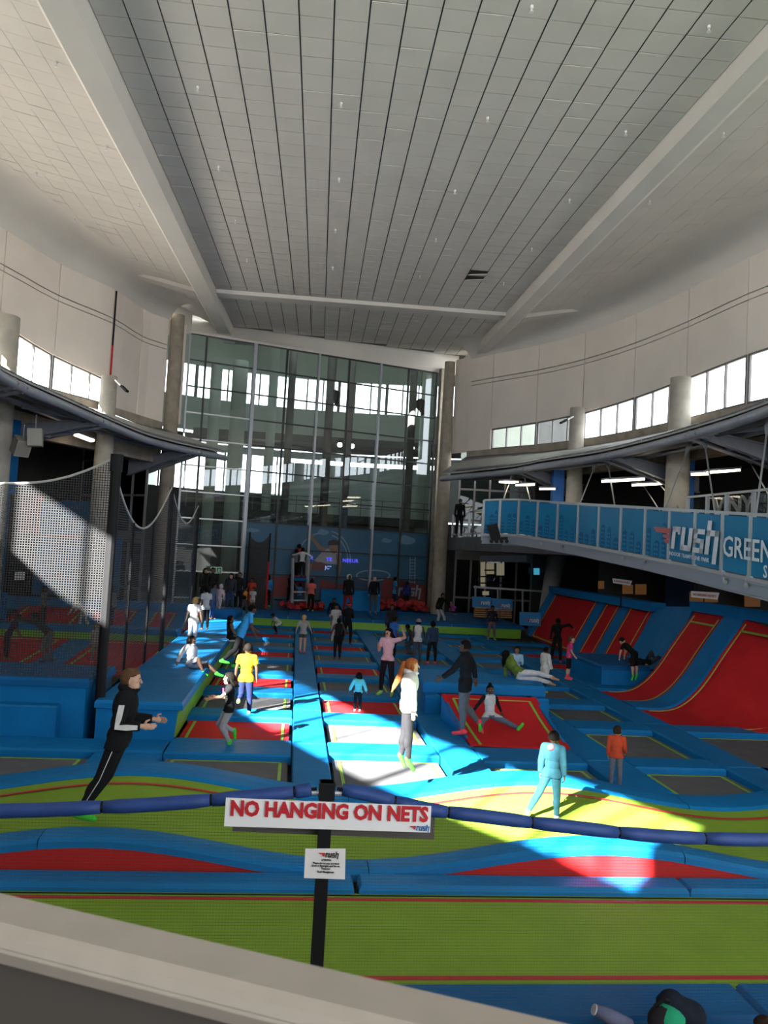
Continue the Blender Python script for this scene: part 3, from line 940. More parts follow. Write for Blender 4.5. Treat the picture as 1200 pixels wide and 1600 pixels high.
# lit strip lamps under the canopy roof
GLOW = mat('strip_glow', (1, .9, .75), emit=(1.0, .86, .62), estr=7)
for i, (x0, y0, x1, y1, D) in enumerate([(784, 753, 806, 754, 33), (810, 758, 831, 757.5, 32), (848, 764, 862, 764, 31.5), (944, 752, 1003, 749, 27), (992, 758, 1032, 756, 28.5), (1111, 738, 1150, 735, 24), (1088, 741, 1101, 741, 24.5),
                                         (64, 684, 93, 690.5, 30), (118, 679, 145, 689, 28.3)]):
    a, b = at_depth(x0, y0, D), at_depth(x1, y1, D + .4)
    t = thing('strip_lamp', ['first', 'second', 'third', 'fourth', 'fifth', 'sixth', 'seventh', 'first', 'second'][i] + (' lit strip lamp under the right canopy, counted from the glass wall' if i < 7 else ' lit strip lamp under the left canopy, counted from the picture edge'), 'lamp', (a + b) / 2)
    mb = MB(); mb.bar(a, b, .34, .07); mb.build('tube', GLOW, t)
    mb = MB(); mb.bar(a + [0, 0, .07], b + [0, 0, .07], .42, .06); mb.build('housing', STEEL, t)
# blue painted piers beside the round columns, dark lower fronts with a few warm lights
for (x0, x1, ya, D) in ((862, 879, 775, 33.0), (1053, 1080, 770, 27.5)):
    a, b = at_depth(x0, ya, D), at_depth(x1, ya, D)
    mb = MB(); mb.bar(((a + b) / 2)[:2].tolist() + [4.2], ((a + b) / 2)[:2].tolist() + [7.3], .5, np.linalg.norm(b - a), up=tuple((b - a) / np.linalg.norm(b - a))); mb.build('blue_pier', BLUEP, wall_right)
a, b = at_depth(-14, 800, 25.6), at_depth(9, 800, 25.2)
mb = MB(); mb.bar((*((a + b) / 2)[:2], -.3), (*((a + b) / 2)[:2], 6.9), .6, np.linalg.norm(b - a), up=tuple((b - a) / np.linalg.norm(b - a))); mb.build('blue_wall_pad', BLUED, wall_left)
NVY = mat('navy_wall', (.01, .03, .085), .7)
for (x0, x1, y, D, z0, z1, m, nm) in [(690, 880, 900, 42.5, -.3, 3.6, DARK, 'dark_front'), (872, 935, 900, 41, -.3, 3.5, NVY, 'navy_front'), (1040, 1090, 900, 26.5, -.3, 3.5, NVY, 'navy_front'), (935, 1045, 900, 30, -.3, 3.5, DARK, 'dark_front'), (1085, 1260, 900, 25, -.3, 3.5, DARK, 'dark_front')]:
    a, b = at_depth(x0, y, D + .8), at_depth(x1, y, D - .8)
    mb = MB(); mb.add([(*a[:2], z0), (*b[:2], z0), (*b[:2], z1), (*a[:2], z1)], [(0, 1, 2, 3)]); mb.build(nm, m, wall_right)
WARM = mat('warm_window', (.12, .05, .015), emit=(1.0, .42, .10), estr=.06)
CREAM = mat('cream_window', (.3, .27, .2), emit=(1.0, .9, .6), estr=.16)
SKYB = mat('screen_blue', (.1, .4, .6), emit=(.1, .6, .9), estr=.5)
def lit(x0, y0, x1, y1, D, m, nm='lit_window'):
    P = [at_depth(x, y, D) for x, y in ((x0, y1), (x1, y1), (x1, y0), (x0, y0))]
    mb = MB(); mb.add(P + [p + CF * .05 for p in P], [(0, 1, 2, 3), (7, 6, 5, 4), (0, 4, 5, 1), (2, 6, 7, 3), (1, 5, 6, 2), (0, 3, 7, 4)]); mb.build(nm, m, wall_right)
for q in ((973, 914, 989, 928), (993, 913, 1010, 929), (1078, 925, 1122, 941), (1164, 928, 1188, 948), (935, 908, 944, 920)): lit(*q, 24.2 if q[0] > 1050 else 28.6, WARM)
for q in ((751, 878, 758, 918), (760, 880, 772, 897), (776, 880, 788, 899), (754, 924, 764, 930), (845, 883, 864, 921)): lit(*q, 41.0, CREAM)
lit(834, 888, 843, 898, 40.8, SKYB, 'wall_screen')
lit(750, 868, 823, 878, 38, mat('pale_fascia', (.34, .37, .42), .6), 'fascia_board')
for q in ((751, 900, 790, 902), (751, 910, 800, 912), (757, 890, 775, 892), (845, 895, 866, 897), (845, 907, 866, 909)): lit(*q, 40.7, BLACK, 'glazing_bar')
# mezzanine balustrade left of the footbridge and along the promenade
mb_rail = thing('mezzanine_railing', 'pale steel railing on the mezzanine edge between column and footbridge', 'railing', at_depth(730, 840, 34.5))
pr = [at_depth(x, 842, D) for x, D in ((706, 38.6), (732, 35.8), (753, 33.4))]
for i, p in enumerate(pr):
    mb = MB(); mb.bar((*p[:2], 4.2), (*p[:2], 5.35), .09, .09); mb.build('post', STEELL, mb_rail)
for z in (5.33, 4.35):
    mb = MB(); mb.bar((*pr[0][:2], z), (*pr[1][:2], z), .06, .06); mb.bar((*pr[1][:2], z), (*pr[2][:2], z), .06, .06); mb.build('rail', STEELL, mb_rail)
for a, b in ((0, 1), (1, 2)):
    mb = MB(); mb.add([(*pr[a][:2], 4.4), (*pr[b][:2], 4.4), (*pr[b][:2], 5.28), (*pr[a][:2], 5.28)], [(0, 1, 2, 3)]); mb.build('glass_panel', CLEAR, mb_rail)
pr = [at_depth(x, y, D) for x, y, D in ((1075, 777, 25), (1106, 774, 23.4), (1136, 771, 22.0), (1178, 767, 20.3), (1222, 762, 18.8))]
mb2 = thing('promenade_railing', 'pale steel railing with glass on the promenade behind the word marked panels', 'railing', pr[2] - [0, 0, 1])
for i, p in enumerate(pr):
    mb = MB(); mb.bar(p - [0, 0, 1.15], p, .09, .09); mb.build('post', STEELL, mb2)
    if i < 4:
        mb = MB(); mb.bar(p, pr[i + 1], .06, .06); mb.build('rail', STEELL, mb2)
        q = pr[i + 1]; mb = MB(); mb.add([p - [0, 0, 1], q - [0, 0, 1], q - [0, 0, .08], p - [0, 0, .08]], [(0, 1, 2, 3)]); mb.build('glass_panel', CLEAR, mb2)

# ================================================================== canopies: ring pipe, corrugated roof, brackets
CZ = 7.05
def canopy(name, label, pix, wallc, sgn, extra, brackets, wall):
    pts = [on_z(x, y, CZ) for x, y in pix] + [np.array([*e, CZ]) for e in extra]
    c = Curve(pts, 6)
    t_ = thing(name, label, 'canopy', pts[len(pts) // 2])
    path = [np.array([*c.at(t), CZ]) for t in np.linspace(0, c.L, 50)]
    mb = MB(); mb.tube(path, .13, 10); mb.build('ring_pipe', STEEL, t_, smooth=True)
    def wallpt(p):
        i = np.argmin(np.linalg.norm(wallc.p - p[:2], axis=1)); t = wallc.s[i]
        return wpt(wallc, t, .03, 0)
    rows = []; duct = []
    for p in path:
        q = wallpt(p)
        n_ = (p - q)[:2] / (np.linalg.norm((p - q)[:2]) + 1e-6)
        r_ = []
        for f in np.linspace(0.02, 1, 5):
            pp = p * (1 - f) + np.array([q[0], q[1], 8.02]) * f; pp[2] = CZ + .16 + (8.04 - CZ - .16) * f ** .7
            r_.append(pp)
        rows.append(r_)
        duct.append(np.array([p[0] - n_[0] * .55, p[1] - n_[1] * .55, CZ + .12]))
    if sgn < 0:                                  # unseen sheeting left off towards the viewing deck to let sun through
        keep = [i for i, p in enumerate(path) if p[1] > 18.0]; rows = rows[:len(keep)]; duct = duct[:len(keep)]
    mb = MB(); mb.slab(rows if sgn > 0 else [r[::-1] for r in rows], (0, 0, .05)); mb.build('corrugated_roof', mat('roof_sheet', (.42, .42, .40), .6, noise=.1, nscale=2), t_)
    mb = MB(); k = 0
    for i in range(len(rows) - 1):
        for f in (0, .2, .4, .6, .8):
            a = rows[i][0] * (1 - f) + rows[i + 1][0] * f + [0, 0, .07]; b = rows[i][4] * (1 - f) + rows[i + 1][4] * f + [0, 0, .07]
            mb.bar(a, b, .05, .05)
    mb.build('roof_ribs', DUCT, t_, kind='stuff')
    mb = MB(); mb.tube(duct, .19, 12); mb.build('air_duct', DUCT, t_, smooth=True)
    for off, z in ((1.4, 7.22), (2.2, 7.4)):
        pp = []
        for p in path:
            q = wallpt(p); n_ = (p - q)[:2] / (np.linalg.norm((p - q)[:2]) + 1e-6); pp.append(np.array([p[0] - n_[0] * off, p[1] - n_[1] * off, z - .1]))
        mb = MB(); mb.tube(pp, .06, 6); mb.build('purlin', STEEL, t_)
    for t in brackets(c):
        p = np.array([*c.at(t), CZ]); q = wallpt(p); n_ = (p - q)[:2] / np.linalg.norm((p - q)[:2]); n3 = np.array([*n_, 0]); tn = np.array([*c.tan(t), 0])
        for s in (-.28, .28):
            b = MB(); a0 = p + tn * s; a1 = a0 - n3 * (np.linalg.norm((p - q)[:2]) + 1.4)
            b.add([a0 + [0, 0, .08], a0 - [0, 0, .08], a1 - [0, 0, .98], a1 - [0, 0, .36], a0 + [0, 0, .08] + tn * .05, a0 - [0, 0, .08] + tn * .05, a1 - [0, 0, .98] + tn * .05, a1 - [0, 0, .36] + tn * .05],
                  [(0, 1, 2, 3), (7, 6, 5, 4), (0, 4, 5, 1), (1, 5, 6, 2), (2, 6, 7, 3), (3, 7, 4, 0)])
            b.bar(a0 - [0, 0, .09] + tn * .025, a1 - [0, 0, .99] + tn * .025, .18, .04); b.bar(a0 + [0, 0, .09] + tn * .025, a1 - [0, 0, .35] + tn * .025, .18, .04)
            b.build('bracket', STEEL, t_)
        for f in (.15, .5, .85):
            b = MB(); a0 = p - n3 * (2.4 * f) - [0, 0, .55 * f]; b.bar(a0 - tn * .28, a0 + tn * .28, .12, .12); b.build('cross_tie', STEEL, t_)
        b = MB(); b.bar(p + tn * .3 - n3 * .2, p - n3 * 1.9 + tn * 2.0 + [0, 0, .12], .1, .1); b.build('wind_brace', STEEL, t_); b = MB(); b.bar(p - tn * .3 - n3 * .2, p - n3 * 1.9 - tn * 2.0 + [0, 0, .12], .1, .1); b.build('wind_brace', STEEL, t_)
        b = MB(); b.tube([p + tn * .28 + [0, 0, .14], p + tn * .28 + n3 * .16, p + tn * .28 - [0, 0, .14]], .03, 6); b.build('pipe_strap', STEEL, t_); b = MB(); b.tube([p - tn * .28 + [0, 0, .14], p - tn * .28 + n3 * .16, p - tn * .28 - [0, 0, .14]], .03, 6); b.build('pipe_strap', STEEL, t_)
    return c, t_
CAN_R, can_r = canopy('right_canopy', 'grey steel canopy with ring pipe and corrugated roof along the right wall', [(690, 748), (745, 743), (800, 737), (850, 728), (933, 716), (1010, 699), (1075, 682), (1140, 663), (1200, 642), (1262, 619)],
       WALL_R, 1, [(11.3, 10)], lambda c: [c.near(on_z(x, y, CZ)) for x, y in ((815, 735), (942, 714), (1090, 678), (1262, 619))], wall_right)
CAN_L, can_l = canopy('left_canopy', 'dark steel canopy with pipe edge and sunlit brackets along the left wall', [(352, 716), (330, 711), (289, 703), (230, 688), (172, 665), (100, 634), (44, 610), (0, 588), (-60, 552)],
       WALL_L, -1, [(-9.6, 10.5), (-9.6, 4)], lambda c: [c.near(on_z(x, y, CZ)) for x, y in ((300, 706), (163, 661), (33, 604))] + [c.L - 11.6, c.L - 9.0, c.L - 6.2, c.L - 3.5, c.L - 1.0], wall_left)  # last brackets are out of view, added to cast shadow bars

# ================================================================== footbridge
bx = [757, 782.7, 812, 841.5, 873, 905, 937.5, 972, 1010, 1048, 1088, 1131, 1175, 1224, 1278, 1340, 1410]
bt = [781.6, 780.6, 780.6, 782.7, 785, 787, 789, 791, 793.3, 796, 798, 801, 803.6, 806.4, 810, 815, 821]
bh = [54.4, 55, 56.3, 58.5, 61, 64, 68, 72.3, 77, 82, 88, 94.5, 101, 108.5, 117, 127, 139]
BT = [at_depth(x, y, 1.2 * 1250 / h) for x, y, h in zip(bx, bt, bh)]
BB = [p - np.array([0, 0, 1.2]) for p in BT]
bridge = thing('footbridge', 'blue glazed footbridge with white park lettering hung on rods at the right', 'bridge', BB[7])
BGL = mat('blue_glazing', (0.008, 0.17, 0.34), 0.45, noise=.12, nscale=.9, spec=.2)
BGLT = mat('blue_glazing_top', (0.02, 0.27, 0.46), 0.15, noise=.1, nscale=.9, spec=.5)
CITY = mat('city_print', (0.006, 0.10, 0.24), .5, spec=.2); CITYW = mat('city_windows', (0.02, 0.22, 0.38), .5, spec=.2)
for i, p in enumerate(BT):
    d = BT[min(i + 1, len(BT) - 1)] - BT[max(0, i - 1)]; d /= np.linalg.norm(d)
    mb = MB(); mb.bar(BB[i] - [0, 0, .18], p, .07, .09, up=(d[0], d[1], 0)); mb.build('post', STEELL, bridge)
    if i + 1 < len(BT):
        q = BT[i + 1]
        mb = MB(); mb.bar(p, q, .07, .06); mb.build('handrail', STEELL, bridge)
        a0, b0 = BB[i] + [0, 0, .06], BB[i + 1] + [0, 0, .06]; a1, b1 = p - [0, 0, .05], q - [0, 0, .05]
        e = (b0 - a0) * .03; k_ = np.cross(b0 - a0, (0, 0, 1)); k_ = k_ / np.linalg.norm(k_) * .006
        mb = MB(); P = [a0 + e, b0 - e, b1 - e, a1 + e]; mb.add([x - k_ for x in P] + [x + k_ for x in P], [(0, 1, 2, 3), (7, 6, 5, 4), (0, 4, 5, 1), (1, 5, 6, 2), (2, 6, 7, 3), (3, 7, 4, 0)])
        g = mb.build('glass_panel', BGL, bridge)
        mb = MB(); mb.bar(BB[i], BB[i + 1], .08, .07); mb.build('bottom_rail', STEELL, bridge)
        # printed skyline, left of the word mark
        random.seed(40 + i)
        if i < 9:
            n_ = 3
            for j in range(n_):
                f0 = .06 + .3 * j + random.random() * .06; wv = .14 + random.random() * .1; hh = .25 + random.random() * .55
                L = np.linalg.norm(b0 - a0); ax = (b0 - a0) / L
                mb = MB(); mb.poly(a0 + ax * L * f0 + k_ * 1.6, ax, (0, 0, 1.0), [(0, 0), (L * wv, 0), (L * wv, hh), (L * wv * .5, hh + .05), (0, hh - .04)], .003); mb.build('printed_tower', CITY, bridge)
                mb = MB()
                for r in range(int(hh / .11)):
                    for cidx in range(2): mb.poly(a0 + ax * (L * f0 + L * wv * (.15 + .42 * cidx)) + k_ * 2.6 + np.array([0, 0, .04 + .11 * r]), ax, (0, 0, 1.0), [(0, 0), (L * wv * .28, 0), (L * wv * .28, .05), (0, .05)], .002)
                if hh >= .11: mb.build('printed_windows', CITYW, bridge, kind='stuff')
# deck girders and floor
def offs(i, o):
    d = BB[min(i + 1, len(BB) - 1)] - BB[max(0, i - 1)]; n = np.array([d[1], -d[0], 0]); n /= np.linalg.norm(n)
    if n @ CF < 0: n = -n
    return n * o
for o_, nm in ((0.0, 'front_girder'), (1.9, 'rear_girder')):
    mb = MB()
    for i in range(len(BB) - 1):
        a, b = BB[i] + offs(i, o_) - [0, 0, .17], BB[i + 1] + offs(i + 1, o_) - [0, 0, .17]
        mb.bar(a, b, .12, .25); mb.bar(a - [0, 0, .12], b - [0, 0, .12], .2, .03); mb.bar(a + [0, 0, .12], b + [0, 0, .12], .2, .03)
    mb.build(nm, mat('girder_paint', (.27, .29, .34), .5, metal=.1), bridge)
mb = MB(); mb.slab([[BB[i] + offs(i, .05) - [0, 0, .1], BB[i] + offs(i, 1.85) - [0, 0, .1]] for i in range(len(BB))], (0, 0, .05)); mb.build('deck', CONCD, bridge)
for i in range(0, len(BT)):
    q = BT[i] + offs(i, 1.9); mb = MB(); mb.bar(q - [0, 0, 1.3], q, .06, .06); mb.build('rear_post', STEELL, bridge)
    if i + 1 < len(BT): mb = MB(); mb.bar(q, BT[i + 1] + offs(i + 1, 1.9), .05, .05); mb.build('rear_rail', STEELL, bridge)
# hanger rods
def on_bridge(x, y, o_=0.0):
    best = None
    for i in range(len(bx) - 1):
        if bx[i] - 14 <= x <= bx[i + 1] + 14:
            f = (x - bx[i]) / (bx[i + 1] - bx[i]); p = BB[i] * (1 - f) + BB[i + 1] * f - np.array([0, 0, .14]); best = p + offs(i, o_)
            if bx[i] <= x <= bx[i + 1]: break
    return best
for (x0, y0, x1, y1) in [(800, 744, 769, 830), (819, 744, 854, 855), (930, 727, 887, 859), (950, 726, 985, 876), (1077, 696, 1017, 882), (1101, 691, 1147, 911), (1200, 857 - 195, 1180, 921)]:
    top = on_z(x0, y0, CZ - .12); bot = on_bridge(x1, y1, -.12)
    mb = MB(); mb.tube([top, bot], .022, 6); d = (bot - top) / np.linalg.norm(bot - top)
    mb.tube([top, top + d * .55], [.10, .03], 6); mb.tube([bot - d * .35, bot], [.03, .045], 6); mb.build('hanger_rod', STEELL, bridge)
for (x0, y0, x1, y1) in [(872, 760, 878, 777), (998, 747, 977, 788), (1018, 742, 1030, 775), (1169, 717, 1139, 794)]:
    top = on_z(x0, y0, CZ - .1); bot = on_bridge(x1, y1, 1.95)
    mb = MB(); mb.tube([top, bot], .022, 6); d = (bot - top) / np.linalg.norm(bot - top); mb.tube([top, top + d * .5], [.10, .03], 6); mb.build('hanger_rod', STEELL, bridge)
# lettering on the bridge
def bridge_pt(x, y, off=.05):
    for i in range(len(bx) - 1):
        if bx[i] <= x <= bx[i + 1]:
            a, b = BT[i], BT[i + 1]; n = np.cross(b - a, (0, 0, 1)); n /= np.linalg.norm(n)
            d = ray(x, y); t = ((a - EYE) @ n) / (d @ n); p = EYE + d * t
            return p - n * np.sign(n @ d) * off
q0, q1 = bridge_pt(1052, 857, .06), bridge_pt(1126, 866, .06)
bax = (BB[11] - BB[9]); bax /= np.linalg.norm(bax); bay = np.array([0, 0, 1.0])
LW = mat('vinyl_white', (.62, .66, .70), .4); LR = mat('vinyl_red', (.40, .045, .05), .4)
hh = np.linalg.norm(bridge_pt(1054, 822, .06) - q0)
rush_logo(q0, bax * (np.linalg.norm(q1 - q0) / (3.1 * hh)), bay, hh, bridge, LW, LR, wing_scale=.9)
qa, qb = bridge_pt(1049, 867, .06), bridge_pt(1112, 879, .06); d_ = (qb - qa) / np.linalg.norm(qb - qa)
lettering('INDOOR TRAMPOLINE PARK', qa, d_, bay, .085, LW, bridge, width=np.linalg.norm(qb - qa), bold=.01)
qa = bridge_pt(1133, 868, .06); qb = bridge_pt(1198, 879, .06); d_ = (qb - qa) / np.linalg.norm(qb - qa)
hg = np.linalg.norm(bridge_pt(1137, 837, .06) - qa)
lettering('GREEN', qa, d_, bay, hg, LW, bridge, width=np.linalg.norm(qb - qa) * 1.17, bold=.012)

qa, qb = bridge_pt(1197, 902, .06), bridge_pt(1210, 905, .06); d_ = (qb - qa) / np.linalg.norm(qb - qa)
lettering('S', qa, d_, bay, .22, LW, bridge, bold=.012)
vs_ = thing('letter_sign', 'big pale capital letters standing behind the promenade railing', 'sign', at_depth(1160, 802, 22.8))
q0, q1 = at_depth(1126, 804, 23.6), at_depth(1192, 802, 21.6); d_ = (q1 - q0) / np.linalg.norm(q1 - q0)
lettering('VINY', q0 + CF * .5, d_, bay, .50, mat('sign_letters', (.30, .31, .30), .5), vs_, width=np.linalg.norm(q1 - q0), bold=.03, th=.02)
# ================================================================== trampoline court
ORD = ['first', 'second', 'third', 'fourth', 'fifth', 'sixth', 'seventh', 'eighth', 'ninth', 'tenth', 'eleventh', 'twelfth']
ZM = -0.10
def flat_line(p, q, wd, z, m, par, name='boundary_line'):
    mb = MB(); mb.bar((p[0], p[1], z), (q[0], q[1], z), wd, .008); return mb.build(name, m, par)
def bed(label, x0, x1, y0, y1, colour, skew=0.0, group=None):
    m = {'red': RED, 'grey': GREY}[colour]
    t = thing('trampoline', label, 'trampoline', ((x0 + x1) / 2, (y0 + y1) / 2, ZM), group)
    g = .05
    mb = MB(); mb.add([(x0 + g, y0 + g, ZM), (x1 - g, y0 + g, ZM), (x1 - g, y1 - g, ZM), (x0 + g, y1 - g, ZM), (x0 + g, y0 + g, ZM - .012), (x1 - g, y0 + g, ZM - .012), (x1 - g, y1 - g, ZM - .012), (x0 + g, y1 - g, ZM - .012)],
                      [(0, 1, 2, 3), (7, 6, 5, 4), (0, 4, 5, 1), (1, 5, 6, 2), (2, 6, 7, 3), (3, 7, 4, 0)])
    mb.build('mat', m, t)
    i = .17; z = ZM + .006
    lm = LINEG if colour == 'grey' else LINEY
    e = .02
    if y0 < 14:
        flat_line((x0 + i, y1 - .12), (x1 - i, y1 - .12), .022, z, lm, t)
        flat_line((x0 + i, y0 + .1), (x1 - i, y0 + .1), .022, z, lm, t)
    lw_ = .05 if y0 < 24 else .035
    flat_line((x0 + i, y0 + .1 + e), (x0 + i, y1 - .12 - e), lw_, z, LINEG, t)
    flat_line((x1 - i, y0 + .1 + e), (x1 - i, y1 - .12 - e), lw_, z, LINEG, t)
    return t
def cushion(label, x0, x1, y0, y1, z1=0.0, z0=-.16, name='safety_pad', m=None, ch=.035, cat='pad'):
    mb = MB(); mb.pad([(x0, y0), (x1, y0), (x1, y1), (x0, y1)], z0, z1, ch)
    return tag(mb.build(name, m or BLUE, origin=((x0 + x1) / 2, (y0 + y1) / 2, z0)), label, cat)
COLS = {
    'A': (-1.92, .11, [(11.62, 13.24)] + [(14.22 + 2.6 * k, 14.22 + 2.6 * k + 1.85) for k in range(8)], 'grr g r g r g r g'.replace(' ', '')[0] + 'rgrgrgrg', 'beside the green sided walkway'),
    'B': (.73, 2.6, [(11.62, 13.45)] + [(14.2 + 2.53 * k, 14.2 + 2.53 * k + 1.85) for k in range(8)], 'ggrgrgrgr', 'right of the long centre strip'),
    'C': (3.3, 5.1, [(11.62, 13.2), None, None] + [(19.4 + 2.5 * k, 19.4 + 2.5 * k + 1.8) for k in range(6)], 'gxxgggggg', 'in line with the red wedge'),
    'D': (5.87, 7.5, [(11.65, 13.1), (13.75, 15.95), (16.8, 18.5), (19.35, 21.0)] + [(21.8 + 2.45 * k, 21.8 + 2.45 * k + 1.7) for k in range(5)], 'ggggggggg', 'left of the blue crossing strip'),
    'E': (8.22, 10.25, [(11.65, 12.9), (13.3, 15.95), None, None, (24.7, 26.4), (27.1, 28.8), (29.5, 31.2), (31.8, 33.3)], 'ggxxrrgg', 'below the red wall'),
}
for cn, (x0, x1, rows, cols, desc) in COLS.items():
    n = 0
    prev = None
    for r, (yy, cc) in enumerate(zip(rows, cols)):
        if yy is None: prev = None; continue
        col = {'g': 'grey', 'r': 'red'}[cc]
        bed('%s trampoline, %s from the front in the column %s' % (col, ORD[n], desc), x0, x1, yy[0], yy[1], col)
        if prev is not None and yy[0] - prev > .1:
            cushion('blue cross pad before the %s trampoline of the column %s' % (ORD[n], desc), x0, x1, prev, yy[0])
        prev = yy[1]; n += 1
    if cn in 'ABCD' and prev:
        cushion('blue cross pad at the far end of the column %s' % desc, x0, x1, prev, 33.95)
# further left: the bed and pads in front of the boxes
bed('grey trampoline in front of the tall blue boxes at the left', -5.6, -2.98, 11.6, 13.12, 'grey')
cushion('long blue pad running along the foot of the tall blue boxes', -8.0, -2.62, 13.14, 13.9, .02)
cushion('blue pad between the two front left trampolines', -2.96, -1.94, 11.6, 13.12, .0)
cushion('blue cross pad at the foot of the green sided walkway', -2.6, -1.94, 13.26, 14.0, .0)
cushion('blue cross pad before the wedge', 3.3, 5.1, 13.22, 14.15)
cushion('blue pad in the corner of the front row', .73, 2.6, 13.47, 14.18, -.001) if False else None
# long strips
def strip(desc, x0, x1, ys, z=0.012):
    for i in range(len(ys) - 1):
        cushion('blue pad, %s piece from the front of the %s' % (ORD[i], desc), x0, x1, ys[i] + .006, ys[i + 1] - .006, z, name='strip_pad')
strip('centre strip', .13, .71, [11.6, 14.0, 16.8, 21.6, 26.6, 33.95])
strip('strip left of the wedge', 2.62, 3.28, [11.6, 14.2, 16.6, 21.7, 27.0, 33.95])
strip('strip right of the wedge', 5.12, 5.85, [11.6, 13.4, 16.9, 21.2, 27.0, 33.95])
strip('strip beside the red wall', 7.52, 8.2, [11.6, 13.2, 16.6, 20.9, 26.0, 33.95])
cushion('blue pad at the near edge of the curved red wall', 8.22, 10.9, 15.98, 16.62, .0)
cushion('blue pad joining the front right trampolines', 8.22, 10.3, 12.92, 13.28, .0)
cushion('blue pad at the foot of the blue landing box', 8.22, 10.3, 20.95, 21.55, .03)
cushion('blue pad between landing box and far red beds', 8.22, 8.55, 21.57, 24.65, .0)

# ---- wavy tumble track
def wave(x): return .15 * (1 + math.cos(2 * PI * (x + 1.9) / 5.4))
def swave(x0, x1, n): return [x0 + (x1 - x0) * i / n for i in range(n + 1)]
track = thing('wavy_tumble_track', 'lime green tumble track with two humps and red edge lines', 'tumble track', (1.5, 9.8, -.1))
xs = swave(-7.5, 9.5, 68)
mb = MB(); mb.slab([[(x, y, wave(x) - .045 - .03 * math.sin(PI * (y - 8.7) / 2.3)) for y in np.linspace(8.66, 11.02, 6)][::-1] for x in xs], (0, 0, -.02)); mb.build('mat', LIME, track, smooth=True)
for y in (10.66, 8.98):
    mb = MB(); mb.slab([[(x, y - .025, wave(x) - .026 - .03 * math.sin(PI * (y - 8.7) / 2.3)), (x, y + .025, wave(x) - .026 - .03 * math.sin(PI * (y - 8.7) / 2.3))][::-1] for x in xs], (0, 0, -.008)); mb.build('edge_line', LINER, track)
def wavepad(label, x0, x1, ya, yb, lift, th):
    prof = [(ya, -th), (ya, -.035), (ya + .035, 0), ((ya + yb) / 2, .012), (yb - .035, 0), (yb, -.035), (yb, -th)]
    rows = [[(x, y, wave(x) + lift + dz) for y, dz in prof] for x in swave(x0 + .006, x1 - .006, max(4, int((x1 - x0) / .2)))]
    mb = MB(); mb.grid([r[::-1] for r in rows])
    mb.grid([[r[0] for r in rows][::-1], [r[-1] for r in rows][::-1]][::-1])
    for r, flip in ((rows[0], 1), (rows[-1], 0)):
        o_ = len(mb.v); mb.v.extend(V3(p) for p in r); mb.f.append(tuple(o_ + i for i in (range(len(r)) if not flip else range(len(r) - 1, -1, -1)))); mb.m.append(0)
    return tag(mb.build('wave_pad', BLUE), label, 'pad')
cuts = [-7.5, -3.9, .9, 2.9, 5.75, 9.5]
for i in range(5):
    wavepad('blue curved pad along the far edge of the wavy track, %s piece from the left' % ORD[i], cuts[i], cuts[i + 1], 10.98, 11.6, .0, .16)
cuts = [-7.5, -2.4, .95, 4.4, 9.5]
for i in range(4):
    wavepad('blue curved pad along the near edge of the wavy track, %s piece from the left' % ORD[i], cuts[i], cuts[i + 1], 8.46, 8.82, .05, .10)
for k, (xa, xb) in enumerate(((-7.4, -4.7), (-4.5, .7), (.9, 6.1), (6.3, 9.4))):
    rows = [[(x, 8.5, -.05), (x, 8.47, wave(x) - .045)] for x in swave(xa, xb, 24)]
    mb = MB(); mb.slab(rows, (0, .03, 0))
    tag(mb.build('red_riser', RED), 'red panel under the ' + ['cut off hump at the far left', 'hump left of the sign post', 'hump right of the sign post', 'cut off hump at the far right'][k], 'panel')
for i, (a, b) in enumerate(((-7.5, -3.0), (-3.0, .78), (.82, 4.3), (4.3, 9.5))):
    cushion('straight blue pad below the wavy pads, %s piece from the left' % ORD[i], a + .006, b - .006, 8.13, 8.44, .045, -.12, ch=.05)
# ---- near flat tumble track
nt = thing('flat_tumble_track', 'flat lime green tumble track nearest the railing with red lines', 'tumble track', (1.5, 7.3, -.06))
mb = MB(); mb.slab([[(x, y, -.04) for y in np.linspace(6.40, 8.14, 4)][::-1] for x in (-7.5, 1, 9.5)], (0, 0, -.02)); mb.build('mat', LIME, nt)
for y, wd, m in ((8.0, .045, LINER), (6.56, .05, LINER), (8.085, .012, BLACK)):
    flat_line((-7.5, y), (9.5, y), wd, -.036, m, nt, 'edge_line')
for i, (a, b) in enumerate(((-7.5, -2.6), (-2.6, .9), (.9, 3.78), (3.80, 7.4))):
    cushion('dark blue front pad by the railing, %s piece from the left' % ORD[i], a + .006, b - .006, 5.93, 6.42, .0, -.32, m=BLUED, ch=.05)
mb = MB()
def sorted_ccw(pts):
    c = np.mean(np.array(pts), axis=0)
    return sorted(pts, key=lambda p: math.atan2(p[1] - c[1], p[0] - c[0]))
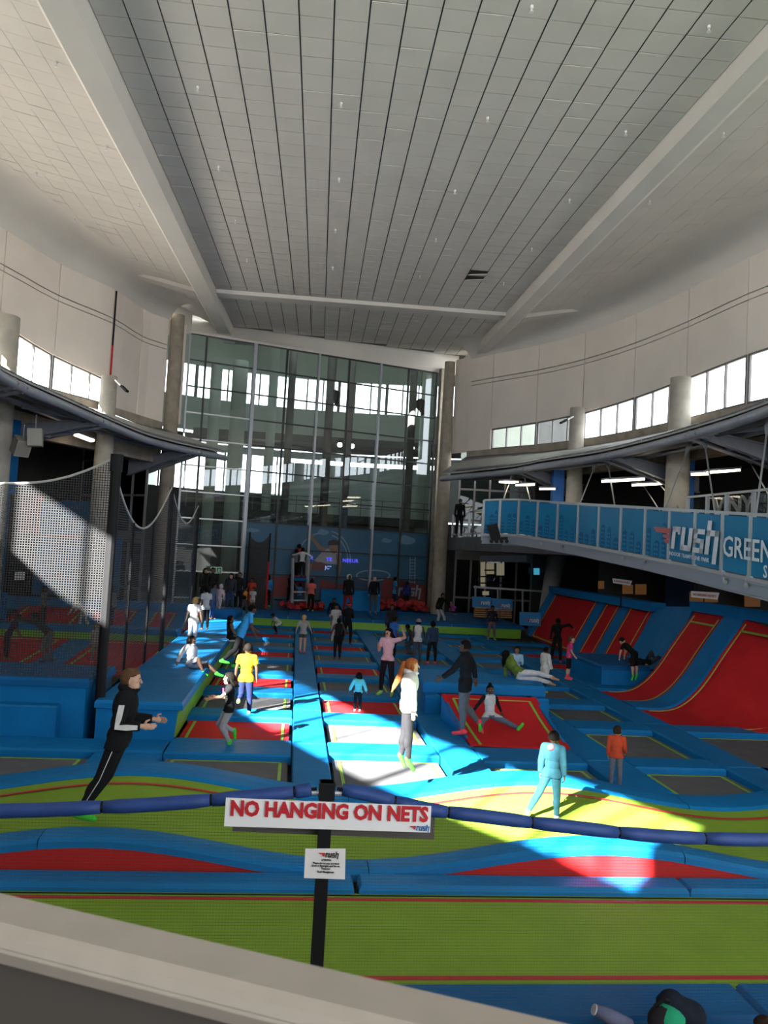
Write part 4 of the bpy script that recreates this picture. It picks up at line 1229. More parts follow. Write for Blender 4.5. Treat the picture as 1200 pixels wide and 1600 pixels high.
# ---- red wedge with blue landing pad
bl, br = on_z(735, 1163), on_z(893, 1170)
tl, tr = on_z(690, 1084, .55), on_z(838, 1090, .55)
wt = thing('wedge_trampoline', 'red sloping trampoline with lime outline leaning on a blue landing pad', 'trampoline', (bl + br) / 2)
mb = MB()
rows = [[bl * (1 - f) + tl * f - [0, 0, .07 * math.sin(PI * f)], br * (1 - f) + tr * f - [0, 0, .07 * math.sin(PI * f)]] for f in np.linspace(0, 1, 8)]
mb.slab([r[::-1] for r in rows], (0, 0, -.03)); mb.build('mat', RED, wt, smooth=True)
def wl(f0, g0, f1, g1, wd=.05):
    q = lambda f, g: (bl * (1 - f) + tl * f) * (1 - g) + (br * (1 - f) + tr * f) * g - [0, 0, .07 * math.sin(PI * f) - .006]
    mb = MB()
    for k in range(6):
        a, b = q(f0 + (f1 - f0) * k / 6, g0 + (g1 - g0) * k / 6), q(f0 + (f1 - f0) * (k + 1) / 6, g0 + (g1 - g0) * (k + 1) / 6)
        mb.bar(a, b, wd, .012)
    mb.build('boundary_line', LINEG if f0 != f1 else LINEY, wt)
for a_, b_, sx in ((bl, tl, 1), (br, tr, -1)):
    fl = np.array([b_[0], b_[1], -.1]); mb = MB(); mb.slab([[a_ - [0, 0, .1], a_ - [0, 0, .03]], [fl, b_ - [0, 0, .03]]], (.05 * sx, 0, 0)); mb.build('side_panel', BLUE, wt)
wl(0, .1, .92, .1); wl(0, .9, .92, .9); wl(.92, .1, .92, .9)
A = [on_z(661, 1067, .6), on_z(853, 1074, .6), on_z(842, 1059, .6), on_z(652, 1045, .6)]
lp_ = thing('landing_pad', 'thick blue landing pad on top of the red wedge', 'pad', ((A[0] + A[2]) / 2) * [1, 1, 0] + [0, 0, .3])
mb = MB(); mb.pad([p[:2] for p in A], .40, .62, .06); mb.build('cushion', BLUE, lp_)
for p, sx in ((A[0], 1), (A[1], -1)):
    mb = MB(); mb.pad(sorted_ccw([(p[0] + sx * .02, p[1] - .32), (p[0] + sx * .34, p[1] - .32), (p[0] + sx * .34, p[1] + .25), (p[0] + sx * .02, p[1] + .25)]), -.02, .398, .03); mb.build('support_block', BLUE, lp_)
c_ = sum(A) / 4
mb = MB(); mb.pad([(c_ + (p - c_) * .8)[:2] for p in A], -.06, .398, .02); mb.build('base', BLUED, lp_)
# ---- green sided walkway on the left
wk = thing('raised_walkway', 'raised blue walkway with lime green side running to the back at left', 'platform', (-2.5, 20, 0))
mb = MB(); mb.add([(-3.2, 14.08, -.1), (-1.90, 14.08, -.1), (-1.84, 14.08, .5), (-3.2, 14.08, .5), (-3.2, 34.5, -.1), (-1.98, 34.5, -.1), (-2.0, 34.5, .5), (-3.2, 34.5, .5)], [(0, 1, 2, 3), (7, 6, 5, 4), (3, 2, 6, 7), (0, 3, 7, 4)]); mb.build('front_block', BLUE, wk)
mb = MB(); mb.slab([[(-1.93, 14.12, -.1), (-1.80, 14.12, .52)], [(-1.93, 34, -.1), (-1.80, 34, .52)]], (-.04, 0, 0)); mb.build('green_side', LIMEV, wk)
ys = [14.0, 17.2, 20.6, 24.2, 28.6, 34.4]
for i in range(5):
    mb = MB(); mb.pad([(-3.22, ys[i] + .005), (-1.76, ys[i] + .005), (-1.76, ys[i + 1] - .005), (-3.22, ys[i + 1] - .005)], .50, .63, .05); mb.build('top_pad', BLUE, wk)
tag(MB().pad([(-3.1, 29.6), (-2.05, 29.6), (-1.9, 30.9), (-3.1, 30.9)], .63, .95, .15).build('rolled_mat', BLUED), 'dark blue rolled mat lying on the far end of the walkway', 'mat')
# ---- tall blue boxes front left
bxx = thing('tall_box', 'tall blue padded box behind the low box at the left edge', 'box', (-6, 14.9, 0))
mb = MB(); mb.pad([(-8.6, 14.2), (-3.42, 14.2), (-3.30, 15.6), (-8.6, 15.6)], -.1, .80, .02); mb.build('body', BLUE, bxx)
mb = MB(); mb.pad([(-8.65, 14.15), (-3.36, 14.15), (-3.26, 15.7), (-8.65, 15.7)], .80, .94, .05); mb.build('top_pad', BLUED, bxx)
tag(MB().pad([(-8.6, 13.93), (-3.80, 13.93), (-3.80, 14.18), (-8.6, 14.18)], -.1, .52, .03).build('low_box', BLUE), 'low blue padded box at the foot of the tall box', 'box')

# ---- dodgeball court behind the net
def slope(label, pts, m=RED, line=True):
    P = [np.array(p, float) for p in pts]
    t = thing('sloped_trampoline' if m is RED else 'slope_pad', label, 'trampoline' if m is RED else 'pad', (P[0] + P[1]) / 2)
    mb = MB(); mb.slab([[P[1], P[0]], [P[2], P[3]]], (0, 0, -.04)); mb.build('mat' if m is RED else 'cushion', m, t)
    if line and m is RED:
        c = sum(P) / 4
        q = [c + (p - c) * .82 + [0, 0, .012] for p in P]
        for i in range(4):
            mb = MB(); mb.bar(q[i], q[(i + 1) % 4], .06, .012); mb.build('boundary_line', LINEG if i % 2 else LINEY, t)
xs_ = [(-9.6, -6.5, 'r'), (-6.5, -5.75, 'b'), (-5.75, -3.5, 'r')]
nm = ['left edge', 'gap', 'net corner']
for k, (a, b, c) in enumerate(xs_):
    slope(['red sloping trampoline near the left edge before the green divider', 'blue strip between the near sloping trampolines behind the net', 'red sloping trampoline behind the net, beside the walkway'][k],
          [(a, 20.3, .0), (b, 20.3, .0), (b, 24.9, .27), (a, 24.9, .27)], RED if c == 'r' else BLUE)
dv = thing('court_divider', 'lime fronted blue divider across the netted court at left', 'divider', (-6.5, 25.2, 0))
mb = MB(); mb.box((-6.05, 25.05, .2), (5.1, .2, .5)); mb.build('green_front', LIMEV, dv)
mb = MB(); mb.pad([(-8.62, 24.98), (-3.45, 24.98), (-3.45, 25.75), (-8.62, 25.75)], .44, .62, .05); mb.build('top_pad', BLUE, dv)
fx = [(-9.6, -7.3, 'r'), (-7.3, -6.5, 'b'), (-6.5, -5.6, 'r'), (-5.6, -5.0, 'b'), (-5.0, -4.2, 'r'), (-4.2, -3.8, 'b'), (-3.8, -3.3, 'r')]
for k, (a, b, c) in enumerate(fx):
    slope(('red sloping trampoline' if c == 'r' else 'blue strip') + ' behind the green divider, %s from the left' % ORD[k], [(a, 28.0, .28), (b, 28.0, .28), (b, 30.15, .72), (a, 30.15, .72)], RED if c == 'r' else BLUE)
cushion('long blue pad on top of the far sloping trampolines behind the net', -10.5, -3.3, 30.15, 30.56, 1.03, .55)
pw = thing('padded_wall', 'dark blue padded wall below the red framed board', 'wall pad', at_depth(110, 900, 32.0) * [1, 1, 0] + [0, 0, 1])
a, b = at_depth(52, 900, 32), at_depth(186, 900, 32.6)
mb = MB(); mb.slab([[(*a[:2], .9), (*a[:2], 3.36)], [(*b[:2], .9), (*b[:2], 3.36)]], CF * .15); mb.build('cushion', BLUED, pw)
bb = thing('padded_board', 'blue padded board with red frame hanging above the dark blue wall', 'board', at_depth(115, 806, 31.8))
P = lambda x, y, D=31.8: at_depth(x, y, D)
def plate(par, name, m, q, th=.12):
    mb = MB(); v = [P(*t) for t in q]; mb.slab([[v[0], v[1]], [v[3], v[2]]], CF * th); return mb.build(name, m, par)
plate(bb, 'cushion', BLUED, [(62, 837), (62, 784), (140, 782), (140, 837)])
plate(bb, 'red_square', RED, [(140, 842), (140, 788), (170, 788), (170, 842)], .14)
plate(bb, 'frame_side', RED, [(56, 840), (59, 774), (65, 774), (62, 840)], .2)
plate(bb, 'frame_bottom', RED, [(56, 838), (56, 833), (125, 836), (125, 840)], .2)
rb = thing('red_block', 'dark red padded block beside the red framed board', 'block', at_depth(45, 830, 32))
plate(rb, 'cushion', mat('deep_red', (.22, .015, .02), .6), [(31, 835), (32, 776), (58, 774), (55, 834)], .3)
px_ = at_depth(16, 835, 24.2)
t = thing('black_pole', 'black pole standing before the concrete column at the left edge', 'pole', px_ * [1, 1, 0])
mb = MB(); mb.tube([at_depth(8, 925, 24.2), at_depth(21, 772, 24.2)], .09, 8); mb.build('shaft', BLACK, t)
t = thing('notice', 'white notice on the concrete column behind the net', 'notice', at_depth(30, 900, 24.3))
mb = MB(); a = at_depth(23, 906, 24.35); mb.poly(a, CR, (0, 0, 1), [(0, 0), (.3, 0), (.3, .24), (0, .24)], .02); mb.build('sheet', PAPER, t)

# ---- right: flat tilted panels, tarp, curved wall
def rwall(label, y0, y1, bottom=10.4, top=11.5, zt=2.02, m=RED, zb=-.03):
    t = thing('tilted_trampoline' if m is RED else 'slope_pad', label, 'trampoline' if m is RED else 'pad', (bottom, (y0 + y1) / 2, 0))
    q = lambda y, f, o=0: np.array([bottom + (top - bottom) * f - o * .88, y, zb + (zt - zb) * f + o * .47])
    mb = MB(); mb.slab([[q(y0, 0), q(y0, 1)], [q(y1, 0), q(y1, 1)]], (.06, 0, 0)); mb.build('mat' if m is RED else 'cushion', m, t)
    if m is RED:
        e = .15
        for a, b, lm in (((y1 - e, .04), (y1 - e, .95), LINEY), ((y0 + e, .04), (y0 + e, .95), LINEY), ((y0 + e, .95), (y1 - e, .95), LINEG), ((y0 + e, .04), (y1 - e, .04), LINEG)):
            mb = MB(); mb.bar(q(*a, .012), q(*b, .012), .05, .012, up=(-.88, 0, .47)); mb.build('boundary_line', lm, t)
rwall('red tilted trampoline at the far end of the right wall', 29.35, 34.3)
rwall('blue strip between the first and second tilted trampolines', 28.55, 29.3, m=BLUE, zb=0, top=11.46)
rwall('red tilted trampoline in the middle of the far three', 27.2, 28.5)
rwall('blue strip between the second and third tilted trampolines', 26.45, 27.15, m=BLUE, zb=0, top=11.46)
rwall('red tilted trampoline beside the smooth blue tarp', 24.75, 26.4)
mb = MB(); mb.bar((11.45, 34.6, 2.08), (11.45, 24.3, 2.08), .5, .28); tag(mb.build('top_pad', BLUE), 'blue pad capping the three flat tilted trampolines', 'pad')
mb = MB(); mb.bar((10.4, 34.5, 0), (11.5, 34.5, 2.1), .4, .3, up=(-.88, 0, .47)); tag(mb.build('end_pad', BLUE), 'blue slanted pad closing the far end of the tilted trampolines', 'pad')
mb = MB(); rows = []
for f in np.linspace(0, 1, 10):
    b0 = np.array([10.35, 24.7, 0]) * (1 - f) + np.array([9.88, 21.05, .58]) * f; b1 = np.array([11.45, 24.5, 2.1]) * (1 - f) + np.array([10.95, 21.1, 2.32]) * f
    rows.append([b0 * (1 - g) + b1 * g + np.array([.06 * math.sin(PI * g) + .012 * math.sin(22 * f + 6 * g), 0, -.12 * math.sin(PI * g) * f]) for g in np.linspace(0, 1, 8)])
mb.slab(rows, (.05, 0, 0)); tag(mb.build('blue_tarp', BLUE, smooth=True), 'smooth blue tarp stretched between flat and curved red trampolines', 'tarp')
PROF = catmull([(8.24, -.05), (8.9, -.04), (9.35, .12), (9.82, .56), (10.4, 1.42), (10.98, 2.26)], 5)
NEAR = catmull([(8.24, -.05), (9.0, -.05), (9.8, -.02), (10.5, .22), (11.05, .75), (11.5, 1.5)], 5)
def curved(label, y0, y1, m=RED, lift=0.0, fan=False):
    t = thing('curved_trampoline' if m is RED else 'curved_pad', label, 'trampoline' if m is RED else 'pad', (8.3, (y0 + y1) / 2, 0))
    nn = []
    for i in range(len(PROF)):
        d = np.array(PROF[min(i + 1, len(PROF) - 1)]) - np.array(PROF[max(0, i - 1)]); d /= np.linalg.norm(d); nn.append(np.array([-d[1], d[0]]))
    pr = [np.array(p) + n * lift for p, n in zip(PROF, nn)]
    mb = MB(); mb.slab([[(p[0], y0, p[1]) for p in pr], [(p[0], (y0 + y1) / 2, p[1] - (0.02 if m is RED else -.015)) for p in pr], [(p[0], y1, p[1]) for p in pr]][::-1] if not fan else [[(p[0] + (q_[0] - p[0]) * g, y1 + (y0 - .45 * max(0, q_[0] - 8.3) - y1) * g, p[1] + (q_[1] - p[1]) * g) for p, q_ in zip(pr, NEAR)] for g in (0, .35, .7, 1)], (.05, 0, -.06)); mb.build('mat' if m is RED else 'cushion', m, t, smooth=m is RED)
    if m is RED:
        for y in ((y0 + .16, y1 - .16) if not fan else (y1 - .16,)):
            mb = MB()
            for i in range(2, len(pr) - 2): mb.bar((pr[i][0] + nn[i][0] * .014, y, pr[i][1] + nn[i][1] * .014), (pr[i + 1][0] + nn[i + 1][0] * .014, y, pr[i + 1][1] + nn[i + 1][1] * .014), .045, .012, up=(nn[i][0], 0, nn[i][1]))
            mb.build('boundary_line', LINEY, t)
        if fan:
            mb = MB()
            for q_, q2 in zip(NEAR[6:-2], NEAR[7:-1]): mb.bar((q_[0], y0 + .18 - .45 * (q_[0] - 8.3), q_[1] + .02), (q2[0], y0 + .18 - .45 * (q2[0] - 8.3), q2[1] + .02), .045, .012)
            mb.build('boundary_line', LINEY, t)
        i = len(pr) - 3; mb = MB(); mb.bar((pr[i][0] - .012, y0 + .16, pr[i][1] + .01), (pr[i][0] - .012, y1 - .16, pr[i][1] + .01), .05, .012, up=(nn[i][0], 0, nn[i][1])); mb.build('boundary_line', LINEG, t)
curved('red curved wall trampoline next to the blue tarp', 19.4, 20.98)
curved('blue curved strip between the two curved red trampolines', 18.5, 19.38, BLUE, .05)
curved('red curved wall trampoline nearest the camera at right', 16.87, 18.48, fan=True)
mb = MB(); mb.bar((11.05, 21.1, 2.34), (11.05, 16.4, 2.34), .42, .26); tag(mb.build('top_pad', BLUE), 'blue pad capping the curved red trampolines', 'pad')
lb = thing('landing_box', 'blue box at the foot of the tarp with two children on it', 'box', (9.4, 22.9, 0))
mb = MB(); mb.pad([(8.62, 21.62), (10.15, 21.6), (10.2, 24.2), (8.62, 24.3)], -.1, .44, .02); mb.build('body', BLUE, lb)
mb = MB(); mb.pad([(8.58, 21.58), (10.2, 21.56), (10.22, 24.25), (8.58, 24.35)], .44, .56, .05); mb.build('top_pad', BLUED, lb)

# ---- back platform
bp = thing('back_platform', 'raised blue platform with lime green front along the glass wall', 'platform', (4, 37, 0))
mb = MB(); mb.slab([[(-1.75, 34.0, -.1), (-1.75, 33.98, .42)], [(3, 33.97, -.1), (3, 34.0, .42)], [(9.85, 34.0, -.1), (9.85, 33.97, .42)]], (0, .06, 0)); mb.build('green_front', LIMEV, bp)
xs2 = [-4.6, -.2, 3.4, 6.8, 10.0]
for i in range(4):
    mb = MB(); mb.pad([(xs2[i] + .01, 33.95), (xs2[i + 1] - .01, 33.95), (xs2[i + 1] - .01, min(40.5, 36.6 + .35 * (xs2[i] + 4.6))), (xs2[i] + .01, min(40.5, 36.3 + .35 * (xs2[i] + 4.6)))], .30, .45, .04); mb.build('top_pad', BLUED, bp)
def px_box(name, label, x0, x1, yb, yt, D, depth, m, cat='box', z0=None):
    a, b = at_depth(x0, yb, D), at_depth(x1, yb, D)
    top = at_depth((x0 + x1) / 2, yt, D)[2]
    d = (b - a) * [1, 1, 0]; n = np.array([-d[1], d[0], 0]) / np.linalg.norm(d) * depth
    z0 = z0 if z0 is not None else (a[2] + b[2]) / 2
    mb = MB(); mb.pad([a[:2], b[:2], (b + n)[:2], (a + n)[:2]], z0, top, .05)
    return tag(mb.build(name, m), label, cat)
px_box('padded_block', 'big blue padded block on the back platform before the mural', 500, 593, 955, 923, 38.3, 1.2, BLUE, z0=.45)
CUBE = mat('foam_red', (.36, .02, .025), .8, noise=.15, nscale=5)
pit = px_box('foam_pit', 'low dark tray of the right foam pit under the mural', 594, 668, 963, 957, 38.5, 1.8, BLUED, 'foam pit', z0=.45)
random.seed(11)
cube0 = None
n = 0
for k in range(70):
    x = 596 + random.random() * 70; r = random.random(); D = 39.9 + r * .25 if False else 38.7 + random.random() * 1.5
    lay = random.random()
    p = at_depth(x, 950, D); z = .62 + lay * .38 * (1 - abs(x - 630) / 90)
    if cube0 is None:
        mb = MB(); mb.pad([(-.1, -.1), (.1, -.1), (.1, .1), (-.1, .1)], -.1, .1, .015); cube0 = mb.build('foam_cube', CUBE, origin=(0, 0, 0)); o = cube0
    else:
        o = cube0.copy(); COL.objects.link(o)
    o.location = (p[0], p[1], z); o.rotation_euler = (random.random() * 3, random.random() * 3, random.random() * 3)
    tag(o, 'red foam cube in the foam pit under the mural', 'foam cube', 'foam cubes in the right pit')
for k in range(34):
    x = 441 + random.random() * 62; D = 36.6 + random.random() * .8
    p = at_depth(x, 946, D); o = cube0.copy(); COL.objects.link(o); o.location = (p[0], p[1], .54 + random.random() * .22); o.rotation_euler = (random.random() * 3, random.random() * 3, random.random() * 3)
    tag(o, 'red foam cube on the platform left of the climbing tower', 'foam cube', 'foam cubes by the tower')
# banners and pallets at the right end of the platform
BAN = mat('banner_blue', (.012, .20, .50), .5)
for i, (x0, x1, y0, y1) in enumerate(((738, 767.5, 932, 948.5), (768.5, 801, 935, 953), (812, 845, 956, 977))):
    D = 38 if i < 2 else 34.6
    t = thing('banner', ['blue banner with the park mark hung on the fence, left of two', 'blue banner with the park mark hung on the fence, right of two', 'blue banner with the park mark below the tilted trampoline'][i], 'banner', at_depth(x0, y1, D))
    v = [at_depth(x0, y1, D), at_depth(x0, y0, D), at_depth(x1, y0 + 1.5, D), at_depth(x1, y1 + 1.5, D)]
    mb = MB(); mb.slab([[v[0], v[1]], [v[3], v[2]]], CF * .05); mb.build('cloth', BAN, t)
    a = v[0] * .55 + v[3] * .45 + [0, 0, .16] - CF * .03; d = (v[3] - v[0]) / np.linalg.norm(v[3] - v[0])
    rush_logo(a, d, np.array([0, 0, 1.0]), .13, t, LW, LR)
for i, (x0, x1, y0, y1) in enumerate(((740, 800, 949, 966), (851, 868, 948, 957))):
    t = thing('pallet_stack', ['wooden pallets stacked below the two blue banners', 'wooden pallets standing behind the far tilted trampoline'][i], 'pallets', at_depth((x0 + x1) / 2, y1, 38.2))
    for j in range(5):
        for k in range(3):
            ya = y0 + (y1 - y0) * j / 5
            a, b = at_depth(x0 + (x1 - x0) * (k / 3 + .01), ya + k * .6, 38.2), at_depth(x0 + (x1 - x0) * ((k + 1) / 3 - .02), ya + k * .6 + .6, 38.2)
            mb = MB(); mb.bar(a, b, .5, .055); mb.build('plank', WOOD, t)
fr = thing('barrier_fence', 'grey post and rail fence below the mezzanine at right', 'fence', at_depth(790, 930, 38.4))
for x, y0, y1 in ((743, 915, 962), (778, 918, 950), (816.5, 922, 962), (851.5, 925, 960)):
    mb = MB(); mb.bar(at_depth(x, y1, 38.4), at_depth(x, y0, 38.4), .07, .07); mb.build('post', STEELL, fr)
mb = MB(); mb.bar(at_depth(740, 917, 38.4), at_depth(860, 925, 38.4), .06, .09); mb.build('rail', STEEL, fr)
# climbing tower with its poles, small net cage, exit sign, glowing letters for a sign's reflection
tw = thing('climbing_tower', 'slim steel tower with a deck where three children stand', 'tower', at_depth(468, 950, 36.8))
for x in (456, 480):
    mb = MB(); mb.bar(at_depth(x, 951, 36.8), at_depth(x + 1.5, 872, 36.8), .10, .10); mb.build('pole', STEELL, tw)
    mb = MB(); mb.bar(at_depth(x - 2, 951, 38.2), at_depth(x - .5, 872, 38.2), .10, .10); mb.build('pole', STEEL, tw)
a, b = at_depth(454, 903, 36.8), at_depth(482, 903.5, 36.8)
mb = MB(); mb.slab([[a, a + CF * 1.5], [b, b + CF * 1.5]], (0, 0, -.12)); mb.build('deck', BLUED, tw)
for z in (925, 938):
    mb = MB(); mb.bar(at_depth(456, z, 36.8), at_depth(480, z, 36.8), .06, .06); mb.build('rung', STEEL, tw)
ex = thing('exit_sign', 'green and white exit sign hanging at the foot of the glass wall', 'sign', at_depth(338, 890, 36.0))
GSN = mat('sign_green', (.02, .10, .05), .5, emit=(.05, .3, .12), estr=.05); GSW = mat('sign_pale', (.5, .62, .52), .5, emit=(.6, .8, .65), estr=.12)
def rect(par, x0, y0, x1, y1, D, m, name, th=.03):
    v = [at_depth(x0, y1, D), at_depth(x0, y0, D), at_depth(x1, y0, D), at_depth(x1, y1, D)]
    mb = MB(); mb.slab([[v[0], v[1]], [v[3], v[2]]], CF * th); return mb.build(name, m, par)
rect(ex, 329, 886, 347, 896, 36.0, GSW, 'face'); rect(ex, 330.2, 887.2, 337.2, 894.8, 35.97, GSN, 'arrow_field'); rect(ex, 338.6, 887.2, 345.8, 894.8, 35.97, GSN, 'runner_field')
def stroke(par, pts, wd, D, m, name):
    mb = MB()
    for a, b in zip(pts[:-1], pts[1:]): mb.bar(at_depth(*a, D), at_depth(*b, D), wd, .01, up=tuple(CF))
    mb.build(name, m, par)
stroke(ex, [(333.7, 888), (333.7, 894)], .03, 35.93, GSW, 'arrow'); stroke(ex, [(331.3, 891.5), (333.7, 894), (336, 891.5)], .03, 35.93, GSW, 'arrow')
stroke(ex, [(343.5, 889), (342, 891.5), (343.5, 894)], .03, 35.93, GSW, 'runner'); stroke(ex, [(340, 890), (342, 890.3), (344.8, 891)], .025, 35.93, GSW, 'runner'); stroke(ex, [(342, 891.5), (339.8, 894)], .03, 35.93, GSW, 'runner')
sg = thing('sign_reflection', 'dim scrolling sign with blue lit letters behind the mural', 'sign', gpx(525, 880, -.3))  # emissive letters stand in for an LED sign mirrored in the glass
LEDB = mat('reflected_led_blue', (.02, .02, .3), emit=(.10, .10, 1.0), estr=1.3); LEDW = mat('reflected_led_pale', (.3, .4, .8), emit=(.35, .5, 1.0), estr=.9)
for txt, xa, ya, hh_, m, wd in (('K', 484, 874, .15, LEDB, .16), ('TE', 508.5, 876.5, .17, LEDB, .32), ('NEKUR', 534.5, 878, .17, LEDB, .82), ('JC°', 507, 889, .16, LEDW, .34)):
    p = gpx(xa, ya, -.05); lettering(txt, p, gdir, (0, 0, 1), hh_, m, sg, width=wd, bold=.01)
# ================================================================== nets
def net(label, base0, base1, rope, z0, cell, wd, m, group=None, vert=1.0):
    """hanging net in the upright plane base0-base1; rope(f) = height of its top edge"""
    a, b = np.array(base0[:2]), np.array(base1[:2]); L = np.linalg.norm(b - a); d = (b - a) / L
    t = thing('safety_net', label, 'net', (*((a + b) / 2), z0))
    n = np.array([-d[1], d[0], 0]) * .002
    mb = MB()
    k = int(L / cell)
    zmax = max(rope(i / 40) for i in range(41))
    def quad(p, q, off): mb.add([p - off + n, q - off + n, q + off + n, p + off + n], [(0, 1, 2, 3)])
    D3 = np.array([d[0], d[1], 0])
    for i in range(k + 1):
        f = i / k; p = np.array([*(a + d * L * f), z0]); q = p.copy(); q[2] = rope(f)
        if q[2] > z0: quad(p, q, D3 * wd * vert / 2)
    z = z0
    F = np.linspace(0, 1, 61)
    R = np.array([rope(f) for f in F])
    while z < zmax:
        ok = R > z
        i = 0
        while i < 60:
            if ok[i]:
                j = i
                while j < 60 and ok[j + 1]: j += 1
                if j > i:
                    p = np.array([*(a + d * L * F[i]), z]); q = np.array([*(a + d * L * F[j]), z]); quad(p, q, np.array([0, 0, wd / 2]))
                i = j + 1
            else: i += 1
        z += cell
    mb.build('mesh', m, t, kind='stuff')
    return t, a, d, L
NETB = mat('net_black', (.034, .034, .036), .8)
NETF = mat('net_front', (.045, .06, .03), .8)
ROPE = mat('rope_pale', (.38, .38, .36), .8)
P1 = np.array([*on_z(152, 1147, 0)[:2], 0]); P1top = on_y(183, 710, P1[1])
def zat(pix, Y): return on_y(*pix, Y)[2]
post = thing('net_post', 'tall black padded net post at the corner of the walkway', 'post', P1)
mb = MB(); mb.tube([P1 - [0, 0, .1], P1 + [0, 0, P1top[2] - .1]], .085, 10); mb.build('shaft', BLACK, post)
mb = MB(); mb.tube([P1 + [0, 0, P1top[2] - .3], P1 + [0, 0, P1top[2]]], .11, 10); mb.build('cap', BLACK, post)
Lx = -9.2
zl = zat((0, 750), P1[1]); xl = on_y(0, 750, P1[1])[0]
def ropeA(f):
    x = P1[0] + (Lx - P1[0]) * f; g = (P1[0] - x) / (P1[0] - xl)
    return P1top[2] - .05 + (zl - P1top[2]) * g - .16 * math.sin(PI * min(1, g))
tA, a, d, L = net('black safety net hung across the front of the netted court', P1, (Lx, P1[1]), ropeA, .95, .043, .0115, NETB)
mb = MB(); mb.tube([np.array([*(a + d * L * f), ropeA(f)]) for f in np.linspace(0, 1, 24)], .022, 6); mb.build('top_rope', ROPE, tA)
P2 = np.array([-3.28, 21.0, 0]); zp2 = 4.72
P3 = np.array([-3.35, 27.2, 0])
def ropeB(f): return 4.75 - 1.15 * math.sin(PI * f ** .9) + (zp2 - 4.75) * f
tB, a, d, L = net('black safety net along the left edge of the raised walkway', P1 + [-.1, .1, 0], P2, ropeB, .6, .046, .016, NETB)
mb = MB(); mb.tube([np.array([*(a + d * L * f), ropeB(f)]) for f in np.linspace(0, 1, 24)], .022, 6); mb.build('top_rope', ROPE, tB)
for f in (.33, .66):
    q = np.array([*(a + d * L * f), 0]); mb = MB(); mb.tube([q + [0, 0, .5], q + [0, 0, ropeB(f)]], .03, 6); mb.build('seam_pole', BLACK, tB)
post2 = thing('net_post', 'black net post in the middle of the walkway edge', 'post', P2); mb = MB(); mb.tube([P2, P2 + [0, 0, zp2]], .06, 8); mb.build('shaft', BLACK, post2)
def ropeC(f): return 4.7 - .75 * math.sin(PI * f) - .15 * f
tC, a, d, L = net('black safety net at the far end of the walkway edge', P2, P3, ropeC, .6, .052, .019, NETB)
mb = MB(); mb.tube([np.array([*(a + d * L * f), ropeC(f)]) for f in np.linspace(0, 1, 18)], .022, 6); mb.build('top_rope', ROPE, tC)
post3 = thing('net_post', 'black net post at the far end of the walkway edge', 'post', P3); mb = MB(); mb.tube([P3, P3 + [0, 0, 4.55]], .06, 8); mb.build('shaft', BLACK, post3)
# dark cage beside the climbing tower
c0, c1 = at_depth(383, 955, 36.2), at_depth(415, 955, 36.6)
def ropeD(f): return 3.75 - .35 * math.sin(PI * f) + .1 * f
tD, a, d, L = net('dark net cage left of the climbing tower', c0, c1, ropeD, .45, .05, .032, NETB)
mb = MB(); mb.bar((*c1[:2], .45), (*(c1)[:2], 2.6), .07, .07); mb.build('red_pole', RED, tD)
for q in (c0, c1): mb = MB(); mb.tube([(*q[:2], .4), (*q[:2], 3.9)], .04, 6); mb.build('pole', BLACK, tD)
mb = MB(); mb.slab([[(*(c0 + CF * 1.2)[:2], .45), (*(c0 + CF * 1.2)[:2], 3.3)], [(*(c1 + CF * 1.2)[:2], .45), (*(c1 + CF * 1.2)[:2], 3.3)]], CF * .03); mb.build('back_sheet', DARK, tD)

# ---- front net with its foam covered rope, post and notices
YN = 5.72
fp_t, fp_b = on_y(511, 1221, YN), on_y(496, 1495, YN)
FX = fp_t[0] * .5 + fp_b[0] * .5
fpost = thing('front_net_post', 'black square post holding the white warning board', 'post', (FX, YN, -.3))
mb = MB(); mb.box((FX, YN, (fp_t[2] - .3) / 2), (.088, .088, fp_t[2] + .3)); mb.build('shaft', BLACK, fpost)
mb = MB(); mb.box((FX, YN, fp_t[2] - .06), (.11, .11, .12)); mb.build('cap', BLACK, fpost)
mb = MB(); mb.tube([(FX - .12, YN, fp_t[2] - .08), (FX + .12, YN, fp_t[2] - .08)], .018, 8); mb.build('rope_bolt', STEELL, fpost)
left = [(495, 1232), (437, 1240), (330, 1250), (240, 1257), (160, 1261), (80, 1265), (0, 1267), (-80, 1268), (-200, 1266)]
right = [(527, 1232), (570, 1240), (616, 1252), (672, 1265), (760, 1276), (830, 1285), (900, 1293), (1000, 1304), (1100, 1310), (1200, 1312), (1330, 1310), (1520, 1304), (1750, 1294)]
CL = catmull([on_y(x, y, YN) for x, y in left], 6); CRr = catmull([on_y(x, y, YN) for x, y in right], 6)
def foam(label, path, breaks):
    t = thing('foam_rope', label, 'rope', path[0])
    path = np.array(path); s = np.concatenate([[0], np.cumsum(np.linalg.norm(np.diff(path, axis=0), axis=1))])
    at_ = lambda q: np.array([np.interp(q, s, path[:, k]) for k in range(3)])
    bs = [s[np.argmin(np.abs(path[:, 0] - on_y(x, 1270, YN)[0]))] for x in breaks]
    bs = [0.03] + bs + [s[-1]]
    for q0, q1 in zip(bs[:-1], bs[1:]):
        n = max(6, int((q1 - q0) / .1)); pp = [at_(q) for q in np.linspace(q0 + .008, q1 - .008, n)]
        mb = MB(); mb.tube(pp, [.043, .049] + [.049] * (len(pp) - 4) + [.049, .043], 12); mb.build('foam_sleeve', NAVY, t, smooth=True)
        mb = MB(); mb.tube([at_(q1 - .012), at_(q1 + .012)], .040, 8); mb.build('black_strap', BLACK, t)
    mb = MB(); mb.tube([at_(q) for q in np.linspace(0, s[-1], 40)], .012, 6); mb.build('cord', BLACK, t)
foam('blue foam covered rope sagging left from the sign post', CL, [462, 333, 160, -60])
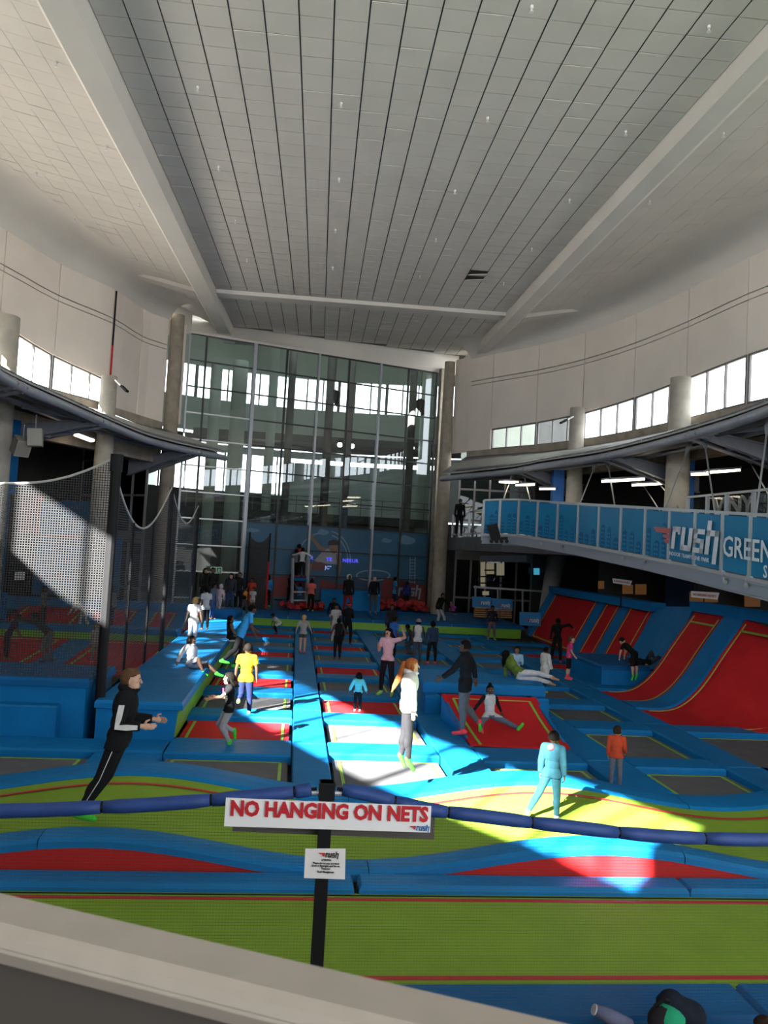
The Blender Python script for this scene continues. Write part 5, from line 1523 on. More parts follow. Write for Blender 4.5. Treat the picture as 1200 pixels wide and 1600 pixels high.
foam('blue foam covered rope sagging right from the sign post', CRr, [612, 700, 832, 968, 1108, 1240, 1380, 1540])
allp = np.array([p for p in CL[::-1]] + [p for p in CRr])
XA, XB = allp[0][0] + .02, allp[-1][0] - .02
def ropeF(f): return float(np.interp(XA + (XB - XA) * f, allp[:, 0], allp[:, 2])) - .03
tF, a, d, L = net('fine net hanging under the blue foam rope before the tracks', (XA, YN + .05), (XB, YN + .05), ropeF, -.3, .022, .0019, NETF, vert=.45)
# warning boards and paper notice
def board(name, label, pix, Y, m, th=.012):
    t = thing(name, label, 'sign', on_y(*pix[0], Y))
    v = [on_y(x, y, Y) for x, y in pix]
    mb = MB(); mb.slab([[v[0], v[1]], [v[3], v[2]]], (0, th, 0)); mb.build('panel', m, t)
    return t, v
bk, _ = board('sign_back', 'grey back of a second board showing below the white warning board', [(363, 1299), (364, 1260), (680, 1271), (678, 1312)], YN + .09, mat('board_back', (.10, .09, .085), .7))
ws, v = board('warning_sign', 'white board reading NO HANGING ON NETS in red capitals', [(350, 1291), (353, 1247), (674, 1260), (672, 1301)], YN - .065, WHITE)
ax = (v[3] - v[0]) / np.linalg.norm(v[3] - v[0]); ay = (v[1] - v[0]) / np.linalg.norm(v[1] - v[0])
o = on_y(359, 1273.5, YN - .075); e_ = on_y(668, 1284, YN - .075)
lettering('NO HANGING ON NETS', o, ax, ay, .098, INKR, ws, bold=.06, width=np.linalg.norm(e_ - o))
rush_logo(on_y(650, 1297.5, YN - .075), ax, ay, .030, ws, LBLUE, INKR)
pn, v = board('paper_notice', 'small white paper notice taped to the post below the warning board', [(475, 1372), (477, 1326), (540, 1326), (539, 1374)], YN - .065, PAPER, .003)
ax = (v[3] - v[0]) / np.linalg.norm(v[3] - v[0]); ay = np.array([0, 0, 1.0])
rush_logo(on_y(508, 1339.5, YN - .075), ax, ay, .030, pn, INKB, INKR)
for txt, xa, xb, y, h in (('ATTENTION:', 502, 518, 1345.3, .014), ('Please do not pass any items', 489, 530, 1349.8, .014), ('(Food or Beverages) over the net.', 487, 531, 1353.8, .014), ('Thank you!', 502, 516, 1358.6, .014), ('Rush Management', 496, 522, 1363.6, .015)):
    o, e_ = on_y(xa, y, YN - .072), on_y(xb, y, YN - .072)
    lettering(txt, o, ax, ay, h, INKB, pn, width=np.linalg.norm(e_ - o), bold=.03, th=.001)
# far warning boards on the right
for i, (x, y, D, wd, hd) in enumerate(((958, 911, 27.0, 30, 7.5), (1080, 933, 23.0, 44, 10.5))):
    t = thing('far_warning_sign', ['small white warning board above the middle tilted trampolines', 'small white warning board above the curved red trampolines'][i], 'sign', at_depth(x, y, D))
    vv = [at_depth(x, y, D), at_depth(x - 1 + i, y - hd + (1 if i else 0), D), at_depth(x + wd, y - hd + 4, D), at_depth(x + wd - 3, y + 4, D)]
    mb = MB(); mb.slab([[vv[0], vv[1]], [vv[3], vv[2]]], CF * .02); mb.build('panel', WHITE, t)
    ax = (vv[3] - vv[0]) / np.linalg.norm(vv[3] - vv[0]); up = (vv[1] - vv[0]) / np.linalg.norm(vv[1] - vv[0])
    hgt = np.linalg.norm(vv[1] - vv[0]); L_ = np.linalg.norm(vv[3] - vv[0])
    lettering('NO HANGING ON NETS', vv[0] + ax * L_ * .06 + up * hgt * .32 - CF * .02, ax, up, hgt * .42, INKR, t, width=L_ * .88, bold=.02)
    mb = MB(); mb.tube([vv[0] * .5 + vv[3] * .5 + CF * .03, (vv[0] * .5 + vv[3] * .5 + CF * .03) * [1, 1, 0] + [0, 0, 1.9]], .02, 6); mb.build('stake', BLACK, t)

# ================================================================== parapet in front of the camera
a0, b0 = at_depth(0, 1388, .78), at_depth(900, 1588, .605)
zt = 3.06
def on_t(x, y, z): return on_z(x, y, z)
fa, fb = on_t(0, 1388, zt), on_t(930, 1600, zt)
na, nb = on_t(0, 1456, zt), on_t(600, 1600, zt)
pd = (fb - fa); pd /= np.linalg.norm(pd)
F0, F1 = fa - pd * 1.6, fb + pd * 1.4
wn = np.array([pd[1], -pd[0], 0]); wn = wn if wn @ (np.array([0, 0, 0]) - fa * [1, 1, 0]) > 0 else -wn
wdt = abs((na - fa) @ wn) * .5 + abs((nb - fa) @ wn) * .5
par = struct('trim_1', (F0 + F1) / 2)
RAILM = mat('parapet_cap', (.40, .35, .29), .45, noise=.08, nscale=14)
sec = [(0, -.05), (0, -.008), (.008, 0), (wdt - .012, 0), (wdt - .003, -.006), (wdt, -.014), (wdt - .008, -.028), (wdt - .02, -.028)]
mb = MB(); mb.slab([[F0 + wn * o_ + [0, 0, z] for o_, z in sec], [F1 + wn * o_ + [0, 0, z] for o_, z in sec]], (0, 0, -.004)); mb.build('cap', RAILM, par, smooth=False)
mb = MB()
p0, p1 = F0 + wn * (wdt - .02) - [0, 0, .02], F1 + wn * (wdt - .02) - [0, 0, .02]
mb.slab([[p0, p0 - [0, 0, 1.3]], [p1, p1 - [0, 0, 1.3]]], -wn * .05); mb.build('parapet_face', mat('parapet_face', (.07, .06, .052), .6), par)
# bench with bags below the parapet
bn = thing('bench', 'orange pine bench in front of the dark blue front pads', 'bench', (3.1, 5.3, -.3))
mb = MB(); mb.box((2.6, 5.36, .13), (2.6, .34, .045)); mb.build('seat', WOOD, bn)
for x in (1.6, 2.9, 3.7):
    mb = MB(); mb.box((x, 5.36, -.1), (.06, .3, .42)); mb.build('leg', WOOD, bn)
# ================================================================== people
def cloth(c, rough=.9):
    n = 'cloth_%02x%02x%02x' % tuple(min(255, int(255 * max(0, t) ** .45)) for t in c)
    return mat(n, c, rough, noise=.10, nscale=14, bump=.12, bscale=38, spec=.1)
def skin(c): return mat('skin_%02x%02x%02x' % tuple(int(255 * t ** .45) for t in c), c, .6, noise=.06, nscale=20, spec=.2)
DARKSKIN, BROWN, TAN, PALESK = (.085, .042, .026), (.17, .085, .05), (.40, .22, .14), (.56, .34, .25)
def nz(v):
    v = np.array(v, float); return v / (np.linalg.norm(v) + 1e-9)
def capsule(mb, a, b, ra, rb, n=10):
    a, b = np.array(a, float), np.array(b, float); d = nz(b - a)
    ring = [(-.95, .31), (-.6, .8), (0, 1)]
    pts = [a + d * ra * k for k, _ in ring]; rr = [ra * q for _, q in ring]
    pts += [b + d * rb * -k for k, _ in ring[::-1]]; rr += [rb * q for _, q in ring[::-1]]
    mb.tube(pts, rr, n)
def ellipsoid(mb, c, ax, ay, az, nu=12, nv=9):
    o = len(mb.v); t = MB(); t.ball((0, 0, 0), 1.0, nu, nv)
    mb.add([np.array(c) + p[0] * np.array(ax) + p[1] * np.array(ay) + p[2] * np.array(az) for p in t.v], t.f)
def remesh(mb, vox, iters=3):
    me = bpy.data.meshes.new('tmp'); me.from_pydata(mb.v, [], mb.f)
    ob = bpy.data.objects.new('tmp', me); COL.objects.link(ob)
    md = ob.modifiers.new('r', 'REMESH'); md.mode = 'VOXEL'; md.voxel_size = vox; md.adaptivity = 0
    dg = bpy.context.evaluated_depsgraph_get(); ev = ob.evaluated_get(dg); m2 = ev.to_mesh()
    nv = len(m2.vertices); V = np.empty(nv * 3); m2.vertices.foreach_get('co', V); V = V.reshape(-1, 3)
    E = np.empty(len(m2.edges) * 2, int); m2.edges.foreach_get('vertices', E); E = E.reshape(-1, 2)
    Fc = [tuple(p.vertices) for p in m2.polygons]
    ev.to_mesh_clear(); bpy.data.objects.remove(ob); bpy.data.meshes.remove(me)
    deg = np.bincount(E.ravel(), minlength=nv)[:, None]
    for _ in range(iters):
        S = np.zeros_like(V); np.add.at(S, E[:, 0], V[E[:, 1]]); np.add.at(S, E[:, 1], V[E[:, 0]])
        V = V * .45 + .55 * S / np.maximum(deg, 1)
    return V, Fc
def vnormals(V, Fq):
    N = np.zeros_like(V); Q = np.array([f if len(f) == 4 else (f[0], f[1], f[2], f[2]) for f in Fq])
    fn = np.cross(V[Q[:, 2]] - V[Q[:, 0]], V[Q[:, 3]] - V[Q[:, 1]])
    for k in range(4): np.add.at(N, Q[:, k], fn)
    return N / (np.linalg.norm(N, axis=1)[:, None] + 1e-12), Q
N_PEOPLE = [0]
def person(label, at, h=1.6, face=0, torso=(0, 0, 1), L=None, R=None, legL=None, legR=None, toeL=None, toeR=None, head_turn=0, nod=0,
           skin_c=BROWN, top=(.5, .5, .5), sleeve='long', loose=.012, bottom=(.02, .02, .025), legs='long', sock=None, hair=(.006, .005, .004), hairstyle='short',
           child=False, detail=0, anchor='feet', hem=0.0, extra=None, top_under=None, shoe=None, group=None, cap=None, build=1.0, twist=0):
    """one figure: facing in degrees from straight ahead (0 = back to the camera), limbs as directions (outwards, forwards, upwards)"""
    fa = math.radians(face)
    f = np.array([math.sin(fa), math.cos(fa), 0.0]); r = np.array([math.cos(fa), -math.sin(fa), 0.0]); u = np.array([0, 0, 1.0])
    W = lambda v, s=1: nz(s * v[0] * r + v[1] * f + v[2] * u)
    t = W(torso); tr = nz(r - t * (r @ t)); tf = nz(np.cross(u if abs(t[2]) < .98 else tr, t)) if False else nz(np.cross(t, tr)) * -1
    if tf @ f < 0 and abs(t @ f) < .8: tf = -tf
    if twist:
        a = math.radians(twist); sr = nz(tr * math.cos(a) + tf * math.sin(a)); sf = nz(tf * math.cos(a) - tr * math.sin(a))
    else: sr, sf = tr, tf
    hs = (1.22 if h < 1.05 else 1.15) if child else 1.0
    bw = build
    pel = np.zeros(3)
    chest = pel + t * .22 * h; neck = pel + t * .305 * h
    hd = nz(t + .25 * sf * (1 if nod >= 0 else .4)) if False else t
    ha = math.radians(head_turn)
    up_h = nz(t * .55 + u * .45) if t[2] > .2 else t
    hf0 = nz(sf - up_h * (sf @ up_h)); hr0 = nz(np.cross(hf0, up_h))
    hf = nz(hf0 * math.cos(ha) + hr0 * math.sin(ha))
    na = math.radians(nod); hf = nz(hf * math.cos(na) - up_h * math.sin(na)); hr = nz(np.cross(hf, up_h)); hu = np.cross(hr, hf)
    headc = neck + up_h * (.062 * h * (hs if child else 1)) + hf * .012 * h
    hw, hdp, hh = .050 * h * hs, .062 * h * hs, .068 * h * hs
    L = L or [(.14, .02, -1), (.06, .16, -1)]; R = R or [(.14, .02, -1), (.06, .16, -1)]
    legL = legL or [(.06, .03, -1), (.02, -.03, -1)]; legR = legR or [(.06, .03, -1), (.02, -.03, -1)]
    B = {}                                          # bones: name -> (a, b, ra, rb)
    la = .168 * h * (.95 if child else 1); fa_ = .142 * h * (.95 if child else 1)
    lt, ls = .245 * h * (.97 if child else 1), .235 * h * (.96 if child else 1)
    for s, nm, arm, leg, toe in ((-1, 'L', L, legL, toeL), (1, 'R', R, legR, toeR)):
        sh = neck - t * .035 * h + s * sr * .098 * h * bw
        el = sh + W(arm[0], s) * la; wr = el + W(arm[1], s) * fa_
        B['ua' + nm] = (sh, el, .029 * h * bw, .023 * h * bw); B['fa' + nm] = (el, wr, .023 * h * bw, .0155 * h)
        hdv = W(arm[2], s) if len(arm) > 2 else W(arm[1], s)
        B['ha' + nm] = (wr, wr + hdv * .05 * h, .0165 * h, .016 * h)
        hip = pel + s * tr * .047 * h - t * .01 * h
        kn = hip + W(leg[0], s) * lt; an = kn + W(leg[1], s) * ls
        B['th' + nm] = (hip, kn, .052 * h * bw, .035 * h * bw); B['sh' + nm] = (kn, an, .036 * h * bw, .022 * h)
        td = W(toe, s) if toe is not None else nz(f * .97 + s * .2 * r + u * (-.12))
        B['fo' + nm] = (an - td * .022 * h - u * .012 * h * (1 if toe is None else 0), an + td * .098 * h - u * .022 * h * (1 if toe is None else 0), .024 * h, .017 * h)
    # anchor the figure
    lowpts = [B['fo' + n][1][2] - B['fo' + n][3] for n in 'LR'] + [B['fo' + n][0][2] - B['fo' + n][2] for n in 'LR']
    if anchor == 'feet':
        c = (B['foL'][0] + B['foL'][1] + B['foR'][0] + B['foR'][1]) / 4; off = np.array([at[0] - c[0], at[1] - c[1], at[2] - min(lowpts)])
    elif anchor == 'footL' or anchor == 'footR':
        c = (B['fo' + anchor[-1]][0] + B['fo' + anchor[-1]][1]) / 2; off = np.array([at[0] - c[0], at[1] - c[1], at[2] - min(lowpts)])
    else:
        off = np.array(at, float) - np.array([0, 0, -.058 * h])
    mb = MB()
    for k, (a, b, ra, rb) in B.items(): B[k] = (a + off, b + off, ra, rb)
    pel, chest, neck, headc = pel + off, chest + off, neck + off, headc + off
    for k, (a, b, ra, rb) in B.items():
        if k[:2] == 'ha':
            d = nz(b - a); pn = nz(np.cross(d, u)) if abs(d[2]) < .9 else nz(tr - d * (tr @ d)); w2 = np.cross(d, pn)
            ellipsoid(mb, (a + b) / 2, d * .034 * h, pn * .011 * h, w2 * .023 * h)
        elif k[:2] == 'sh':
            capsule(mb, a, b, ra, rb); m = a * .68 + b * .32; back = nz(np.cross(np.cross(b - a, f), b - a)); ellipsoid(mb, m - back * .008 * h, nz(b - a) * .07 * h, back * .034 * h, nz(np.cross(b - a, back)) * .034 * h)
        else: capsule(mb, a, b, ra, rb)
    ellipsoid(mb, pel + t * .015 * h, tr * .083 * h * bw, tf * .062 * h * bw, t * .065 * h)
    ellipsoid(mb, pel + t * .10 * h, nz(tr + sr) * .072 * h * bw, tf * .054 * h * bw, t * .09 * h)
    ellipsoid(mb, pel + t * .205 * h, sr * .088 * h * bw, sf * .062 * h * bw, t * .10 * h)
    capsule(mb, neck - t * .04 * h - sr * .075 * h * bw, neck - t * .04 * h + sr * .075 * h * bw, .036 * h * bw, .036 * h * bw)
    capsule(mb, neck - t * .03 * h, headc - hu * .02 * h, .031 * h, .028 * h)
    ellipsoid(mb, headc + hu * .012 * h - hf * .006 * h, hr * hw, hf * hdp, hu * (hh * .86))
    ellipsoid(mb, headc - hu * hh * .48 + hf * hdp * .30, hr * hw * .72, hf * hdp * .62, hu * hh * .50)
    vox = {2: .0105, 1: .014, 0: .019}[detail] * (h / 1.5 if h < 1.5 else 1)
    V, Fq = remesh(mb, vox)
    if detail == 2:
        ex = MB()
        for nm in 'LR':
            a, b, _, _ = B['ha' + nm]; d = nz(b - a); pn = nz(np.cross(d, u)) if abs(d[2]) < .9 else nz(tr - d * (tr @ d)); w2 = np.cross(d, pn)
            inw = pn if (pn @ (pel - a)) > 0 else -pn
            thumb_side = w2 if (w2 @ f) > 0 else -w2
            for q, ln in ((.75, .85), (.25, 1.0), (-.25, .95), (-.72, .75)):
                root = b + thumb_side * q * .018 * h - d * .01 * h; L1 = .026 * h * ln
                p1 = root + nz(d + inw * .25) * L1; p2 = p1 + nz(d + inw * .9) * L1 * .75; p3 = p2 + nz(d * .5 + inw) * L1 * .55
                ex.tube([root, p1, p2, p3], [.0062 * h, .0058 * h, .0052 * h, .0035 * h], 6)
            root = a * .7 + b * .3 + thumb_side * .014 * h; p1 = root + nz(thumb_side + d * .5 + inw * .3) * .022 * h; p2 = p1 + nz(d + thumb_side * .35 + inw * .5) * .022 * h
            ex.tube([root, p1, p2], [.008 * h, .007 * h, .0045 * h], 6)
        n0 = len(V); V = np.vstack([V, np.array(ex.v)]); Fq = list(Fq) + [tuple(i + n0 for i in q) for q in ex.f]
    if detail >= 1:
        ex = MB()
        nb = headc + hf * hdp * .98 - hu * hh * .12
        ex.tube([nb + hu * hh * .26 - hf * hdp * .08, nb + hf * hdp * .025, nb - hu * hh * .06 - hf * hdp * .035], [.003 * h, .009 * h, .008 * h], 6)
        for s in (-1, 1): ellipsoid(ex, headc + s * hr * hw * 1.0 - hu * hh * .06 - hf * hdp * .08, hr * .005 * h, hf * .012 * h, hu * .018 * h, 8, 6)
        n0 = len(V); V = np.vstack([V, np.array(ex.v)]); Fq = list(Fq) + [tuple(i + n0 for i in q) for q in ex.f]
    # nearest bone for every face
    Q4 = np.array([q if len(q) == 4 else ((q[0], q[1], q[2], q[2]) if len(q) == 3 else q[:4]) for q in Fq])
    C = V[Q4].mean(1)
    keys = list(B.keys()) + ['torso', 'neck', 'head']
    BB_ = dict(B); BB_['torso'] = (pel - t * .02 * h, neck - t * .05 * h, .085 * h, .085 * h); BB_['neck'] = (neck - t * .01 * h, headc - hu * .04 * h, .03 * h, .03 * h); BB_['head'] = (headc - hu * hh * .3, headc + hu * .02 * h, hw, hw)
    Dm = []; Tm = []
    for k in keys:
        a, b, ra, rb = BB_[k]; d = b - a; tt = np.clip((C - a) @ d / (d @ d), 0, 1); rad = ra + (rb - ra) * tt
        Dm.append(np.linalg.norm(C - (a + tt[:, None] * d), axis=1) - rad); Tm.append(tt)
    Dm = np.array(Dm); Tm = np.array(Tm); idx = Dm.argmin(0); tt = Tm[idx, np.arange(len(C))]
    kn_ = np.array([k[:2] for k in keys])[idx]
    reg = {}
    hem_ok = (C - pel) @ t
    slv = {'long': 1.0, 'short': -.25, 'none': -1, 'elbow': .25}[sleeve]
    isarm = ((kn_ == 'ua') & ((tt < .62) if slv < 0 else (tt <= 1))) if sleeve != 'none' else np.zeros(len(C), bool)
    isfa = (kn_ == 'fa') & ((tt < .93) if sleeve == 'long' else (tt < slv if slv > 0 else False))
    torso_m = kn_ == 'to'
    waist = -.005 * h
    topm = (torso_m & (hem_ok > waist - hem * h)) | isarm | isfa | ((kn_ == 'th') & (hem_ok > waist - max(hem, .025) * h) & (np.abs(hem_ok) < .3 * h))
    if sleeve == 'none': topm &= ~((kn_ == 'ua'))
    lim = {'long': 1.0, 'short': -.55, 'knee': .1, 'mini': -.7}[legs]
    botm = ((torso_m & (hem_ok <= waist + .02 * h)) | ((kn_ == 'th') & ((tt < 1 + lim) if lim < 0 else (tt <= 1))) | ((kn_ == 'sh') & ((tt < (.93 if legs == 'long' else lim)) if lim > 0 else False)))
    N, _ = vnormals(V, Fq)
    nm_ = {'feet': at}
    base = np.array([pel[0], pel[1], V[:, 2].min()])
    N_PEOPLE[0] += 1
    P = thing('person', label, 'person', base, group)
    def emit(name, mask, m, offd, keep_all=False):
        ids = np.nonzero(mask)[0]
        if len(ids) < 6: return
        used = np.unique(Q4[ids]); mp = -np.ones(len(V), int); mp[used] = np.arange(len(used))
        ec = {}
        for i in ids:
            q = Fq[i]
            for k in range(len(q)):
                e = (min(q[k], q[k - 1]), max(q[k], q[k - 1])); ec[e] = ec.get(e, 0) + 1
        bd = set(v for e, c in ec.items() if c == 1 for v in e)
        offv = np.array([(.0025 if v in bd else offd) for v in used])
        if callable(offd): pass
        vv = V[used] + N[used] * offv[:, None]
        q_ = MB(); q_.v = [tuple(x) for x in vv]; q_.f = [tuple(int(mp[j]) for j in Fq[i]) for i in ids]; q_.m = [0] * len(ids)
        q_.build(name, m, P, smooth=True)
    q_ = MB(); q_.v = [tuple(x) for x in V]; q_.f = [tuple(int(j) for j in q) for q in Fq]; q_.m = [0] * len(Fq)
    q_.build('body', skin(skin_c), P, smooth=True)
    if bottom is not None: emit('trousers' if legs == 'long' else 'shorts', botm & ~(topm if hem > 0 else np.zeros(len(C), bool)), cloth(bottom), .008)
    if top is not None: emit('top', topm, cloth(top), loose)
    if top_under is not None:
        emit('sleeves', (kn_ == 'ua') | ((kn_ == 'fa') & (tt < .93)), cloth(top_under), .006)
    side_ = np.array([k[-1] for k in keys])[idx]
    for sd_ in 'LR':
        if sock is not None: emit('sock', ((kn_ == 'fo') | ((kn_ == 'sh') & (tt > (.90 if shoe is None else .62)))) & (side_ == sd_), cloth(sock), .006)
        if shoe is not None: emit('shoe', (kn_ == 'fo') & (side_ == sd_), cloth(shoe), .009)
    # hair follows the skull
    rel = C - headc; x_ = rel @ hr / hw; y_ = rel @ hf / hdp; z_ = rel @ hu / hh
    hm = (kn_ == 'he') & ((z_ > .34 + .30 * y_) | ((y_ < -.05) & (z_ > -.45))) & ~((y_ > .55) & (z_ < .62))
    if hairstyle == 'bald': hm &= False
    if hairstyle == 'cropped': hm &= (z_ > .12 - .35 * (y_ < 0))
    if hairstyle in ('long', 'ponytail', 'wild'): hm |= (kn_ == 'he') & (y_ < .15) & (z_ > -.75)
    hoff = {'cropped': .006, 'short': .012, 'long': .018, 'ponytail': .010, 'afro': .035, 'wild': .03, 'bun': .010, 'braids': .012, 'bald': .0}[hairstyle] * (h / 1.5) * 1.2
    hairm = mat('hair_%02x%02x%02x' % tuple(int(255 * tq ** .45) for tq in hair), hair, .75, noise=.25, nscale=30, bump=.2, bscale=60, spec=.08)
    if hairstyle != 'bald': emit('hair', hm, hairm, hoff)
    hx = MB()
    bk = headc - hf * hdp * .95
    if hairstyle == 'ponytail':
        p0 = bk + hu * hh * .45; sw = extra.get('sway', np.zeros(3)) if extra else np.zeros(3)
        ln = (extra or {}).get('len', .2)
        hx.tube([p0 + hf * .015 * h, p0 - hf * .022 * h + hu * .004 * h, p0 - hf * .034 * h - u * ln * .22 * h, p0 - hf * .045 * h - u * ln * .6 * h + sw * .4, p0 - hf * .06 * h - u * ln * .88 * h + sw * .8, p0 - hf * .07 * h - u * ln * 1.08 * h + sw], [.012 * h, .018 * h, .028 * h, .030 * h, .020 * h, .004 * h], 9)
    if hairstyle in ('long', 'wild'):
        ln = (extra or {}).get('len', .16); sw = (extra or {}).get('sway', np.zeros(3))
        for q in (-.8, -.4, 0, .4, .8):
            p0 = headc - hf * hdp * (.75 - .5 * abs(q)) + hr * hw * q * 1.05 + hu * hh * .1
            hx.tube([p0 + hu * hh * .3, p0, p0 - u * ln * .55 * h - hf * .012 * h + sw * .4, p0 - u * ln * h - hf * .008 * h + sw], [.012 * h, .022 * h, .023 * h, .006 * h], 7)
    if hairstyle == 'bun': hx.ball(headc + hu * hh * 1.15 - hf * hdp * .15, .030 * h, 10, 7)
    if hairstyle == 'braids':
        for q in (-.7, -.25, .25, .7):
            p0 = headc - hf * hdp * .8 + hr * hw * q; hx.tube([p0 + hu * .02 * h, p0 - u * .1 * h - hf * .01 * h, p0 - u * .23 * h], [.012 * h, .011 * h, .006 * h], 6)
    if hx.v: hx.build('tied_hair' if hairstyle in ('ponytail', 'bun') else 'loose_hair', hairm, P, smooth=True)
    if cap is not None: emit('cap' if cap[1] == 'cap' else cap[1], (kn_ == 'he') & (z_ > .18 + .1 * y_) if cap[1] in ('cap', 'beanie') else ((kn_ == 'he') & (z_ > .25) & (z_ < .62) if cap[1] == 'headband' else (kn_ == 'he') & (y_ < .55)), cloth(cap[0]), .022 * h / 1.5)
    if detail >= 1:
        EW, EB, LIP = mat('eye_white', (.7, .68, .65), .3), mat('eye_dark', (.015, .01, .008), .2), mat('lip_%d' % int(skin_c[0] * 100), (skin_c[0] * .8, skin_c[1] * .5, skin_c[2] * .55), .5)
        for s in (-1, 1):
            c_ = headc + hf * hdp * .86 + s * hr * hw * .38 + hu * hh * .06
            b_ = MB(); ellipsoid(b_, c_, hr * .0085 * h, hf * .004 * h, hu * .005 * h, 8, 6); e_ = b_.build('eye', EW, P)
            b_ = MB(); ellipsoid(b_, c_ + hf * .0028 * h, hr * .004 * h, hf * .0024 * h, hu * .0042 * h, 8, 6); b_.build('pupil', EB, e_)
            b_ = MB(); b_.bar(c_ + hu * .014 * h - s * hr * .010 * h, c_ + hu * .0145 * h + s * hr * .011 * h, .004 * h, .004 * h); b_.build('eyebrow', hairm, P)
        b_ = MB(); ellipsoid(b_, headc + hf * hdp * .93 - hu * hh * .52, hr * .0125 * h, hf * .004 * h, hu * .004 * h, 8, 6); b_.build('mouth', LIP, P)
    P['_info'] = 1
    return P, dict(B=B, pel=pel, neck=neck, head=headc, f=f, r=r, t=t, hf=hf, hu=hu, hr=hr, sf=sf, sr=sr, h=h)
def part_mesh(mb, name, m, P, smooth=True): return mb.build(name, m, P, smooth=smooth)
def wz(x): return wave(x) - .045
OUT = dict
DOWN = [(.12, .02, -1), (.05, .16, -1)]
BENT = [(.14, -.05, -1), (-.25, .9, .25)]
WALKL, WALKR = ([(.05, .35, -1), (.02, -.12, -1)], [(.05, -.2, -1), (.02, -.45, -1)])
GREEN_S, PINK_S = (.06, .55, .05), (.75, .06, .07)
WHT, BLK, GRY, NVYC = (.62, .62, .62), (.010, .010, .011), (.22, .22, .23), (.02, .03, .08)

# --- the tall teenager at the left
p, q = person('teenager in a black hooded jacket with white sleeve stripes running on the wavy track', on_y(137, 1277, 9.15), h=1.74, face=88, torso=(0, .12, 1),
       L=[(.1, .1, -1), (.0, 1, -.05)], R=[(.16, -.14, -1), (-.05, 1, -.02)], legL=[(.05, -.28, -1), (.02, -.62, -1)], legR=[(.05, -.36, -1), (.02, -.55, -1)],
       skin_c=PALESK, top=(.011, .011, .013), loose=.026, bottom=(.012, .012, .014), sock=GREEN_S, hair=(.10, .055, .03), detail=2, hem=.06, build=1.06, head_turn=4, anchor='feet')
h = q['h']
STRIPE = cloth((.62, .62, .62))
for nm in 'R':
    a, b, ra, rb = q['B']['ua' + nm]; a2, b2, rc, rd = q['B']['fa' + nm]; out = q['r']
    mb = MB(); fr_ = lambda p_, rad, d_, w_: [p_ + out * (rad + .034) + d_ * w_, p_ + out * (rad + .034) - d_ * w_]
    dz_ = np.array([0, 0, 1.0])
    mb.slab([fr_(a * .8 + b * .2, ra, q['f'], .030), fr_(a * .3 + b * .7, rb, q['f'], .030), fr_(b, rb, nz(q['f'] + dz_), .032), fr_(a2 * .6 + b2 * .4, rc, dz_, .030), fr_(a2 * .15 + b2 * .85, rd, dz_, .024)], out * .008)
    part_mesh(mb, 'sleeve_stripe', STRIPE, p)
    a, b, ra, rb = q['B']['th' + nm]; a2, b2, rc, rd = q['B']['sh' + nm]; mb = MB()
    mb.tube([a + q['r'] * (ra + .012), b + q['r'] * (rb + .012), b2 + q['r'] * (rd + .014)], .005, 5); part_mesh(mb, 'trouser_piping', STRIPE, p)
mb = MB(); mb.tube([q['neck'] - q['f'] * .07 + [0, 0, .03], q['neck'] - q['f'] * .03 + q['r'] * .085 + [0, 0, .02], q['neck'] + q['f'] * .08 + q['r'] * .045 - [0, 0, .03], q['neck'] + q['f'] * .08 - q['r'] * .045 - [0, 0, .03], q['neck'] - q['f'] * .03 - q['r'] * .085 + [0, 0, .02], q['neck'] - q['f'] * .07 + [0, 0, .03]], [.05, .045, .025, .025, .045, .05], 8); part_mesh(mb, 'hood', cloth((.011, .011, .013)), p)

# --- red haired girl jumping in the sun
p, q = person('red haired girl with long ponytail jumping in a white hoodie and grey jeans', on_y(634, 1203, 11.2), h=1.50, face=92, torso=(0, .02, 1),
       L=[(.12, .05, -1), (.05, .1, -1)], R=[(.12, .06, -1), (.02, .12, -1)], legL=[(.03, -.05, -1), (.0, -.12, -1)], legR=[(.05, .05, -1), (.02, .02, -1)], toeL=(.1, .45, -.9), toeR=(.1, .55, -.85),
       skin_c=PALESK, top=(.66, .65, .64), loose=.034, bottom=(.022, .022, .025), sock=(.05, .28, .03), hair=(.33, .10, .03), hairstyle='ponytail', extra=dict(len=.26, sway=np.array([-.08, 0, 0])), detail=2, hem=.05)
mb = MB(); mb.tube([q['neck'] - q['f'] * .08 + [0, 0, .02], q['neck'] - q['f'] * .02 + q['r'] * .08 + [0, 0, .01], q['neck'] + q['f'] * .075 + q['r'] * .04 - [0, 0, .03], q['neck'] + q['f'] * .075 - q['r'] * .04 - [0, 0, .03], q['neck'] - q['f'] * .02 - q['r'] * .08 + [0, 0, .01], q['neck'] - q['f'] * .08 + [0, 0, .02]], [.05, .042, .025, .025, .042, .05], 8); part_mesh(mb, 'hood', cloth((.66, .65, .64)), p)

# --- man in black jumper stepping on the wedge
p, q = person('man in a black jumper, grey trousers and pink socks stepping across the red wedge', on_y(717, 1149, 14.55), h=1.76, face=-62, torso=(0, .04, 1),
       L=[(.30, .55, -.85), (.1, .75, -.6)], R=[(.75, -.25, -.85), (.35, -.1, -1)], legL=[(.04, .02, -1), (.02, -.08, -1)], legR=[(.1, .05, -1), (.05, -.75, -.75)], toeR=(.1, -.3, -1),
       skin_c=DARKSKIN, top=(.010, .010, .012), loose=.02, bottom=(.10, .10, .105), sock=PINK_S, hairstyle='cropped', detail=2, hem=.09, anchor='footL')
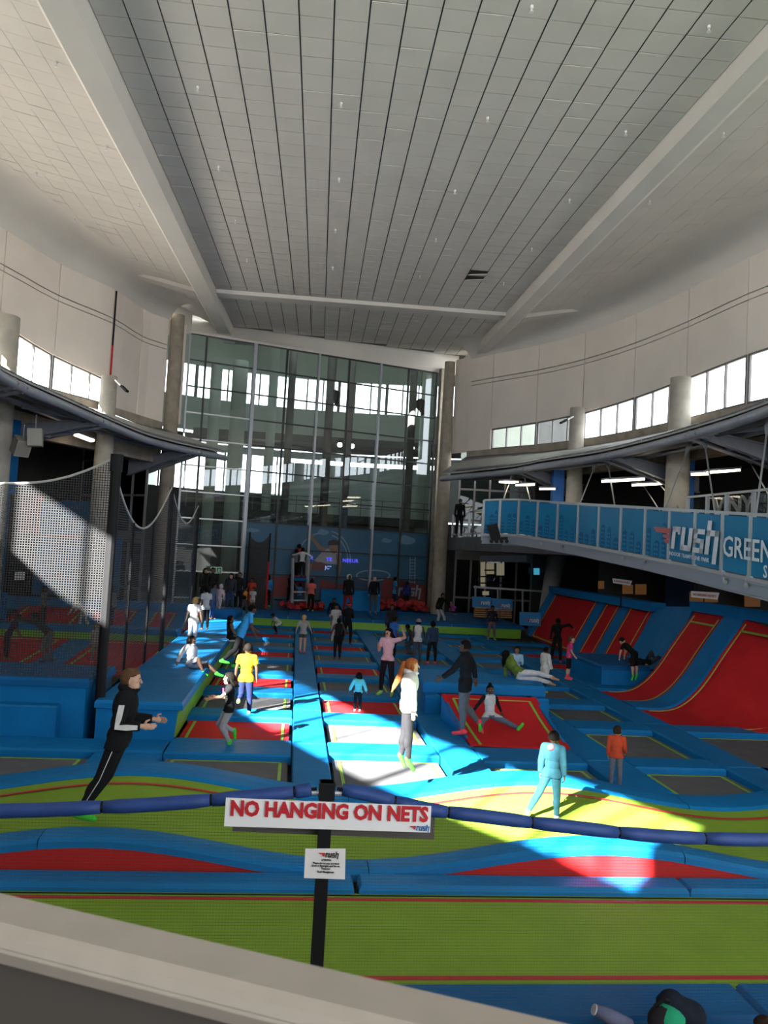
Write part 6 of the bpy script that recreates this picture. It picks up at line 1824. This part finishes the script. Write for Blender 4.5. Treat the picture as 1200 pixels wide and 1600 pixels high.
# --- girl in black print shirt
p, q = person('girl in a black shirt with pink print jumping over the front red trampoline', on_y(361, 1172, 13.9), h=1.30, face=-100, torso=(0, .05, 1),
       L=[(.35, .65, -.55), (.2, 1, -.12)], R=[(.1, .15, -1), (-.1, 1, .12)], legL=[(.04, .40, -1), (.02, -.55, -1)], legR=[(.05, .55, -1), (.02, -.95, -.45)], toeL=(.0, .15, -1), toeR=(.0, -.1, -1),
       skin_c=TAN, top=(.010, .010, .011), sleeve='short', bottom=(.30, .30, .31), sock=GREEN_S, hair=(.005, .004, .003), hairstyle='long', extra=dict(len=.12, sway=np.array([.10, .0, .02])), child=True, detail=2, head_turn=18, hem=.04)
c_ = q['neck'] - q['t'] * .135 + q['sf'] * .108 + q['sr'] * .062
lettering('OS', c_, -q['sr'], q['t'], .075, cloth((.8, .05, .14)), p, bold=.04, width=.115, name='shirt_print', th=.006)
a, b, _, rb = q['B']['faR']; mb = MB(); mb.tube([a * .25 + b * .75, a * .12 + b * .88], rb + .010, 8); part_mesh(mb, 'wristband', cloth((.6, .6, .05)), p)
# --- boy in sky blue, boy in red
p, q = person('small boy in a sky blue tracksuit walking on the hump of the wavy track', on_y(872, 1283, 9.75), h=1.13, face=38, torso=(0, .02, 1),
       L=[(.16, -.12, -1), (.05, .1, -1)], R=[(.14, .05, -1), (.02, .25, -1)], legL=[(.30, -.40, -1), (.42, -.45, -1)], legR=[(.04, .12, -1), (.02, .02, -1)],
       skin_c=DARKSKIN, top=(.014, .058, .080), bottom=(.014, .058, .080), sock=(.30, .30, .31), hairstyle='cropped', child=True, detail=2, hem=.04, loose=.02, anchor='footR')
c_ = q['neck'] - q['sf'] * .085 - q['t'] * .02; mb = MB(); mb.ball(c_, (.045, .02, .04), 8, 6); part_mesh(mb, 'hood_lining', cloth((.55, .12, .14)), p)
person('small dark haired boy in a red jumper and grey trousers standing on the blue strip', on_z(961, 1231), h=.95, face=25, L=[(.12, .05, -1), (.05, .2, -1)], R=[(.14, .2, -1), (.1, .75, -.6)],
       skin_c=TAN, top=(.42, .05, .025), bottom=(.10, .11, .15), hair=(.02, .012, .008), child=True, detail=2, hem=.03, loose=.018, head_turn=28, sock=(.2, .2, .2))
# --- seated girl on the wedge
p_ = on_y(765, 1123, 15.0)
person('girl in a pale vest over black sleeves sitting on the red wedge with legs apart', p_, h=1.22, face=172, torso=(0, -.12, 1), L=[(.45, -.35, -.8), (.5, -.2, -.85)], R=[(.45, -.35, -.8), (.5, -.2, -.85)],
       legL=[(.75, .8, -.28), (.70, .75, -.30)], legR=[(.70, .85, -.26), (.45, .85, -.32)], skin_c=DARKSKIN, top=(.46, .46, .47), top_under=(.012, .012, .014), sleeve='none', bottom=(.10, .13, .18), sock=GREEN_S, hairstyle='bun',
       child=True, detail=2, anchor='seat', toeL=(.4, .5, .8), toeR=(.3, .5, .8))
# --- woman lying on the landing pad and boy behind her
person('woman in a green top and white trousers leaning on one arm on the landing pad', on_z(812, 1060, .64), h=1.58, face=62, torso=(-.82, -.1, .62), L=[(.2, .1, -1), (-.35, .1, -1)], R=[(-.6, .5, -.6), (-.3, .6, -.7)],
       legL=[(-.75, .75, -.02), (-.85, .35, -.12)], legR=[(.75, .6, .05), (.9, .25, -.10)], skin_c=TAN, top=(.12, .19, .035), bottom=(.55, .55, .58), hair=(.006, .0045, .004), hairstyle='long', detail=1, anchor='seat', nod=15)
person('boy in a light blue shirt sitting half hidden behind the woman on the landing pad', on_z(806, 1050, .64), h=1.2, face=195, L=BENT, R=BENT, legL=[(.2, 1, .05), (.1, .6, -.8)], legR=[(.2, 1, .05), (.1, .6, -.8)], skin_c=BROWN, top=(.30, .45, .60), bottom=(.1, .1, .14), child=True, detail=1, anchor='seat')
# --- woman in pink
p, q = person('woman in a pale pink shirt and black leggings with one arm raised to her hair', on_z(602, 1087), h=1.60, face=205, torso=(0, .0, 1), L=[(.95, .1, .35), (-.35, .1, 1)], R=[(.25, .1, -1), (-.15, .8, .75)],
       legL=[(.12, .02, -1), (.08, -.02, -1)], legR=[(.10, .02, -1), (.05, -.02, -1)], skin_c=TAN, top=(.52, .33, .36), sleeve='short', bottom=(.012, .012, .014), sock=(.30, .60, .18), hair=(.006, .0045, .004), hairstyle='long', extra=dict(len=.12, sway=np.array([.12, 0, 0])), detail=1, hem=.02, head_turn=20)
mb = MB(); c_ = q['head'] + q['hf'] * .092
for s in (-1, 1): mb.ball(c_ + q['hr'] * .03 * s, (.024, .012, .016), 8, 6)
part_mesh(mb, 'spectacles', BLACK, p)
# --- yellow shirt
p, q = person('boy in a yellow shirt and blue jeans jumping above the left trampolines, seen from behind', on_y(389, 1127, 16.4), h=1.50, face=5, L=[(.28, .1, -1), (.1, .25, -1)], R=[(.22, -.05, -1), (.05, .1, -1)], legL=[(.02, .0, -1), (.0, -.95, -.1)], legR=[(.06, .02, -1), (.02, -.04, -1)],
       toeR=(.1, .4, -.9), skin_c=DARKSKIN, top=(.50, .32, .01), sleeve='short', bottom=(.01, .016, .05), sock=(.25, .55, .10), hairstyle='cropped', child=True, detail=1, hem=.05, loose=.02, anchor='footR')
# --- toddler
person('toddler in a turquoise hoodie and black trousers on the middle red trampoline', on_z(558, 1112), h=.82, face=8, L=[(.5, .1, -.9), (.35, .1, -.95)], R=[(.45, .1, -.9), (.3, .1, -.95)], skin_c=TAN, top=(.10, .50, .52), bottom=BLK, hair=(.006, .0045, .004), hairstyle='wild', extra=dict(len=.08, sway=np.array([.03, 0, 0])), child=True, detail=1, loose=.02, sock=(.5, .5, .5))
# --- boys at the right
person('boy in a long loose white shirt and dark trousers beside the landing pad', on_y(850, 1082, 20.2), h=1.20, face=70, L=[(.16, .1, -1), (.1, .4, -1)], R=[(.14, .12, -1), (.1, .45, -1)], legL=[(.05, .12, -1), (.02, -.15, -1)], legR=[(.05, -.1, -1), (.02, -.2, -1)], skin_c=DARKSKIN, top=(.58, .57, .57), bottom=(.02, .022, .03), sock=(.4, .5, .05), hairstyle='cropped', child=True, detail=1, hem=.12, loose=.03)
person('boy in a pink shirt and black shorts with bright pink shoes', on_z(889, 1062), h=1.27, face=105, torso=(0, .08, 1), L=[(.12, .1, -1), (.05, .6, -.8)], R=[(.12, .15, -1), (.02, .65, -.8)], legL=[(.08, .1, -1), (.02, -.1, -1)], legR=[(.10, -.05, -1), (.02, -.1, -1)],
       skin_c=PALESK, top=(.62, .06, .18), sleeve='short', bottom=BLK, legs='knee', sock=(.8, .10, .10), shoe=(.85, .10, .12), hair=(.08, .05, .03), child=True, detail=1, hem=.03)
person('tall figure in black with a white waistband reaching one arm to the head', on_z(868, 1036), h=1.52, face=15, L=[(.2, .05, -1), (.1, .1, -1)], R=[(.8, .3, .25), (.55, .4, -.55)], legL=[(.18, .1, -1), (.1, -.05, -1)], legR=[(.12, .15, -1), (.05, -.1, -1)], skin_c=BROWN, top=BLK, bottom=(.012, .012, .014), hair=(.006, .0045, .004), detail=0, sock=PINK_S)
# --- on and at the landing box
person('boy in black bending over the landing box with bright green socks', on_y(991, 1064, 21.35), h=1.28, face=-35, torso=(-.1, .80, .62), L=[(.05, .35, -1), (.02, .1, -1)], R=[(.05, .35, -1), (.02, .1, -1)], legL=[(.06, .05, -1), (.02, -.15, -1)], legR=[(.06, -.05, -1), (.02, -.1, -1)], toeL=(0, .3, -1), toeR=(0, .3, -1),
       skin_c=PALESK, top=BLK, sleeve='short', bottom=BLK, legs='knee', sock=GREEN_S, hair=(.012, .01, .008), child=True, detail=1, nod=35)
person('child in black lying on the landing box with pink socks and bent knees', on_z(1012, 1042, .58) + [0, 0, .05], h=1.3, face=80, torso=(-.05, -1, .08), L=[(.3, .2, -.1), (.2, .6, -.1)], R=[(.3, -.2, -.05), (.2, .6, -.05)], legL=[(.08, .45, .9), (.05, .55, -.85)], legR=[(.08, .75, .45), (.05, .8, -.45)], skin_c=TAN, top=BLK, bottom=(.04, .04, .045), sock=PINK_S, hair=(.02, .012, .008), child=True, detail=0, anchor='seat')
# --- middle distance, right of the centre strip
person('person in black with bare arms walking away on the right hand trampolines', on_z(526, 1031), h=1.30, face=-10, L=[(.35, .05, -1), (.25, .15, -1)], R=[(.4, .0, -.9), (-.1, .6, -.8)], legL=[(.03, .1, -1), (.0, -.1, -1)], legR=[(.02, -.05, -1), (.0, -.1, -1)], skin_c=DARKSKIN, top=BLK, sleeve='none', bottom=BLK, hairstyle='short', detail=0)
person('boy in black with a pink headband behind the person in black', on_z(541, 1010) + [0, 0, .05], h=1.52, face=160, L=BENT, R=DOWN, legL=WALKL, legR=WALKR, skin_c=DARKSKIN, top=BLK, bottom=BLK, hairstyle='cropped', cap=((.6, .06, .07), 'headband'))
person('boy in a white shirt and pale trousers beside the pink headband', on_z(523, 1006), h=1.42, face=170, L=DOWN, R=DOWN, skin_c=BROWN, top=(.45, .45, .44), bottom=(.42, .43, .48), sleeve='short')
person('dark haired boy in a blue and black shirt behind the woman in pink', on_z(612, 1040), h=1.52, face=60, L=DOWN, R=DOWN, legL=WALKL, legR=WALKR, skin_c=DARKSKIN, top=(.03, .12, .42), sleeve='short', bottom=BLK, hairstyle='cropped', shoe=(.75, .08, .06), sock=(.7, .08, .08))
person('figure in black with a white stripe behind the blue shirted boy', on_z(609, 1012), h=1.55, face=200, L=DOWN, R=DOWN, skin_c=DARKSKIN, top=(.02, .02, .025), bottom=BLK)
person('girl in a white vest and knitted cap standing with blue jeans', on_z(651, 1034), h=1.36, face=10, L=[(.15, .05, -1), (.05, .2, -1)], R=[(.3, .1, -1), (.15, .2, -1)], skin_c=DARKSKIN, top=(.55, .54, .55), sleeve='none', bottom=(.06, .07, .10), cap=((.25, .2, .24), 'beanie'), child=True, hem=.06)
person('girl in a navy jacket and black leggings with long pink socks', on_z(673, 1038), h=1.36, face=-5, L=[(.18, .05, -1), (.0, .3, -1)], R=DOWN, legL=[(.14, .02, -1), (.04, 0, -1)], legR=[(.14, .02, -1), (.04, 0, -1)], skin_c=DARKSKIN, top=(.03, .045, .09), bottom=BLK, sock=(.72, .10, .26), shoe=(.72, .10, .26), child=True)
person('crouching figure in grey behind the white vest', on_z(640, 1024), h=1.2, face=-60, torso=(0, .5, .85), legL=[(.1, .7, -.6), (.05, -.5, -.8)], legR=[(.1, .6, -.7), (.05, -.5, -.8)], skin_c=DARKSKIN, top=(.05, .055, .07), bottom=(.08, .085, .10), child=True)
# --- left column and centre strip
person('blond girl with ponytail in grey shirt and denim shorts running along the centre strip', on_z(472, 1021, .012), h=1.25, face=5, L=[(.4, -.3, -.9), (.2, .35, -.9)], R=[(.4, .2, -.9), (.25, .5, -.7)], legL=[(.03, .1, -1), (.0, -.15, -1)], legR=[(.03, -.05, -1), (.0, -.15, -1)], skin_c=PALESK, top=(.33, .33, .34), sleeve='short', bottom=(.06, .07, .09), legs='short', sock=(.75, .10, .10),
       hair=(.45, .28, .12), hairstyle='ponytail', extra=dict(len=.14), child=True, hem=.03)
person('child crouching in a white and black top at the far left trampolines', on_z(431, 992), h=1.1, face=-110, torso=(0, .75, .6), L=[(.1, .2, -1), (0, .2, -1)], R=[(.1, .2, -1), (0, .2, -1)], legL=[(.1, .9, -.4), (.05, -.4, -1)], legR=[(.1, .7, -.6), (.05, -.5, -.9)], skin_c=DARKSKIN, top=(.45, .45, .46), sleeve='short', bottom=BLK, child=True, nod=20)
p, q = person('boy in a bright blue shirt bounding past the walkway with striped black trousers', on_y(360, 1046, 19.2), h=1.62, face=75, torso=(-.05, .40, .92), L=[(.2, .3, -1), (.1, .8, -.5)], R=[(.2, .1, -1), (.05, .5, -.9)], legL=[(.05, .05, -1), (.02, -.3, -1)], legR=[(.06, -.35, -1), (.02, -.85, -.75)], skin_c=DARKSKIN, top=(.04, .30, .62), sleeve='short', bottom=BLK, sock=GREEN_S, hairstyle='short', detail=1, hem=.06, nod=10)
p_ = on_z(359, 1002, .64)
person('girl in a black vest and white shorts sitting on the walkway edge', p_, h=1.45, face=70, torso=(0, -.05, 1), L=[(.1, .3, -1), (0, .8, -.5)], R=[(.1, .3, -1), (-.1, .8, -.4)], legL=[(.05, 1, -.1), (.02, .2, -1)], legR=[(.08, 1, -.12), (.02, .15, -1)], skin_c=BROWN, top=BLK, sleeve='none', bottom=(.55, .55, .56), legs='short', anchor='seat', hairstyle='braids')
person('girl in a white dress sitting on the raised walkway with one green socked leg out', on_z(299, 1043, .65), h=1.35, face=120, torso=(-.25, -.3, .9), L=[(.5, -.3, -.8), (.3, -.3, -.9)], R=[(.5, -.4, -.8), (.2, -.2, -.95)], legL=[(.2, 1, .12), (.1, .85, -.55)], legR=[(.25, .9, .45), (.05, .55, -.95)], skin_c=DARKSKIN, top=(.48, .50, .55), bottom=(.48, .50, .55), legs='short', sock=GREEN_S, anchor='seat', hairstyle='braids', child=True, detail=1, loose=.022)
person('fair haired boy in white shirt and jeans standing in the sun on the walkway', on_z(300, 1008, .64), h=1.28, face=8, L=[(.3, .05, -1), (.2, .05, -1)], R=[(.28, .0, -1), (.15, .1, -1)], legL=[(.08, .1, -1), (.02, -.05, -1)], legR=[(.03, -.05, -1), (.0, -.1, -1)], skin_c=PALESK, top=(.66, .66, .66), sleeve='short', bottom=(.42, .45, .52), hair=(.42, .25, .09), child=True, detail=1, hem=.05, loose=.02)
person('boy in a white T shirt behind the fair haired boy', on_z(318, 985, .64), h=1.38, face=-30, L=DOWN, R=[(.2, .05, -1), (.1, .2, -1)], skin_c=BROWN, top=(.46, .47, .49), sleeve='short', bottom=BLK, hairstyle='short', child=True, hem=.05)
# --- crowd at the foot of the glass wall, left
Yc = 34.5
for lab, x, y, hh_, kw in [
    ('woman in a dark top and blue jeans smiling under the exit sign', 357, 962, 1.62, dict(face=190, top=(.03, .03, .035), bottom=(.03, .045, .10), hair=(.006, .0045, .004), hairstyle='long', skin_c=TAN)),
    ('person in black with a printed shirt beside the smiling woman', 370, 960, 1.66, dict(face=200, top=(.015, .015, .018), bottom=BLK, skin_c=BROWN, hairstyle='cropped')),
    ('child in a pale pink hooded suit leaning at the end of the walkway', 340, 964, 1.25, dict(face=20, top=(.42, .30, .32), bottom=(.40, .30, .32), child=True, skin_c=TAN, cap=((.42, .30, .32), 'hood'), torso=(0, .25, 1), legL=WALKL, legR=WALKR)),
    ('boy in a red and black shirt and red shorts with folded arms', 391, 952, 1.42, dict(face=185, top=(.45, .05, .03), sleeve='short', bottom=(.48, .04, .03), legs='knee', child=True, skin_c=DARKSKIN, L=BENT, R=BENT)),
    ('man in dark clothes standing in the shade by the exit door', 329, 952, 1.72, dict(face=170, top=(.02, .02, .022), bottom=(.03, .03, .04), skin_c=BROWN)),
    ('person with a pale scarf waiting in the shade by the net', 318, 950, 1.66, dict(face=150, top=(.03, .03, .035), bottom=(.02, .02, .025), skin_c=TAN, hairstyle='long')),
    ('woman in a grey top seated low by the walkway end', 331, 968, 1.3, dict(face=120, top=(.10, .10, .11), bottom=(.03, .07, .16), skin_c=DARKSKIN, torso=(0, .15, 1))),
    ('child in a white sports shirt sitting by the platform corner', 393, 958, 1.1, dict(face=195, top=(.42, .42, .44), sleeve='short', bottom=(.3, .3, .32), legs='short', child=True, skin_c=BROWN)),
    ('child in an orange shirt beside the white sports shirt', 383, 960, 1.15, dict(face=110, top=(.50, .22, .03), sleeve='short', bottom=BLK, child=True, skin_c=DARKSKIN)),
    ('woman in a dark patterned top bending at the platform corner', 374, 985, 1.5, dict(face=40, top=(.05, .05, .055), bottom=BLK, skin_c=DARKSKIN, torso=(0, .55, .85), legL=[(.1, .5, -.9), (.05, -.3, -1)], legR=[(.1, .4, -.9), (.05, -.3, -1)])),
    ]:
    kw = dict(L=DOWN, R=DOWN) | kw
    person(lab, on_z(x, y, .64 if x < 372 else .46) if y < 970 else on_z(x, y, 0), h=hh_ * (1.0), **kw)
# --- on the back platform
for lab, x, y, z, hh_, kw in [
    ('woman in a blue jacket and black leggings on the back platform by the net cage', 417, 949, .46, 1.55, dict(face=10, top=(.03, .20, .48), bottom=BLK, skin_c=BROWN, hairstyle='long', sock=GREEN_S)),
    ('girl in a coral shirt and black leggings standing beside the climbing tower', 485, 956, .46, 1.50, dict(face=5, top=(.62, .12, .11), sleeve='short', bottom=BLK, skin_c=DARKSKIN, hairstyle='bun', sock=(.25, .60, .15), L=[(.2, 0, -1), (.0, .3, -1)])),
    ('boy in a blue shirt climbing at the foot of the tower', 467, 952, .46, 1.25, dict(face=-15, top=(.05, .15, .36), sleeve='short', bottom=(.05, .08, .16), legs='knee', child=True, skin_c=BROWN, sock=GREEN_S, legL=WALKL, legR=WALKR, L=[(.4, .5, .6), (.2, .6, .6)])),
    ('person in black clinging to the left pole of the tower', 453, 949, .46, 1.65, dict(face=20, top=BLK, bottom=BLK, skin_c=DARKSKIN, L=[(.3, .5, .3), (.1, .4, .9)])),
    ('man in a black hoodie with white hood and dark red trousers', 542, 961, .46, 1.86, dict(face=165, top=(.012, .012, .014), bottom=(.20, .02, .02), skin_c=DARKSKIN, cap=((.42, .42, .42), 'hood'), shoe=(.7, .08, .06), sock=(.1, .1, .1), legL=WALKL, legR=WALKR, hem=.05)),
    ('bald man in a black jumper and grey jeans leaning on the blue padded block', 583, 959, .46, 1.74, dict(face=178, top=(.012, .012, .014), bottom=(.07, .075, .08), skin_c=(.42, .26, .20), hairstyle='bald', L=[(.2, -.1, -1), (.05, .1, -1)], R=[(.2, -.1, -1), (.05, .1, -1)], hem=.04)),
    ('woman in dark blue standing behind the padded block', 533, 923, 1.45, 1.65, dict(face=175, top=(.025, .03, .05), bottom=(.03, .06, .16), skin_c=BROWN)),
    ('man in a light blue staff shirt and dark jeans at the right foam pit', 617, 953, .46, 1.68, dict(face=80, top=(.04, .26, .52), sleeve='short', bottom=(.03, .035, .06), skin_c=DARKSKIN, hem=.06)),
    ('boy in a navy jacket with blue sleeves standing before the red foam cubes', 634, 955, .46, 1.52, dict(face=10, top=(.02, .03, .12), bottom=BLK, skin_c=DARKSKIN, legL=WALKL, legR=WALKR)),
    ('girl with pink shirt crawling over the blue mat', 712, 961, .46, 1.0, dict(face=-60, top=(.42, .10, .30), bottom=(.04, .04, .12), child=True, skin_c=TAN, torso=(0, .8, .55), L=[(.1, .2, -1), (0, .2, -1)], R=[(.1, .2, -1), (0, .2, -1)], legL=[(.1, .7, -.6), (0, -.9, -.4)], legR=[(.1, .6, -.7), (0, -.9, -.4)])),
    ]:
    kw = dict(L=DOWN, R=DOWN) | kw
    person(lab, on_z(x, y, z) if z < 1 else at_depth(x, y, 39.6), h=hh_, **kw)
person('boy in a black jacket and pale trousers sitting on the platform edge', on_z(521, 962, .47), h=1.55, face=185, torso=(0, .1, 1), L=[(.6, .1, -.8), (.4, .1, -.9)], R=[(.3, .2, -1), (.1, .4, -.8)], legL=[(.12, 1, -.1), (.05, .15, -1)], legR=[(.1, 1, -.1), (.05, .1, -1)], skin_c=DARKSKIN, top=BLK, bottom=(.36, .37, .46), anchor='seat')
person('leaping figure in black jacket with white trouser leg and green shoes', on_y(690, 982, 35.0), h=1.62, face=150, torso=(-.2, .1, 1), L=[(.7, .1, -.6), (.6, .1, -.8)], R=[(.5, .1, -.8), (.3, .2, -.9)], legL=[(.3, .4, -.9), (.1, .0, -1)], legR=[(.35, .7, -.7), (.15, -.1, -1)], skin_c=BROWN, top=BLK, bottom=(.40, .40, .41), shoe=GREEN_S, sock=(.1, .1, .1))
person('girl in a dark jacket and patterned leggings facing the camera by the green front', on_z(768, 1000), h=1.42, face=178, L=[(.3, .1, -1), (-.1, .5, -.9)], R=[(.3, .1, -1), (-.1, .5, -.9)], legL=[(.14, .02, -1), (.08, 0, -1)], legR=[(.14, .02, -1), (.08, 0, -1)], skin_c=DARKSKIN, top=(.02, .02, .028), bottom=(.16, .11, .13), hairstyle='short', child=True, sock=(.5, .55, .2))
for lab, x, dd, hh_, tp, fc in (('boy in a grey shirt on the deck of the climbing tower', 461, .5, 1.35, (.12, .12, .125), -10), ('boy in a red top in the middle of the tower deck', 465.5, 1.2, 1.62, (.45, .03, .03), 20), ('boy in a white long sleeved shirt on the tower deck reaching sideways', 471, .3, 1.42, (.55, .55, .56), 15)):
    person(lab, at_depth(x, 903, 36.8 + dd) + [0, 0, .02 if dd < 1 else .02], h=hh_, face=fc, L=[(.9, .2, -.35), (1, .2, -.1)] if 'white' in lab else DOWN, R=[(.9, .2, -.4), (.8, .2, -.6)] if 'white' in lab else DOWN, skin_c=DARKSKIN, top=tp, bottom=BLK, shoe=(.75, .06, .05), sock=(.1, .1, .1), child=True)
person('man in a dark suit and white shirt on the mezzanine behind its railing', at_depth(717, 838.5, 35.8) * [1, 1, 0] + [0, 0, 4.2], h=1.74, face=180, L=DOWN, R=DOWN, skin_c=DARKSKIN, top=BLK, bottom=BLK, hairstyle='cropped')
# --- behind the net
person('boy in a black and white patterned shirt beyond the green divider', on_z(68, 984, .3), h=1.42, face=100, torso=(.15, .05, 1), L=[(.4, .6, .2), (.2, 1, .3)], R=[(.2, .5, -.5), (0, 1, .2)], skin_c=DARKSKIN, top=(.14, .14, .14), sleeve='short', bottom=BLK, child=True)
person('girl in a white jumper sitting at the far blue pad behind the net', on_z(139, 968, .3), h=1.35, face=170, L=BENT, R=BENT, skin_c=DARKSKIN, top=(.42, .38, .42), bottom=BLK, child=True, hairstyle='bun')
person('child in white bending forward beyond the green divider', on_z(130, 986, .3), h=1.25, face=-80, torso=(0, .7, .65), L=[(.2, .4, -.9), (.1, .5, -.8)], R=[(.2, .4, -.9), (.1, .5, -.8)], skin_c=TAN, top=(.48, .48, .48), bottom=(.42, .42, .42), child=True, legL=WALKL, legR=WALKR)
person('boy in a dark purple shirt bending at the near side of the divider', on_z(12, 1032, .08), h=1.25, face=60, torso=(0, .45, .9), L=[(.2, .3, -1), (.1, .5, -.8)], R=[(.2, .3, -1), (.1, .5, -.8)], skin_c=BROWN, top=(.035, .015, .05), sleeve='short', bottom=(.015, .012, .025), child=True)
person('boy in a dark hoodie leaning left with one arm raised behind the net', on_z(72, 1036, .08), h=1.5, face=-80, torso=(0, .72, .62), L=[(.3, .9, .1), (.2, .8, .3)], R=[(.4, .1, 1), (.1, .2, 1)], skin_c=DARKSKIN, top=(.03, .03, .034), bottom=(.13, .13, .14), child=True, legL=[(.08, .3, -1), (.02, -.3, -1)], legR=[(.08, .1, -1), (.02, -.3, -1)])
person('small child in a grey patterned suit beside the tall net post', on_z(147, 1036, .06), h=1.05, face=-30, L=DOWN, R=BENT, skin_c=PALESK, top=(.30, .29, .28), bottom=(.22, .19, .19), hair=(.3, .18, .08), child=True)
person('shaded figure in white leaning by the net post at the far pad', on_z(172, 980, .3), h=1.4, face=20, L=DOWN, R=DOWN, skin_c=DARKSKIN, top=(.2, .2, .2), bottom=BLK, child=True)
person('figure in dark grey standing far behind the net by the padded wall', on_z(128, 945, 1.03), h=1.5, face=180, L=DOWN, R=DOWN, skin_c=DARKSKIN, top=(.07, .065, .06), bottom=BLK)
bl_ = at_depth(151, 962, 22.6); mb = MB(); mb.ball(bl_, .135, 16, 12); tag(mb.build('ball', mat('ball_red', (.62, .02, .05), .45), smooth=True), 'red rubber ball in the air behind the tall net post', 'ball')
# --- things below the parapet at the bottom right
c_ = on_y(1190, 1600, 5.5)
person('dark haired person sitting below the parapet, only the head in view', on_y(1197, 1578, 5.5) - [0, 0, .78], h=1.45, face=10, L=DOWN, R=DOWN, legL=[(.1, 1, 0), (.02, .1, -1)], legR=[(.1, 1, 0), (.02, .1, -1)], skin_c=PALESK, top=(.05, .04, .05), bottom=BLK, hair=(.03, .018, .012), detail=1, anchor='seat')
bg_ = thing('backpack', 'black and green backpack lying on the bench with a jacket over it', 'backpack', on_y(1040, 1592, 5.5))
c_ = on_y(1040, 1590, 5.5)
mb = MB(); ellipsoid(mb, c_, (.13, .04, 0), (-.03, .10, 0), (.02, 0, .10), 16, 12); mb.build('bag', cloth((.02, .02, .024)), bg_, smooth=True)
mb = MB(); ellipsoid(mb, c_ + [.02, -.03, .03], (.10, .03, -.01), (-.03, .09, .02), (.02, .02, .07), 14, 10); mb.build('green_pocket', cloth((.02, .28, .14)), bg_, smooth=True)
mb = MB(); mb.tube([c_ + [-.08, 0, .08], c_ + [-.02, -.02, .14], c_ + [.05, 0, .10]], .014, 7); mb.build('handle', BLACK, bg_)
c2 = on_y(1064, 1577, 5.55)
mb = MB(); ellipsoid(mb, c2, (.19, 0, -.07), (0, .12, 0), (.04, 0, .085), 18, 12); ellipsoid(mb, c2 + [-.08, 0, .07], (.09, 0, 0), (0, .09, 0), (0, 0, .06), 12, 9)
V_, F_ = remesh(mb, .016, 4); mb = MB(); rr = random.Random(3); mb.v = [tuple(np.array(v) + .006 * np.array([math.sin(40 * v[0]), math.cos(33 * v[1]), math.sin(37 * v[0] + 25 * v[2])])) for v in V_]; mb.f = F_; mb.m = [0] * len(F_)
tag(mb.build('folded_jacket', cloth((.012, .016, .026)), smooth=True), 'dark jacket heaped over the green and black backpack', 'jacket')
c3 = on_y(950, 1589, 5.45)
rl = thing('rolled_trousers', 'slate blue rolled garment with pale stitched edge on the bench', 'garment', c3)
mb = MB(); mb.tube([c3 + [-.10, 0, .05], c3 + [0, 0, .01], c3 + [.16, 0, -.06]], [.035, .05, .045], 12); mb.build('roll', cloth((.10, .11, .18)), rl, smooth=True)
mb = MB(); mb.tube([c3 + [-.105, 0, .052], c3 + [-.098, 0, .049]], [.036, .037], 12); mb.build('stitched_hem', cloth((.4, .4, .42)), rl)
# speakers under the left canopy
for i, (x, y) in enumerate(((33, 697), (55, 684))):
    c_ = at_depth(x, y, 24.0); t_ = thing('loudspeaker', ['lower beige loudspeaker hanging under the left canopy', 'upper beige loudspeaker hanging under the left canopy'][i], 'speaker', c_)
    d_ = nz(CR * .6 - CF * .6 - CU * .5) if i == 0 else nz(CR * .9 + CF * .3); s_ = nz(np.cross(d_, (0, 0, 1))); v_ = np.cross(s_, d_)
    mb = MB(); mb.obox(c_, d_ * .20, s_ * .22, v_ * .26); mb.build('cabinet', mat('speaker_beige', (.42, .40, .34), .5), t_)
    mb = MB(); mb.obox(c_ + d_ * .205, d_ * .008, s_ * .19, v_ * .23); mb.build('grille', mat('speaker_grille', (.30, .28, .24), .7), t_)
    mb = MB(); mb.tube([c_ + v_ * .2, c_ + v_ * .2 + [0, 0, .5]], .02, 6); mb.build('bracket', STEEL, t_)
# projector arms on the columns, wheeled cart at the footbridge
for i, (x0, y0, x1, y1, D) in enumerate(((181, 594, 199, 612, 29.3), (895, 651, 876, 661, 32.0))):
    t_ = thing('spotlight_arm', ['black and white arm lamp on the left round column', 'black and white arm lamp on the right round column'][i], 'lamp', at_depth(x0, y0, D))
    a, b = at_depth(x0, y0, D), at_depth(x1, y1, D - .3); mb = MB(); mb.bar(a, a * .5 + b * .5, .12, .05); mb.build('bracket', WHITE, t_); mb = MB(); mb.bar(a * .5 + b * .5, b, .14, .07); mb.build('lamp_body', BLACK, t_)
ct = thing('folded_cart', 'black folded cart standing on the ledge at the left end of the footbridge', 'cart', at_depth(776, 846, 26.6))
mb = MB(); v = [at_depth(x, y, 26.6) for x, y in ((761, 821), (777, 818), (783, 841), (768, 844))]; mb.slab([[v[0], v[1]], [v[3], v[2]]], CF * .12); mb.build('panel', BLACK, ct)
mb = MB(); mb.bar(at_depth(767, 843, 26.6), at_depth(793, 841, 26.6), .12, .10); mb.build('base', BLACK, ct)
for x in (768, 776, 784, 792): mb = MB(); c_ = at_depth(x, 846, 26.5); mb.tube([c_, c_ + CF * .08], .06, 10); mb.build('wheel', BLACK, ct)
